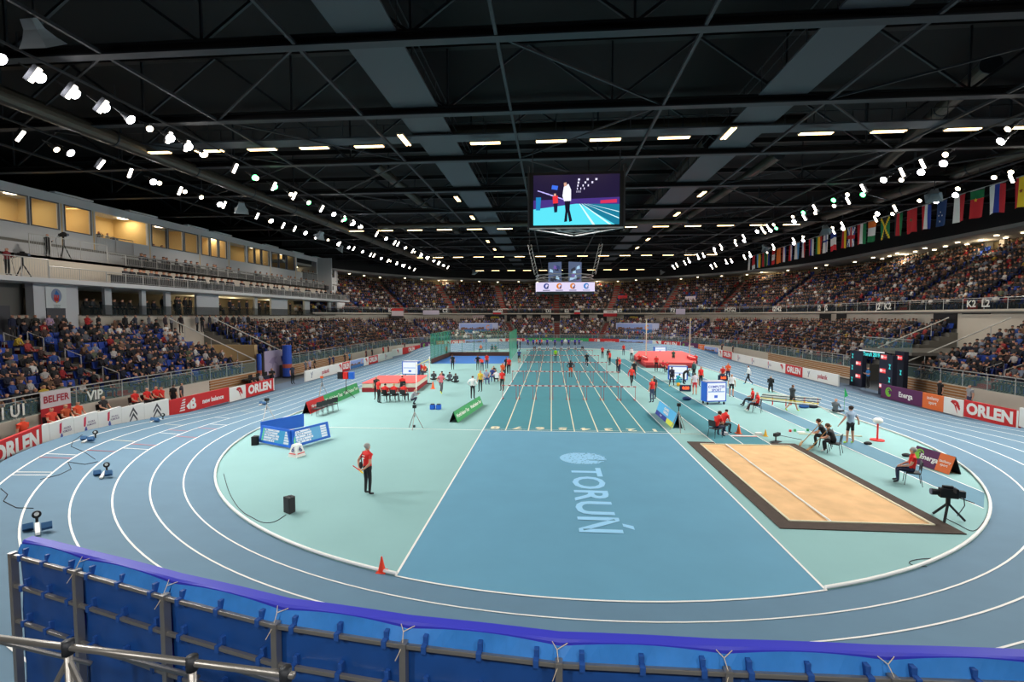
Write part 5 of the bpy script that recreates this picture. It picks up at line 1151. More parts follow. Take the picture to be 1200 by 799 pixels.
# staff between the boards and the stands
def gx(px, x, z=0): return Vector((x, GX(px, x), z))
b = MB(); ua_, ub_ = find_u(44, 25.2, z=.5), find_u(195, 25.2, z=.5); sweep(b, [(24.6, -.05), (24.6, .5), (25.95, .5), (25.95, -.05)], ua_, ub_, M_CONC, xc=XC, per=120, closed=True); struct(b, 'floor_staff_platform')
SLFT = [(27, 515, 'stand', (240, 74, 40), 'dark', 'marshal in orange shirt standing behind the red board at the left edge', -90), (62, 0, 'sit', (230, 70, 50), 'brown', 'marshal in orange and black seated by the hanging banner, left of three', -90), (78, 0, 'sit', (190, 80, 40), 'blond', 'marshal in orange and black seated by the hanging banner, middle of three', -90), (91, 0, 'sit', (236, 90, 50), 'dark', 'marshal in orange and black seated by the hanging banner, right of three', -90), (121, 0, 'sit', (40, 40, 44), 'blond', 'fair haired person sitting behind the ribbon boards', -90),
        (159, 0, 'sit', RED, 'dark', 'marshal in red behind the chevron boards, first from the left', -90), (172, 0, 'sit', RED, 'grey', 'marshal in red behind the chevron boards, second from the left', -90), (183, 0, 'sit', RED, 'blond', 'marshal in red behind the chevron boards, third from the left', -90), (189, 0, 'stand', RED, 'brown', 'marshal in red standing behind the chevron boards', -90), (203, 0, 'stand', BLK, 'dark', 'man in black behind the red sportswear board', 0), (213, 0, 'stand', (60, 60, 70), 'brown', 'man in grey and red behind the red sportswear board', -60),
        (297, 0, 'sit', BLK, 'brown', 'person in black at the desk before the left entrance', -90), (306, 0, 'sit', (170, 172, 180), 'brown', 'person in pale grey at the desk before the left entrance', -90), (319, 447, 'front', BLK, 'brown', 'person in black standing in the left entrance', -140), (343, 447, 'stand', (36, 44, 66), 'grey', 'man in dark suit standing beside the blue column at the left entrance', -110),
        (358, 0, 'stand', (90, 96, 104), 'dark', 'person in grey behind the polanik board, first', -90), (363, 0, 'stand', (170, 160, 190), 'dark', 'person in lilac behind the polanik board, second', -90), (369, 0, 'stand', BLK, 'brown', 'person in black behind the polanik board, third', -60), (386, 0, 'stand', NAVY, 'dark', 'person in navy behind the far left boards, left', -90), (390.5, 0, 'stand', (34, 40, 90), 'brown', 'person in navy behind the far left boards, right', -90), (404, 0, 'stand', (50, 44, 48), 'brown', 'person in black and red behind the far left boards', -90), (409.5, 0, 'stand', (50, 140, 190), 'dark', 'person in light blue behind the far left boards', 90),
        (429, 0, 'stand', (90, 40, 46), 'dark', 'person in dark red behind the city board on the left, first', -90), (436, 0, 'stand', BLK, 'dark', 'person in black behind the city board on the left', -90), (449, 0, 'stand', RED, 'dark', 'person in red behind the far left straight board', -90), (455, 0, 'stand', (110, 30, 40), 'dark', 'person in dark red behind the far left straight board', -90), (474, 0, 'stand', (70, 40, 40), 'dark', 'person in brown at the far left bend boards', -90)]
for px, py, pz, tc, hr, lab, rz in SLFT:
    if py and px > 300: p = GP(px, py + 12)
    else:
        u = find_u(px, 25.2, z=.9); p = st(u, 25.2)[0]
    if pz == 'sit' and px < 200: p = p + Vector((0, 0, .5))
    if px == 319: p = GP(319, 455)
    if px == 343: p = GP(343, 450)
    person(lab, pz, p, rz, tc, BLK, hr, group='staff behind the boards' if False else None)
    if pz == 'sit': chair(p, rz, 'chair of the ' + lab.replace('seated ', ''), 'chairs behind the boards')
for px, pz, tc, bc, hr, lab in ((1102, 'stand', (24, 22, 26), BLK, 'dark', 'person in black behind the orange board on the right'), (1137, 'stand', (150, 154, 160), JEAN, 'dark', 'man in grey sweater behind the white eagle board on the right'), (1019, 'front', (40, 120, 190), BLK, 'blond', 'person in blue shirt with papers between the results totems'), (846, 'stand', BLK, BLK, 'dark', 'person in black behind the far right eagle board, left'), (859, 'stand', BLK, BLK, 'dark', 'person in black behind the far right eagle board, right')):
    p = st(find_u(px, 25.4, z=.9), 25.4)[0] if px != 1019 else Vector((26.6, GX(1019, 26.6), 0)); person(lab, pz, p, 90, tc, bc, hr)
# ------------------------------------------------------------------ hurdles
M_HW = col((228, 206, 200)); M_HR = col((176, 84, 84)); hproto = None
for r, y in enumerate((9.72, 18.86, 28.0, 37.14, 46.28)):
    for ln in range(8):
        if r == 4 and ln in (3, 5): continue
        x = XL + 1.22 * (ln + .5); lab = 'hurdle in lane %s, %s row from the finish line' % (('eight', 'seven', 'six', 'five', 'four', 'three', 'two', 'one')[ln], ('first', 'second', 'third', 'fourth', 'farthest')[r])
        if hproto is None:
            hproto = thing('hurdle', lab, 'hurdle', (x, y, 0), 0, 'hurdles on the sprint straight')
            b = MB(); b.box((0, 0, 1.03), (1.18, .025, .075), M_HW)
            for k in (-.45, 0, .45): b.box((k, 0, 1.03), (.2, .03, .077), M_HR)
            b.obj('crossbar', hproto)
            for s in (-1, 1):
                MB().bar((s * .5, 0, .02), (s * .5, 0, 1.0), .02, M_HR, square=True).obj('upright', hproto); MB().bar((s * .5, -.02, .03), (s * .5, .68, .03), .025, M_HR, square=True).obj('foot', hproto)
        else: dup(hproto, (x, y, 0), 0, lab)
# ------------------------------------------------------------------ high jump mat and uprights
A, Bq, C_, D_ = G(424, 459.5), G(488, 459), G(501, 449), G(444, 449.6)
mt_ = thing('high_jump_mat', 'thick high jump mat with red top and cream and dark red sides', 'landing mat', (A.x, A.y, 0)); P = [(v.x - A.x, v.y - A.y) for v in (A, Bq, C_, D_)]
MB().slab(P, .0, .34, col((150, 30, 40))).obj('lower_layer', mt_, bevel=.03); MB().slab([(x * .995 + .02, y * .995 + .02) for x, y in P], .345, .68, col((222, 214, 196))).obj('upper_layer', mt_, bevel=.04); MB().slab(P, .69, .75, col((226, 82, 78))).obj('top_cover', mt_, bevel=.02)
for nm, px, py, h in (('near', 488, 461, 2.5), ('far', 503.5, 449.5, 2.45)):
    p = GP(px, py); t = thing('high_jump_upright', '%s white upright of the high jump' % nm, 'upright', p, 0, 'high jump uprights'); MB().bar((0, 0, .03), (0, 0, h), .045, M_WHITE, 8).obj('pole', t); MB().box((0, 0, .03), (.5, .4, .05), M_STEEL).obj('base_plate', t)
a, c = GP(488, 461), GP(503.5, 449.5); tag(MB().bar((a.x, a.y, 2.2), (c.x, c.y, 2.2), .03, col((220, 214, 90)), 6).obj('crossbar'), 'yellow crossbar between the high jump uprights', 'crossbar')
# pole vault
V = [GP(757, 431), GP(814, 431.5), GP(817, 424), GP(799, 416.5), GP(748, 416.5), GP(743, 422)]; o0 = V[0]
mt_ = thing('pole_vault_mat', 'large red pole vault landing mat beyond the right runways', 'landing mat', o0); P = [(v.x - o0.x, v.y - o0.y) for v in V]
MB().slab(P, 0, .3, col((130, 24, 34))).obj('lower_layer', mt_, bevel=.03); MB().slab(P, .305, .6, col((196, 60, 62))).obj('upper_layer', mt_, bevel=.03); MB().slab([(x, y) for x, y in P], .605, .68, col((232, 92, 88))).obj('top_cover', mt_, bevel=.02)
for px, dx in ((752, 0), (807, 0)):
    p = GP(px + 2, 427); b = MB(); b.slab([(-.5, -2), (.1, -2.4), (.7, 1.6), (.1, 2)], .68, .98, col((190, 40, 44))); b.box((.1, -.2, .99), (.12, 3, .02), W_); b.obj('collar_pad', mt_).location = (p.x - o0.x, p.y - o0.y, 0)
for px, lab in ((757, 'left'), (808, 'right')):
    p = GP(px, 422); t = thing('pole_vault_upright', 'tall pale %s upright of the pole vault' % lab, 'upright', p, 0, 'pole vault uprights'); MB().bar((0, 0, 0), (0, 0, 5.7), .07, col((206, 206, 180)), 8).obj('pole', t); MB().box((0, 0, .1), (1.0, .6, .2), M_STEEL).obj('base_plate', t)
# throwing cage
M_NET = see_mat('net_green', (16, 150, 110), .60, False); M_NETL = see_mat('net_pale', (150, 190, 150), .14, False)
Q0, Q1, Q2, Q3, Q4 = GP(505, 426), GP(527.5, 417), GP(598, 417), GP(597, 424), GP(605.5, 412)
b = MB(); b.poly([(q.x, q.y, .012) for q in (Q0, GP(599, 426), Q2, Q1)], mat('landing_blue', (44, 110, 190), .7, noise=.1)); cg0 = tag(b.obj('landing_area'), 'blue landing area floor inside the green throwing cage', 'landing area')
cg = thing('throwing_cage', 'green netted throwing cage around the blue landing area', 'cage', Q0)
def net(A, B, z0, z1, mt, nm):
    b = MB(); b.poly([(A.x - Q0.x, A.y - Q0.y, z0), (B.x - Q0.x, B.y - Q0.y, z0), (B.x - Q0.x, B.y - Q0.y, z1), (A.x - Q0.x, A.y - Q0.y, z1)], mt); return b.obj(nm, cg)
net(Q0, Q1, 0, 3.8, M_NET, 'side_net'); net(Q3, Q4, 0, 3.9, M_NET, 'side_net'); net(Q1, Q2, 0, 3.7, M_NETL, 'rear_net')
M_BR = col((96, 60, 48)); 
for A, B in ((Q1, Q2), (Q0, Q1)):
    d = (B - A); b = MB(); b.box(((A.x + B.x) / 2 - Q0.x, (A.y + B.y) / 2 - Q0.y, .3), (d.length, .1, .6), M_BR, rz=math.atan2(d.y, d.x)); b.obj('base_wall', cg)
for A, B, n in ((Q1, Q2, 5), (Q0, Q1, 6), (Q3, Q4, 3)):
    for k in range(n + 1): p = lerp(A, B, k / n) - Q0; MB().bar((p.x, p.y, 0), (p.x, p.y, 3.8), .035, col((70, 120, 100)), 6).obj('cage_post', cg)
MB().path([Q0 * 0 + Vector((0, 0, 3.8)), Q1 - Q0 + Vector((0, 0, 3.8)), Q2 - Q0 + Vector((0, 0, 3.7))], .035, col((70, 120, 100)), 5).obj('top_cable', cg)
# ------------------------------------------------------------------ cones, speakers, small things
def cone(px, py, h, c, lab):
    t = thing('marker_cone', lab, 'cone', GP(px, py)); b = MB(); b.bar((0, 0, .02), (0, 0, h), h * .24, c, 14, r2=h * .04); b.obj('cone_body', t); MB().box((0, 0, .012), (h * .62, h * .62, .024), c).obj('cone_base', t, bevel=.006)
M_OR = col((240, 100, 40))
cone(447.5, 670, .38, col((232, 62, 30)), 'small red cone at the inside of the near bend'); cone(865.5, 508, .5, M_OR, 'orange cone on the runway just before the sand pit'); cone(897, 511, .34, col((240, 180, 40)), 'yellow cone beside the white box by the sand pit'); cone(507.4, 455.5, .62, M_OR, 'orange cone beside the high jump upright')
def speaker(px, py, w_, h, rz, lab):
    t = thing('loudspeaker_box', lab, 'loudspeaker', GP(px, py), math.radians(rz)); b = MB(); b.slab([(-w_ / 2, w_ * .35), (-w_ * .32, -w_ * .35), (w_ * .32, -w_ * .35), (w_ / 2, w_ * .35)], 0, h, col((26, 26, 28))); b.obj('cabinet', t, bevel=.012)
    b = MB(); b.box((0, w_ * .355, h * .5), (w_ * .86, .01, h * .9), mat('speaker_grille', (48, 48, 50), .7, noise=.4, nscale=60)); b.obj('grille', t); MB().bar((-w_ * .15, 0, h + .02), (w_ * .15, 0, h + .02), .012, M_STEEL).obj('handle', t)
speaker(340, 600, .34, .5, 150, 'black loudspeaker box on the near left infield'); speaker(299.5, 521, .36, .42, 100, 'black loudspeaker box left of the blue results boards')
def cable(pts, lab, z=.012, r=.010):
    P = [G(*p, z) for p in pts]; Q_ = []
    for i in range(len(P) - 1):
        p0, p1, p2, p3 = P[max(0, i - 1)], P[i], P[i + 1], P[min(len(P) - 1, i + 2)]
        for k in range(6):
            t_ = k / 6; Q_.append(.5 * ((2 * p1) + (p2 - p0) * t_ + (2 * p0 - 5 * p1 + 4 * p2 - p3) * t_ ** 2 + (3 * p1 - p0 - 3 * p2 + p3) * t_ ** 3))
    Q_.append(P[-1]); 
    for v in Q_:
        rr_ = math.hypot(v.x - XC, v.y - YA) if v.y < YA else abs(v.x - XC); v.z = z + max(0, rr_ - R0) * SL * bankf(v.y)
    tag(MB().path(Q_, r, M_BLK, 5).obj('cable'), lab, 'cable')
cable([(335, 603), (322, 611), (308, 612), (295, 606), (285, 600), (276, 590), (268, 575), (262, 555)], 'thin black cable from the near loudspeaker box along the kerb')
cable([(1108, 607), (1122, 614), (1140, 622), (1152, 612), (1160, 596)], 'black cable from the television camera to the kerb'); cable([(1086, 664), (1070, 662), (1066, 658), (1078, 655), (1098, 654)], 'short loop of black cable inside the near right bend')
def tcable(pts, lab): cable([(x, y) for x, y in pts], lab, .1)
for pts, lab in (([(97, 521), (86, 530), (84, 536), (100, 540), (112, 546)], 'cable from the farthest starting block'), ([(115, 548), (100, 553), (80, 553), (84, 560), (70, 568), (48, 576)], 'cable between two starting blocks'), ([(40, 610), (20, 612), (5, 606), (10, 598), (2, 592)], 'cable beside the nearest starting block')):
    P = []
    for x, y in pts:
        v = G(x, y, .4); P.append(v)
    for v in P: rr_ = math.hypot(v.x - XC, v.y - YA) if v.y < YA else abs(v.x - XC); v.z = .012 + max(0, min(6.3, rr_ - R0)) * SL * bankf(v.y)
    tag(MB().path(P, .010, M_BLK, 5).obj('cable'), 'thin black ' + lab, 'cable')
def on_bank(px, py):
    z = .3
    for _ in range(12):
        v = G(px, py, z); rr_ = math.hypot(v.x - XC, v.y - YA) if v.y < YA else abs(v.x - XC); z = max(0, min(6.3, rr_ - R0)) * SL * bankf(v.y)
    return v
M_PEDAL = col((56, 104, 150))
for px, py, lab in ((44, 622, 'nearest one, in the outer lane'), (121, 558, 'in the fifth lane, middle one'), (103, 517, 'farthest of the three, by the ribbon boards'), (182, 494, 'by the chevron boards, small and far'), (308, 474, 'by the red sportswear board')):
    v = on_bank(px, py); rz = math.atan2(v.y - YA, v.x - XC) if v.y < YA else PI
    t = thing('starting_block', 'blue starting block on the left bend, ' + lab, 'starting block', v, rz + PI, 'starting blocks on the left bend')
    MB().box((0, 0, .06), (.09, .85, .06), W_).obj('rail', t)
    for s, dy in ((-1, .1), (1, -.12)): MB().box((s * .17, dy, .12), (.2, .2, .14), M_PEDAL, M=Matrix.Rotation(-.6, 3, 'X')).obj('pedal', t)
    b = MB(); b.bar((0, .62, .0), (0, .62, .18), .03, M_BLK); b.bar((0, .6, .24), (0, .66, .24), .095, M_BLK, 16); b.bar((0, .585, .26), (0, .6, .26), .05, W_, 10); b.obj('start_speaker', t)
# number cube
t = thing('lane_number_box', 'white tapered number box with a blue six on each face', 'number box', GP(348, 534), math.radians(26)); b = MB(); h = .52
lo = [(-.36, .0), (0, -.36), (.36, 0), (0, .36)]; hi = [(x * .55, y * .55) for x, y in lo]
vs = [(x, y, 0) for x, y in lo] + [(x, y, h) for x, y in hi]; b.add(vs, [(0, 1, 5, 4), (1, 2, 6, 5), (2, 3, 7, 6), (3, 0, 4, 7), (4, 5, 6, 7)], W_); b.obj('body', t)
for s in (-1, 1):
    n_ = Vector((s, -1, .62)).normalized(); c_ = Vector((s * .145, -.145, h * .60)) + n_ * .012; right = Vector((1, s, 0)) if s > 0 else Vector((1, -1, 0))
    up_ = n_.cross(right.normalized()); text('6', .3, col((50, 60, 120)), frame(c_, right, up_), t, bold=.03, name='digit')
    c2 = Vector((s * .17, -.17, h * .28)) + n_ * .012; b = MB(); T(b, [(-.2, -.02), (.2, -.02), (.2, .02), (-.2, .02)], M_RED); b.obj('red_stripe', t).matrix_local = frame(c2, right, up_)
# blue results boards, three sides of a low trailer
M_BLUEF = col((22, 96, 200)); 
t = thing('results_boards', 'low blue framed results boards standing in a triangle on the left infield', 'results board', GP(345, 524))
o0 = GP(345, 524); corners = [GP(304, 519.5), GP(341, 527.5), GP(387, 514), GP(352, 504.5)]
def lean_board(A, B, h, inward, rows, nm, parent, o0, e=.95, lean=.25):
    A, B = A - o0, B - o0; d = (B - A); L = d.length; up = (Vector((0, 0, 1)) + inward * lean).normalized(); M = frame((A + B) / 2 + up * (h / 2 + .08), d, up)
    b = MB(); b.box((0, 0, 0), (L, h, .1), M_BLUEF, M=Matrix.Identity(3)); o = b.obj(nm, parent, bevel=.01); o.matrix_local = M
    b = MB(); q = random.Random(int(L * 100)); W3, H3 = L * .86, h * .74
    T(b, [(-W3 / 2, -H3 / 2), (W3 / 2, -H3 / 2), (W3 / 2, H3 / 2), (-W3 / 2, H3 / 2)], glow((70, 170, 220), .7), .055)
    for r in range(rows):
        y1 = H3 / 2 - r * H3 / rows - .01; y0 = y1 - H3 / rows + .03; x = -W3 / 2 + .03
        for x0, x1 in ((0, .04), (.07, q.uniform(.45, .62)), (.80, .97)): T(b, [(x + x0 * W3, y0), (x + x1 * W3, y0), (x + x1 * W3, y1), (x + x0 * W3, y1)], glow((226, 238, 246), .75) if x0 else glow((120, 230, 120), .8), .058)
        for k in range(6): x0 = q.uniform(.08, .5); T(b, [(x + x0 * W3, y0 + .02), (x + (x0 + .02) * W3, y0 + .02), (x + (x0 + .02) * W3, y1 - .02), (x + x0 * W3, y1 - .02)], glow((90, 140, 200), .5), .06)
    b.obj('screen', o); return o
cen = (corners[0] + corners[2]) / 2
for i, (a, c) in enumerate(((0, 1), (1, 2))):
    A, B = corners[a], corners[c]; n_ = (cen - (A + B) / 2).normalized(); lean_board(A, B, .80, n_, 5, 'front_board', t, o0)
b = MB(); A, B = GP(306, 512) - o0, GP(356, 501) - o0; d = B - A
b.box((A + B) / 2 + Vector((0, 0, .42)), (d.length, .06, .7), M_BLUEF, rz=math.atan2(d.y, d.x)); b.obj('rear_board', t)
b = MB(); b.box(cen - o0 + Vector((.1, 0, .25)), (1.4, .9, .4), M_BLK, rz=.4); b.box(cen - o0 + Vector((.2, .1, .5)), (1.1, .6, .06), col((150, 140, 140)), rz=.4); b.obj('electronics_case', t)
def trolley(px, py, rz, w_, h, lab, word=None):
    t = thing('screen_trolley', lab, 'results board', GP(px, py), math.radians(rz), None)
    b = MB(); b.slab([(-w_ / 2, -.35), (w_ / 2, -.35), (w_ / 2, .35), (-w_ / 2, .35)], .2, h, M_BLUEF); b.obj('cabinet', t, bevel=.02)
    b = MB(); T(b, [(-w_ * .44, .28), (w_ * .44, .28), (w_ * .44, h - .06), (-w_ * .44, h - .06)], glow((232, 240, 252), 1.0)); T(b, [(-w_ * .40, .55 * h), (w_ * .40, .55 * h), (w_ * .4, .6 * h), (-w_ * .4, .6 * h)], glow((150, 190, 240), .8), .003); T(b, [(-w_ * .1, .3 * h), (w_ * .06, .3 * h), (w_ * .06, .42 * h), (-w_ * .1, .42 * h)], glow((60, 110, 220), .8), .003)
    o = b.obj('screen', t); o.matrix_local = frame((0, -.36, 0), (1, 0, 0), (0, 0, 1))
    if word: text(word, h * .15, glow((50, 90, 200), .7), frame((0, -.37, h * .72), (1, 0, 0), (0, 0, 1)), t, bold=.03)
    MB().box((0, 0, h + .03), (w_ * .9, .6, .06), col((190, 190, 196))).obj('lid', t)
    for x in (-1, 1):
        for y in (-1, 1): MB().bar((x * w_ * .4 - .03, y * .3, .09), (x * w_ * .4 + .03, y * .3, .09), .09, M_BLK, 10).obj('wheel', t)
trolley(836, 473, 12, 1.5, 1.55, 'blue screen trolley with white screen beside the runways', 'COMPUTER\nSPORT'); trolley(794, 447, -10, 1.7, 1.45, 'blue screen trolley with white screen near the vault mat'); trolley(482, 440.5, 0, 1.7, 1.5, 'blue screen trolley behind the high jump mat'); trolley(773, 413.5, 4, 1.9, 1.0, 'small blue framed board behind the vault mat')
def clock(px, py, lab, txt):
    t = thing('field_clock', lab, 'clock', GP(px, py)); MB().box((0, 0, .3), (.85, .25, .5), M_NAVY).obj('case', t, bevel=.02); text(txt, .3, glow((255, 90, 40), 2.0), frame((0, -.135, .32), (1, 0, 0), (0, 0, 1)), t, bold=.06, name='digits')
clock(803, 459, 'small red digit clock left of the athlete in red shorts', '0:28'); clock(847, 446.5, 'small red digit clock before the person in orange', '1:00')
t = thing('three_sided_clock', 'clock with dark and red faces on a black stand on the left infield', 'clock', GP(406, 466.5)); 
for k in range(3): b = MB(); b.box((-.42 + .42 * k, 0, 1.7), (.36, .3, .5), [M_BLK, M_RED, M_BLUEF][k]); b.obj('clock_face', t)
b = MB(); b.bar((0, 0, .5), (0, 0, 1.5), .03, M_BLK); [b.bar((0, 0, .6), (.6 * math.cos(a), .6 * math.sin(a), 0), .02, M_BLK) for a in (.3, 2.4, 4.5)]; b.obj('stand', t)
def tripod(px, py, h, lab, head=M_BLK, spread=.45, cat='tripod'):
    t = thing('survey_tripod', lab, cat, GP(px, py))
    for k in range(3): a = .5 + 2.094 * k; MB().bar((0, 0, h * .8), (spread * math.cos(a), spread * math.sin(a), 0), .022, M_ALU, 6).obj('leg', t)
    b = MB(); b.bar((0, 0, h * .55), (0, 0, h), .025, M_STEEL); b.box((0, 0, h + .05), (.18, .14, .16), head); b.obj('instrument', t); return t
tripod(486, 502, 1.15, 'grey tripod with a measuring device on the left infield line'); tripod(377.5, 466, 1.5, 'tripod with a small camera by the green board on the left', M_OR); tripod(795, 505, 1.35, 'tripod with a sensor at the finish line behind the blue and yellow board'); tripod(313, 493, 1.2, 'thin photo cell tripod behind the blue results boards')
tag(MB().box((0, 0, .06), (.14, .12, .12), M_BLK).obj('timing_box', loc=GP(485, 500.5)), 'tiny black timing box on the line by the grey tripod', 'box')
tag(MB().box((0, 0, .07), (.3, .2, .14), W_).obj('equipment_box', loc=GP(889, 510)), 'small white box between the orange and the yellow cone', 'box')
tag(MB().box((0, 0, .07), (.3, .22, .14), col((200, 196, 200))).obj('equipment_box', loc=GP(849, 509.5)), 'small pale box next to the seated men in red by the pit', 'box')
t = thing('blue_crate_pair', 'two small blue and black crates on the left infield', 'crate', GP(510.5, 479.5)); 
for s in (-1, 1): MB().box((s * .2, 0, .16), (.3, .35, .3), M_BLUEF).obj('crate', t, bevel=.02); MB().box((s * .2, 0, .33), (.22, .26, .05), M_BLK).obj('lid', t)
# A-frame boards
def aframe(A, B, h, segs, lab, depth=.5, side=1):
    o0 = A.copy(); d = (B - A); L = d.length; e = d.normalized(); n_ = Vector((e.y, -e.x, 0)) * side
    t = thing('a_frame_board', lab, 'advertising board', o0)
    up = (Vector((0, 0, h)) - n_ * depth * .5).normalized(); sl = math.hypot(h, depth * .5)
    for s, nm in ((1, 'front_panel'), (-1, 'rear_panel')):
        m_ = n_ * s; up_ = (Vector((0, 0, h)) - m_ * depth * .5).normalized(); x = 0
        for wt, mt, fn in segs:
            M = frame(e * (x + L * wt / 2) + m_ * depth * .5 + up_ * sl / 2, e if s * side > 0 else -e, up_)
            b = MB(); b.box((0, 0, 0), (L * wt, sl, .03), mt if s > 0 else M_BLK, M=Matrix.Identity(3)); o = b.obj(nm, t); o.matrix_local = M
            if s > 0 and fn: fn(t, M @ Matrix.Translation((0, 0, .02)), L * wt, sl)
            x += L * wt
GT = lambda t, M, L, h: text('World Indoor Tour', h * .45, W_, M, t, bold=.03)
aframe(GP(531.5, 495), GP(562, 474.5), .62, [(.5, M_GREENAD, GT), (.5, M_GREENAD, GT)], 'long green A-shaped board left of the sprint straight', side=1)
aframe(GP(359, 485), GP(418, 459.5), .75, [(.28, M_ORLEN, lambda t, M, L, h: text('NB new balance', h * .3, W_, M, t, bold=.03)), (.36, M_GREENAD, GT), (.36, M_GREENAD, GT)], 'red and green A-shaped board along the left infield edge', side=1)
def kuj(t, M, L, h):
    b = MB(); T(b, [(-L / 2, -h / 2), (L * .12, -h / 2), (L * .12, -h * .18), (-L / 2, -h * .18)], col((34, 50, 140))); T(b, [(L * .12, -h / 2), (L / 2, -h / 2), (L / 2, -h * .18), (L * .12, -h * .18)], col((206, 214, 70))); b.obj('lower_stripe', t).matrix_local = M
    text('KUJAWSKO\nPOMORSKIE', h * .24, W_, M @ Matrix.Translation((0, h * .15, .004)), t, bold=.03); text('TORUŃ', h * .16, W_, M @ Matrix.Translation((-L * .2, -h * .34, .006)), t)
aframe(GP(794, 502), GP(773, 484.5), .8, [(1.0, col((80, 176, 226)), kuj)], 'light blue and yellow A-shaped board between straight and runway', side=-1)
def eng(t, M, L, h): art_swirl(t, M @ Matrix.Translation((-L * .28, h * .1, 0)), h * .75); text('Energa', h * .4, W_, M @ Matrix.Translation((L * .15, 0, 0)), t, bold=.03)
aframe(GP(1074, 541), GP(1119, 556), .68, [(.64, M_PURP, eng), (.36, M_ORNG, lambda t, M, L, h: text('zasilamy\nsport', h * .2, W_, M, t))], 'purple and orange A-shaped board inside the right bend', side=1)
for k, (px, py) in enumerate(((372, 487), (378, 485), (384, 483), (390, 481))): chair(GP(px, py), 60, 'empty dark chair behind the red and green board, %s from the left' % ('first', 'second', 'third', 'fourth')[k], 'empty chairs behind the left board')
# wind sock stand, flag, poles, cameras
t = thing('wind_indicator', 'red stand with a white round head beside the right infield edge', 'wind gauge', GP(1028, 516)); MB().bar((0, 0, .02), (0, 0, .85), .04, M_RED, 10).obj('post', t); MB().bar((0, 0, 0), (0, 0, .05), .30, M_RED, 20).obj('base', t); b = MB(); b.ell((0, 0, .98), (.22, .2, .15), col((240, 238, 230)), 14, 8); b.obj('head', t, smooth=True)
t = thing('marker_flag', 'small green flag on a thin stick at the right infield edge', 'flag', GP(989, 484)); MB().bar((0, 0, 0), (0, 0, 1.6), .012, M_GREENAD, 6).obj('stick', t); b = MB(); b.poly([(0, 0, 1.6), (.02, .0, 1.0), (.24, .05, 1.08), (.12, .02, 1.35)], col((20, 160, 80))); b.poly([(0, .01, 1.6), (.02, .01, 1.0), (.24, .06, 1.08), (.12, .03, 1.35)], col((20, 160, 80))); b.obj('cloth', t)
def horse(px, py, lab):
    t = thing('trestle', lab, 'trestle', GP(px, py), -.5); MB().bar((-.5, 0, .6), (.5, 0, .6), .03, M_ALU).obj('beam', t)
    for x in (-.4, .4):
        for y in (-.2, .2): MB().bar((x, 0, .6), (x, y, 0), .022, M_RED).obj('leg', t)
horse(913, 475, 'red legged trestle under the vaulting poles, left one'); horse(935, 475, 'red legged trestle under the vaulting poles, middle one'); horse(950, 476, 'red legged trestle under the vaulting poles, right one')
for k in range(7):
    a, c = G(889 + k * .8, 468 - k * .6, .62), G(958 + k * .8, 476 - k * 1.0, .66); tag(MB().bar(a + Vector((0, 0, .03 * k)), c + Vector((0, 0, .03 * k)), .03, col([(60, 60, 64), (220, 214, 190), (214, 190, 60), (70, 70, 80), (200, 200, 196), (44, 44, 50), (230, 226, 210)][k]), 6).obj('vaulting_pole'), '%s vaulting pole lying on the trestles, %s of the bundle' % (('black', 'cream', 'yellow', 'grey', 'pale grey', 'dark', 'white')[k], ('lowest', 'second', 'third', 'fourth', 'fifth', 'sixth', 'topmost')[k]), 'pole')
tag(MB().bar(G(950, 470, .6), G(984, 490, .1), .025, W_, 6).obj('vaulting_pole'), 'white vaulting pole leaning from the trestles to the floor', 'pole'); tag(MB().bar(G(936, 508, .03), G(1010, 511, .03), .03, M_CREAM, 6).obj('vaulting_pole'), 'cream pole lying on the floor behind the seated men with rakes', 'pole')
for px, py, c, lab in ((942, 478, (40, 90, 160), 'blue bag under the vaulting poles'), (953, 478, (30, 40, 60), 'dark bag under the vaulting poles'), (1017, 521, (30, 26, 26), 'small black bag right of the athlete in grey'), (805, 469, (30, 60, 110), 'blue bag left of the white screen trolley'), (1062, 535, (26, 26, 30), 'dark jacket lying behind the seated man in red')):
    b = MB(); sz = .55 if px > 1000 else 1; b.ell((0, 0, .13 * sz), (.34 * sz, .2 * sz, .15 * sz), col(c), 12, 8); b.bar((-.12 * sz, 0, .25 * sz), (.12 * sz, 0, .25 * sz), .02, M_BLK); tag(b.obj('sports_bag', loc=GP(px, py), smooth=True), lab, 'bag')
b = MB(); b.ell((0, 0, .16), (.16, .16, .16), col((240, 170, 30)), 12, 8); tag(b.obj('ball', loc=GP(795, 452.5), smooth=True), 'yellow orange ball near the far screen trolley', 'ball')
def tvcam(p, rz, h, lab, s=1.0):
    t = thing('television_camera', lab, 'camera', p, math.radians(rz)); K = col((30, 30, 34))
    b = MB(); b.box((0, 0, h), (.18, .45, .28), K); b.box((0, .02, h + .18), (.1, .26, .08), K); b.box((0, -.3, h), (.14, .2, .2), col((60, 60, 66))); b.obj('camera_body', t, bevel=.015)
    b = MB(); b.bar((0, .2, h), (0, .42, h), .08, K, 12, r2=.10); b.bar((0, .42, h), (0, .44, h), .09, col((90, 100, 120)), 12); b.obj('lens', t); MB().box((-.18, -.1, h + .14), (.2, .05, .14), K).obj('viewfinder', t)
    b = MB(); b.bar((0, 0, h * .55), (0, 0, h - .12), .06, K, 8); b.obj('head', t)
    for k in range(3): a = .5 + 2.094 * k; MB().bar((0, 0, h * .62), (.42 * math.cos(a), .42 * math.sin(a), .03), .035, K, 6).obj('tripod_leg', t)
    MB().path([(.08, -.4, h - .05), (.18, -.48, h - .4), (.15, -.3, .1)], .012, K, 5).obj('camera_cable', t)
    MB().bar((0, -.2, h - .1), (.05, -.65, h - .25), .015, K, 5).obj('pan_bar', t); return t
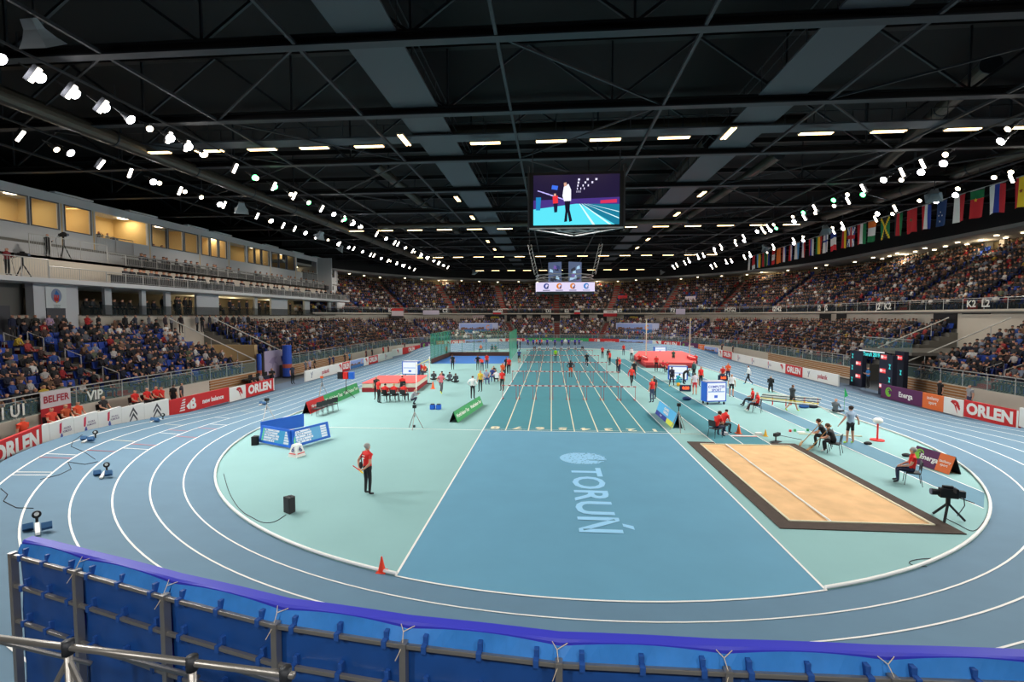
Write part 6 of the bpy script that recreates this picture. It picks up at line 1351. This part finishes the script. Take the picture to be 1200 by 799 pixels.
tvcam(GP(1110, 609), 75, .82, 'black television camera on a low tripod inside the right bend'); 
t = thing('low_track_camera', 'small black camera on a low arm at the far edge of the sand pit', 'camera', GP(909, 518), math.radians(40)); MB().bar((0, 0, 0), (0, 0, .3), .03, M_BLK).obj('post', t); MB().box((.1, 0, .36), (.45, .16, .16), M_BLK).obj('camera_body', t, bevel=.02); MB().box((0, 0, .02), (.6, .3, .03), M_BLK).obj('base_plate', t); MB().bar((.3, 0, .3), (1.3, -.6, .05), .015, M_STEEL).obj('arm', t)
for px, py, c, lab in ((926, 506, M_RED, 'small red marker'), (931.5, 505.5, M_GREENAD, 'small green marker left of the white plate'), (946.5, 505, M_GREENAD, 'small green marker right of the white plate')): tag(MB().box((0, 0, .06), (.09, .09, .12), c).obj('runway_marker', loc=GP(px, py)), lab + ' on the infield behind the pit', 'marker')
tag(MB().box((0, 0, .03), (.35, .2, .05), W_).obj('measuring_plate', loc=GP(939, 507)), 'small white plate on the infield between the green markers', 'plate')
# ------------------------------------------------------------------ entrances
t = thing('interview_backdrop', 'pale lilac backdrop wall in the left entrance', 'backdrop', (-27.8, 19.5, 0)); y0, y1 = GX(309, -27.4), GX(330, -27.4)
b = MB(); b.box((.4, (y0 + y1) / 2 - 19.5, 1.35), (.1, y1 - y0, 2.7), mat('backdrop_lilac', (176, 164, 190), .6)); b.obj('panel', t)
b = MB(); T(b, [(-.9, .1), (-.3, .5), (.6, .6), (.2, .2), (.7, -.2), (0, 0), (-.4, -.7), (-.35, -.1)], col((150, 138, 170))); o = b.obj('printed_emblem', t); o.matrix_local = frame((.46, (y0 + y1) / 2 - 19.5, 1.5), (0, 1, 0), (0, 0, 1))
for px, x, lab, h in ((303, -26.9, 'blue column banner left of the lilac backdrop', 2.6), (336, -26.2, 'blue column banner right of the lilac backdrop', 3.2)):
    t = thing('column_banner', lab, 'banner', (x, GX(px, x), 0)); MB().box((0, 0, .05), (.7, .7, .1), M_STEEL).obj('foot', t); MB().bar((0, 0, .1), (0, 0, h), .42 if h > 3 else .2, col((40, 84, 190)), 12, r2=.42 if h > 3 else .2).obj('printed_sleeve', t); MB().bar((0, 0, h * .3), (0, 0, h * .42), .43 if h > 3 else .21, col((190, 90, 70)), 12).obj('orange_band', t)
t = thing('commentary_desk', 'commentary desk with monitors before the left entrance', 'desk', (-25.6, GX(300, -25.6), 0)); MB().box((0, 0, .72), (.7, 3.2, .05), M_BLK).obj('desk_top', t); MB().box((.3, 0, .36), (.04, 3.2, .7), M_NAVY).obj('front_panel', t)
for k in range(3): b = MB(); b.box((.1, -1.1 + 1.1 * k, .95), (.05, .5, .32), M_BLK); b.bar((.1, -1.1 + 1.1 * k, .74), (.1, -1.1 + 1.1 * k, .9), .02, M_BLK); b.obj('monitor', t)
b = MB()
for ya, yb in ((15.8, 21.6),):
    b.box((-35.4, 18.7, 3.0), (.2, 5.8, 6), M_WALL); b.box((-32.5, 21.3, 1.6), (5.8, .5, 3.2), mat('wall_sand', (206, 176, 132), .8)); b.box((-34, 20.6, 1.2), (2.6, 1.2, 2.4), MATS['wall_sand'])
struct(b, 'wall_left_entrance')
b = MB(); b.box((37.6, 19.7, 3.1), (.2, 6.4, 6.2), M_WALL); b.box((33, 19.7, 2.95), (7.6, 6.4, .25), M_CONC); struct(b, 'wall_right_entrance')
t = thing('landing_balustrade', 'glass balustrade over the right entrance behind the results totems', 'balustrade', (29.3, 19.7, 3.05)); MB().poly([(0, -3.1, 0), (0, 3.1, 0), (0, 3.1, 1.0), (0, -3.1, 1.0)], M_GLASS).obj('glass', t); MB().bar((0, -3.1, 1.05), (0, 3.1, 1.05), .04, M_RAIL).obj('top_rail', t)
for k, (s, yy, lab) in enumerate(((-1, 15.8, 'near side of the left entrance'), (-1, 21.6, 'far side of the left entrance'), (1, 16.6, 'near side of the right entrance'), (1, 22.8, 'far side of the right entrance'))):
    xf, xb = XS + s * (RF), XS + s * 35.6
    t = thing('stair_rail', 'white sloping handrail at the ' + lab, 'handrail', (xf, yy, 0)); MB().bar((0, 0, 2.2), ((xb - xf) * .98, 0, 5.9), .05, W_, 6).obj('handrail', t)
    for q in (.2, .5, .8): MB().bar(((xb - xf) * q, 0, 1.2 + 3.7 * q), ((xb - xf) * q, 0, 2.2 + 3.7 * q), .03, M_RAIL, 5).obj('rail_post', t)
# results totems at the right entrance
def totem(px0, px1, X, z1, lab, top_txt=None, red=((.75, .6), (.3, .6)), green=()):
    y0, y1 = GX(px0, X), GX(px1, X); t = thing('results_totem', lab, 'display totem', (X, (y0 + y1) / 2, 0)); L = abs(y0 - y1)
    MB().box((0, 0, z1 / 2), (.35, L, z1), col((22, 28, 50))).obj('column', t, bevel=.02); M = frame((-.185, 0, 0), (0, -1, 0), (0, 0, 1))
    for v, u in red:
        b = MB(); T(b, [((u - .5) * L - .33, v * z1 - .17), ((u - .5) * L + .33, v * z1 - .17), ((u - .5) * L + .33, v * z1 + .17), ((u - .5) * L - .33, v * z1 + .17)], glow((230, 50, 54), 1.0)); T(b, [((u - .5) * L - .33, v * z1 - .1), ((u - .5) * L - .05, v * z1 - .1), ((u - .5) * L - .05, v * z1 + .12), ((u - .5) * L - .33, v * z1 + .12)], glow((240, 220, 220), 1), .004); b.obj('red_panel', t).matrix_local = M
        text('ORLEN', .14, glow((250, 240, 240), 1), M @ Matrix.Translation(((u - .5) * L + .12, v * z1, .006)), t)
    for v, u in green: b = MB(); T(b, [((u - .5) * L - .1, v * z1 - .18), ((u - .5) * L + .12, v * z1 - .2), ((u - .5) * L + .05, v * z1), ((u - .5) * L + .14, v * z1 + .18), ((u - .5) * L - .12, v * z1 + .2), ((u - .5) * L, v * z1 + .03)], glow((60, 210, 210), 1)); b.obj('turquoise_mark', t).matrix_local = M
    return t
totem(999.5, 1014, 26.4, 3.05, 'dark blue results totem, left post of the gate', red=((.66, .7), (.3, .7)), green=((.85, .2), (.52, .2), (.18, .2)))
totem(1034, 1050, 25.6, 3.1, 'dark results totem, right post of the gate', red=((.94, .35), (.6, .3), (.22, .3)), green=((.72, .8), (.4, .8)))
totem(1052, 1063, 27.3, 3.3, 'dark results totem standing alone behind the gate on the right', red=((.85, .5),), green=((.5, .7),))
y0, y1 = GX(1012, 26.1), GX(1037, 26.1); t = thing('gate_header', 'dark crossbar with turquoise lettering over the right entrance gate', 'display', (26.1, (y0 + y1) / 2, 3.0)); MB().box((0, 0, 0), (.3, abs(y1 - y0), .5), col((22, 28, 50))).obj('bar', t); M = frame((-.16, 0, 0), (0, -1, 0), (0, 0, 1)); text('Toruń 2019', .42, glow((60, 220, 220), 1.2), M @ Matrix.Translation((0, -.08, 0)), t, bold=.03); b = MB(); T(b, [(-1.6, .14), (1.6, .14), (1.6, .23), (-1.6, .23)], glow((240, 240, 240), 1)); b.obj('white_line', t).matrix_local = M
# banners
def hang(px0, px1, z0, z1, r, bands, lab, txt=None, tc=W_):
    u0, u1 = find_u(px0, r, XS, z=z0), find_u(px1, r, XS, z=z0); A, B = st(u0, r, XS)[0], st(u1, r, XS)[0]; d = B - A; L = d.length; c_ = (A + B) / 2
    t = thing('banner', lab, 'banner', (c_.x, c_.y, z0)); M = frame((0, 0, 0), d, (0, 0, 1)); b = MB(); n = len(bands); h = z1 - z0
    for k, bc in enumerate(bands): b.box((0, h * (n - k - .5) / n, 0), (L, h / n, .03), col(bc), M=Matrix.Identity(3))
    o = b.obj('cloth', t); o.matrix_local = M
    if txt: text(txt, h / n * .6, col(tc) if isinstance(tc, tuple) else tc, M @ Matrix.Translation((0, h * (n - .5) / n, .03)), t, bold=.03)
    t['_'] = 0; del t['_']
    return t, M, L, h
hang(49, 83, .6, 2.25, RF - .2, [(214, 206, 210), (190, 36, 46)], 'white and red club banner on the left balustrade', 'BELFER', (170, 40, 60))
b_ = hang(538, 584, 2.4, 4.6, 31.0, [(190, 196, 226)], 'pale framed city panorama screen on the far left stand'); art_city(b_[0], b_[1] @ Matrix.Translation((-b_[2] * .06, b_[3] / 2, .03)), b_[2] * .82, b_[3] * .8)
b_ = hang(722, 772, 2.4, 4.6, 31.0, [(190, 196, 226)], 'pale framed city panorama screen on the far right stand'); art_city(b_[0], b_[1] @ Matrix.Translation((-b_[2] * .06, b_[3] / 2, .03)), b_[2] * .82, b_[3] * .8)
hang(459, 473, 5.6, 7.5, 35.8, [(206, 40, 40), (214, 200, 206), (214, 200, 206), (40, 36, 40)], 'red white and black banner on the far left balustrade'); hang(496, 515, 6.3, 7.2, 35.8, [(206, 196, 214)], 'white printed banner left of the letters on the far left'); hang(707, 723, 5.9, 7.2, 35.8, [(236, 236, 236), (176, 26, 40)], 'white and red fan banner at the far end', 'RADOM', (30, 30, 34)); hang(792, 803, 6.3, 7.4, 35.8, [(200, 190, 214)], 'pale banner with a small red emblem at the far right')
hang(568, 591, 5.2, 6.2, 36.4, [(30, 34, 50)], 'dark banner with yellow print on the far wall, left', 'ARENA', (200, 180, 40)); hang(731, 755, 5.2, 6.2, 36.4, [(30, 34, 50)], 'dark banner with yellow print on the far wall, right', 'ARENA', (200, 180, 40)); hang(553, 567, 5.3, 6.2, 36.4, [(220, 200, 200)], 'white banner with red print on the far wall'); hang(578, 587, 6.4, 7.2, 35.8, [(226, 226, 226), (200, 40, 50)], 'small white and red flag on the far left balustrade'); hang(673, 680, 6.4, 7.3, 35.8, [(226, 226, 226), (200, 40, 50)], 'small white and red flag on the far centre balustrade'); hang(724, 735, 9.4, 10.6, 41, [(190, 40, 50)], 'red banner hanging in the far upper tier'); hang(803, 815, 8.6, 10.0, 40, [(200, 190, 200)], 'pale banner hanging in the upper tier on the far right')
# ------------------------------------------------------------------ aisles, seats and spectators
M_STEP = col((146, 46, 40)); uA = find_u(155, RF, XS, lo=-.3, hi=.9, z=1.2)
AIS = [uA - .2, uA, UG1 + .13, UG1 + .32, UG1 + .5] + [1 + .1 * k for k in range(1, 10)] + [2.12, 2.3, 2.47, UR1 + .14, UR1 + .34]
AIS = [a for a in AIS if not (UG0 - .02 < a < UG1 + .02)]
AIS2 = [1.0 + .1 * k for k in range(0, 11)] + [2.17, 2.36, 2.55, 2.74, 2.93]
b = MB(); b2 = MB()
for tier, LA in ((0, AIS), (1, AIS2)):
    for a in LA:
        for i in range(NR1 if tier == 0 else NR2):
            for q in (0, 1):
                r, z, D_, H_ = (rowr(i) + .05, rowz(i), D1, H1_) if tier == 0 else (*row2(i), D2, H2)
                if tier == 0 and i == NR1 - 1 and q: continue
                p, n_ = st(a, r + D_ * .25 + D_ * .5 * q, XS); hh = H_ * (q + .0) * .5
                b.box((p.x, p.y, z + hh / 2 + .02), (D_ * .5, 1.15, hh + .04), M_STEP, rz=math.atan2(n_.y, n_.x))
struct(b, 'floor_aisle_steps')
k = 0
for a in AIS:
    for i in (1, 4, 7):
        for s in (-1, 1):
            L = 47 if a < 1 or a > 2 else PI * 33; uu = a + s * .7 / L; p, n_ = st(uu, rowr(i) + .3, XS); e = n_ * 1.1
            b = MB(); z = rowz(i); b.path([p + Vector((0, 0, z)), p + Vector((0, 0, z + .95)), p + e + Vector((0, 0, z + .95 + .4)), p + e + Vector((0, 0, z + .45))], .03, M_RAIL, 5)
            tag(b.obj('aisle_rail'), 'pale hoop handrail beside a red stepped aisle of the lower stand', 'handrail', 'aisle handrails of the lower stand')
slots = []
def add_slots(u0, u1, r, z, occ, tier, ais):
    um = (u0 + u1) / 2; L = (YB - YA) if (um < 1 or 2 < um < 3) else PI * r
    if u1 > 3 and u0 < 3: L = (YB - YA)
    du = .52 / L; u = u0 + du
    while u < u1 - du:
        LL = (YB - YA) if (0 <= u < 1 or 2 < u < 3) else PI * r
        du = .52 / LL
        if all(abs(u - a) * LL > .8 for a in ais): slots.append((u, r, z, rnd.random() < occ, tier))
        u += du
for u0, u1, nm in BLOCKS:
    for i in range(NR1):
        for v0, v1 in ((u0, min(u1, 0)), (max(u0, 0), min(u1, 1)), (max(u0, 1), min(u1, 2)), (max(u0, 2), min(u1, 3)), (max(u0, 3), u1)):
            if v1 - v0 > .004: add_slots(v0, v1, rowr(i) + .46, rowz(i), .80 if nm == 'near left' else (.86 if nm == 'far left' else .95), 0, AIS)
for j in range(NR2):
    r, z = row2(j)
    for v0, v1 in ((UU0 - .05, 1.0), (1.0, 2.0), (2.0, 3.0), (3.0, UU1)): add_slots(v0, v1, r + .45, z, .94, 1, AIS2)
TOPS = [(24, 24, 28), (24, 24, 28), (34, 36, 44), (28, 32, 52), (40, 38, 36), (60, 60, 66), (90, 92, 98), (66, 44, 40), (150, 30, 36), (190, 186, 184), (224, 222, 220), (50, 80, 150), (120, 90, 70), (96, 104, 84), (30, 40, 60), (170, 60, 60), (130, 140, 160), (200, 170, 60)]
TW = [9, 7, 7, 7, 5, 5, 5, 4, 3, 4, 4, 3, 3, 2, 5, 2, 3, .6]
CN = {(24, 24, 28): 'black', (34, 36, 44): 'dark grey', (28, 32, 52): 'navy', (40, 38, 36): 'dark brown', (60, 60, 66): 'grey', (90, 92, 98): 'mid grey', (66, 44, 40): 'brown', (150, 30, 36): 'dark red', (190, 186, 184): 'pale grey', (224, 222, 220): 'white', (50, 80, 150): 'blue', (120, 90, 70): 'tan', (96, 104, 84): 'olive', (30, 40, 60): 'dark blue', (170, 60, 60): 'red', (130, 140, 160): 'grey blue', (200, 170, 60): 'yellow'}
info = []
for s in slots:
    u, r, z, oc, tier = s; p, n_ = st(u, r, XS); q = proj((p.x, p.y, z + 1.0)); d = (Vector((p.x, p.y, z)) - CAM).length
    inv = q[2] > 1 and -15 < q[0] < 1215; info.append((not inv, d, s, p, n_, inv, q))
info.sort(key=lambda t: (t[0], t[1]))
ppl = [t for t in info if t[2][3]]; emp = [t for t in info if not t[2][3]]
def side_name(u): return 'left' if (u < 1 or u > 3.5) else ('right' if u > 2 else 'far')
singles = [t for t in ppl if t[2][4] == 0][:262]; ids = {id(t) for t in singles}; rest = [t for t in ppl if id(t) not in ids]
for t in singles:
    (u, r, z, oc, tier), p, n_ = t[2], t[3], t[4]
    rz = math.degrees(math.atan2(n_.x, -n_.y)) + rnd.uniform(-18, 18); c_ = rnd.choices(TOPS, TW)[0]; row = ORD[int(round((r - .46 - rowr(0)) / D1))]
    ha = rnd.choice(('dark', 'dark', 'brown', 'brown', 'black', 'grey', 'blond', 'bald')); tp_ = p - n_ * .02 + Vector((0, 0, z - .02))
    lab = 'spectator in %s top with %s, %s row of the near %s stand' % (CN[c_], {'bald': 'a bald head'}.get(ha, ha + ' hair'), row, side_name(u))
    person(lab, rnd.choice(('sit', 'sit', 'sitback', 'sitlean')), tp_, rz, c_, rnd.choice(((30, 34, 48), (24, 24, 28), (50, 62, 92), (60, 56, 54))), ha, sleeves=rnd.random() < .8, detail=1, scale=rnd.uniform(.93, 1.03), cat='spectator', group=lab, name='spectator')
# the uncountable rest as one crowd
def arrays(me):
    n = len(me.vertices); co = np.empty(n * 3); me.vertices.foreach_get('co', co); ls = np.empty(len(me.loops), int); me.loops.foreach_get('vertex_index', ls)
    lt = np.empty(len(me.polygons), int); me.polygons.foreach_get('loop_total', lt); mi = np.empty(len(me.polygons), int); me.polygons.foreach_get('material_index', mi); return co.reshape(-1, 3), ls, lt, mi
def lod():
    b = MB(); S, H_, Tm, Bm = [mat('slot%d' % i) for i in range(4)]; b.mats = [S, H_, Tm, Bm]
    def ringz(z, rx, ry, y, n=6): return [(rx * math.cos(2 * PI * k / n), y + ry * math.sin(2 * PI * k / n), z) for k in range(n)]
    def tube(rs, mt): 
        n = len(rs[0]); vs = [v for r in rs for v in r]; b.add(vs, [(j * n + k, j * n + (k + 1) % n, (j + 1) * n + (k + 1) % n, (j + 1) * n + k) for j in range(len(rs) - 1) for k in range(n)] + [tuple(range((len(rs) - 1) * n, len(rs) * n))], mt)
    tube([ringz(.5, .17, .13, 0), ringz(.8, .2, .13, .01), ringz(1.0, .23, .11, 0), ringz(1.05, .08, .07, 0)], Tm)
    tube([ringz(1.05, .05, .05, .01), ringz(1.13, .075, .085, .02), ringz(1.22, .09, .10, .02)], S); tube([ringz(1.2, .095, .11, .0), ringz(1.28, .085, .1, -.0), ringz(1.32, .03, .03, 0)], H_)
    for s in (-1, 1):
        b.box((s * .1, .22, .5), (.13, .42, .14), Bm); b.box((s * .12, .42, .26), (.11, .12, .42), Bm); b.bar((s * .23, 0, .98), (s * .25, .08, .74), .05, Tm, 4); b.bar((s * .25, .08, .74), (s * .1, .3, .66), .04, Tm, 4); b.box((s * .08, .33, .66), (.07, .09, .06), S)
    return b.mesh('lod')
LM = lod(); lodA = arrays(LM)
HC = ['dark', 'brown', 'black', 'grey', 'blond']
crowd_mats = [mat('skin_crowd', (178, 130, 108), .7)] + [col(HAIRC[h], .8) for h in HC] + [col(c, .8) for c in TOPS] + [col((30, 34, 48)), col((50, 62, 92)), col((60, 56, 54))]
def build_mass(name, items, base, mats_, pick, **tg):
    co0, ls0, lt0, mi0 = base; N = len(items); nv, nl, nf = len(co0), len(ls0), len(lt0)
    CO = np.empty((N, nv, 3)); MI = np.empty((N, nf), int)
    for k, (p, rz, sc_, ) in enumerate(items):
        c_, s_ = math.cos(rz), math.sin(rz); v = co0 * sc_; CO[k, :, 0] = v[:, 0] * c_ - v[:, 1] * s_ + p[0]; CO[k, :, 1] = v[:, 0] * s_ + v[:, 1] * c_ + p[1]; CO[k, :, 2] = v[:, 2] + p[2]; MI[k] = pick()[mi0]
    me = bpy.data.meshes.new(name); me.vertices.add(N * nv); me.vertices.foreach_set('co', CO.ravel()); me.loops.add(N * nl); me.loops.foreach_set('vertex_index', (ls0[None, :] + (np.arange(N) * nv)[:, None]).ravel())
    me.polygons.add(N * nf); lt = np.tile(lt0, N); me.polygons.foreach_set('loop_start', np.concatenate(([0], np.cumsum(lt)[:-1]))); me.polygons.foreach_set('loop_total', lt)
    for m_ in mats_: me.materials.append(m_)
    me.polygons.foreach_set('material_index', MI.ravel()); me.update(calc_edges=True); me.validate()
    o = bpy.data.objects.new(name, me); COL.objects.link(o); return tag(o, **tg)
nh, ntp = len(HC), len(TOPS)
def pick_person():
    h = 1 + rnd.choices(range(nh), (6, 4, 5, 1.5, 1))[0]; t_ = 1 + nh + rnd.choices(range(ntp), TW)[0]; bt = 1 + nh + ntp + rnd.randrange(3); return np.array([0, h, t_, bt])
items = [(p + Vector((0, 0, t_[2] - .02)) + n_ * rnd.uniform(-.08, .04), math.atan2(n_.x, -n_.y) + rnd.uniform(-.35, .35), rnd.uniform(.9, 1.05)) for _, _, t_, p, n_, _, _ in rest]
print('crowd', len(items), 'singles', len(singles))
build_mass('spectator_crowd', items, lodA, crowd_mats, pick_person, label='packed seated crowd filling the far and upper stands of the hall', cat='crowd', kind='stuff')
# seats
M_SEAT = mat('seat_blue', (30, 66, 160), .5)
b = MB(); b.box((0, .02, .43), (.44, .42, .05), M_SEAT); b.box((0, -.2, .66), (.44, .05, .42), M_SEAT, M=Matrix.Rotation(.18, 3, 'X')); b.box((0, -.1, .22), (.06, .1, .4), M_SEAT)
seatme = b.mesh('stadium_seat'); seatA = arrays(seatme)
emp0 = [t for t in emp if t[2][4] == 0]; ppl0 = [t for t in ppl if t[2][4] == 0]; es = emp0[:180] + ppl0[:110]; ids = {id(t) for t in es}; rs = [t for t in emp + ppl[:3500] if id(t) not in ids]
for t in es:
    (u, r, z, oc, tier), p, n_ = t[2], t[3], t[4]; row = ORD[int(round((r - .46 - rowr(0)) / D1))]
    o = bpy.data.objects.new('stadium_seat', seatme); COL.objects.link(o); o.location = p + Vector((0, 0, z)); o.rotation_euler[2] = math.atan2(n_.x, -n_.y)
    lab = '%s blue plastic stadium seat in the %s row of the near %s stand' % ('occupied' if oc else 'empty', row, side_name(u)); tag(o, lab, 'seat', lab)
build_mass('stadium_seating', [(t[3] + Vector((0, 0, t[2][2])), math.atan2(t[4].x, -t[4].y), 1.0) for t in rs], seatA, [M_SEAT], lambda: np.array([0]), label='remaining rows of blue plastic seats in the stands', cat='seating', kind='stuff')
# standing people at the top of the left stand
for k, (px, pz, c_, lab, r) in enumerate(((15, 'stand', NAVY, 'man in dark suit standing at the top of the left stand by the dark doorway', 36.0), (23, 'crossed', BLK, 'person in black standing behind the man in the dark suit', 36.2), (32, 'stand', (60, 56, 54), 'person in dark jacket standing right of the doorway', 36.2), (42, 'front', (50, 50, 44), 'woman in dark coat standing at the foot of the pillar block', 36.2),
        (58, 'crossed', (180, 150, 180), 'man in lilac sleeves with crossed arms under the coat of arms', 35.8), (67, 'stand', (60, 54, 50), 'short haired person under the coat of arms, second', 36.2), (75, 'crossed', (40, 40, 40), 'person in dark top under the coat of arms, third', 36.2), (103, 'front', (190, 40, 40), 'person in red shirt and jeans standing above the aisle', 35.8), (116, 'stand', BLK, 'woman in black standing above the aisle', 35.9), (147, 'stand', (30, 30, 34), 'man in black jacket standing below the dark club glass', 35.8),
        (159, 'hips', (40, 44, 60), 'man in dark suit and white shirt turning below the club glass', 35.5), (175, 'stand', (110, 110, 118), 'person in grey below the club glass', 35.9), (194, 'stand', (70, 60, 70), 'person in brownish jacket below the club glass', 35.9), (201, 'front', (150, 150, 160), 'person in pale grey below the club glass', 35.9), (212, 'stand', (40, 30, 34), 'person in dark red below the club glass', 35.9), (231, 'stand', (120, 120, 130), 'person in grey standing near the far end of the block', 35.9), (237, 'crossed', BLK, 'person in black standing near the far end of the block', 35.9),
        (246, 'stand', (30, 34, 50), 'person in navy at the far end of the block, first', 35.6), (253, 'stand', (170, 170, 176), 'person in pale top at the far end of the block', 35.6), (259, 'crossed', (30, 30, 34), 'person in black at the far end of the block', 35.6), (266, 'stand', (120, 60, 60), 'person in reddish top at the far end of the block', 35.6), (274, 'stand', (30, 30, 36), 'tall person in black above the entrance, first', 35.6), (280, 'front', (50, 50, 60), 'person in dark grey above the entrance', 35.6), (286, 'stand', (130, 134, 150), 'person in grey blue above the entrance', 35.6), (291, 'stand', BLK, 'person in black above the entrance, last', 35.6))):
    u = find_u(px, r, XS, lo=-.3, hi=.9, z=ztop); p = st(u, r, XS)[0]; person(lab, pz, p + Vector((0, 0, ztop - H1_)), -90 + rnd.uniform(-25, 25), c_, rnd.choice((BLK, JEAN, (40, 40, 46))), rnd.choice(('dark', 'brown', 'grey')), sleeves=True, cat='spectator', name='spectator')
b = MB(); sweep(b, [(35.1, ztop - H1_ + .0), (36.6, ztop - H1_ + .0)], -.36, UG0, M_CONC); 
for X, z, a_, c_, lab in ((-33.9, 8.63, 133, 405, 'long dark desk front of the lower press row'), (-36.75, 10.4, 150, 392, 'long dark desk front of the upper press row')):
    y0, y1 = GX(a_, X), GX(c_, X); t = thing('press_desk', lab, 'desk', (X, (y0 + y1) / 2, z)); MB().box((0, 0, .33), (.05, y1 - y0, .62), col((44, 44, 48))).obj('front_panel', t); MB().box((-.12, 0, .68), (.45, y1 - y0, .05), col((120, 116, 110))).obj('desk_top', t)
# press seats: people behind the gallery railings and club guests
def press(px0, px1, n, X, z, lab, seed, pz=('sit',), rz=-90, sc_=1.0):
    q = random.Random(seed)
    for k in range(n):
        px = px0 + (px1 - px0) * (k + q.uniform(.15, .85)) / n; c_ = q.choices(TOPS[:8] + [(190, 186, 184)], [5, 5, 4, 4, 3, 2, 2, 1, 1])[0]; l_ = lab % CN[c_]
        person(l_, q.choice(pz), (X + q.uniform(-.2, .2), GX(px, X), z), rz + q.uniform(-25, 25), c_, BLK, q.choice(('dark', 'black', 'brown')), sleeves=True, detail=0, cat='reporter' if 'reporter' in lab else 'guest', group=l_, name='reporter' if 'reporter' in lab else 'guest')
press(150, 300, 22, -34.3, 8.68, 'seated reporter in %s behind the lower press railing, near half', 1); press(300, 404, 17, -34.3, 8.68, 'seated reporter in %s behind the lower press railing, far half', 2)
press(165, 287, 15, -37.2, 10.45, 'seated reporter in %s behind the upper press railing, near half', 3); press(300, 388, 15, -37.2, 10.45, 'seated reporter in %s behind the upper press railing, far half', 4)
press(95, 240, 14, -36.4, 6.2, 'guest in %s at the dark club glass, near part', 5, ('sit', 'stand')); press(190, 245, 9, -36.0, 6.2, 'guest in %s standing behind the club balustrade', 6, ('stand', 'crossed')); press(245, 400, 22, -36.2, 6.2, 'guest in %s at the club balustrade, far part', 7, ('stand', 'sit', 'crossed'))
press(183, 200, 2, -39.2, 11.9, 'guest in %s behind the three pane box window', 8, ('sit',)); press(355, 372, 3, -39.2, 11.7, 'guest in %s in the dark balcony box', 9, ('stand',)); press(378, 392, 4, -39.2, 12.2, 'guest in %s behind the last box window', 10, ('sit',))
for px, X, z, pz, c_, lab in ((13, -34.2, 8.68, 'front', (120, 30, 40), 'man in dark red shirt on the low camera platform'), (61, -36.9, 10.4, 'front', BLK, 'cameraman in black beside the raised tripod camera'), (121, -39.3, 11.75, 'camera', (30, 30, 34), 'person in black filming from the balcony box'), (131, -39.3, 11.75, 'front', (206, 196, 170), 'person in cream top with papers in the balcony box'), (142, -39.3, 11.75, 'sit', (120, 30, 30), 'person in dark red seated in the balcony box')):
    person(lab, pz, (X, GX(px, X), z), -80, c_, BLK, 'dark', sleeves=True)
tvcam(Vector((-34.4, GX(31, -34.4), 8.65)), -80, 1.45, 'television camera on tripod on the low platform at the left picture edge'); tvcam(Vector((-37.2, GX(80, -37.2), 10.4)), -95, 1.9, 'large television camera on tripod on the raised platform below the square window'); tvcam(Vector((-39.2, GX(137, -39.2), 11.75)), -80, 1.2, 'small camera on tripod in the balcony box')
for m_ in [m for m in bpy.data.meshes if m.users == 0]: bpy.data.meshes.remove(m_)
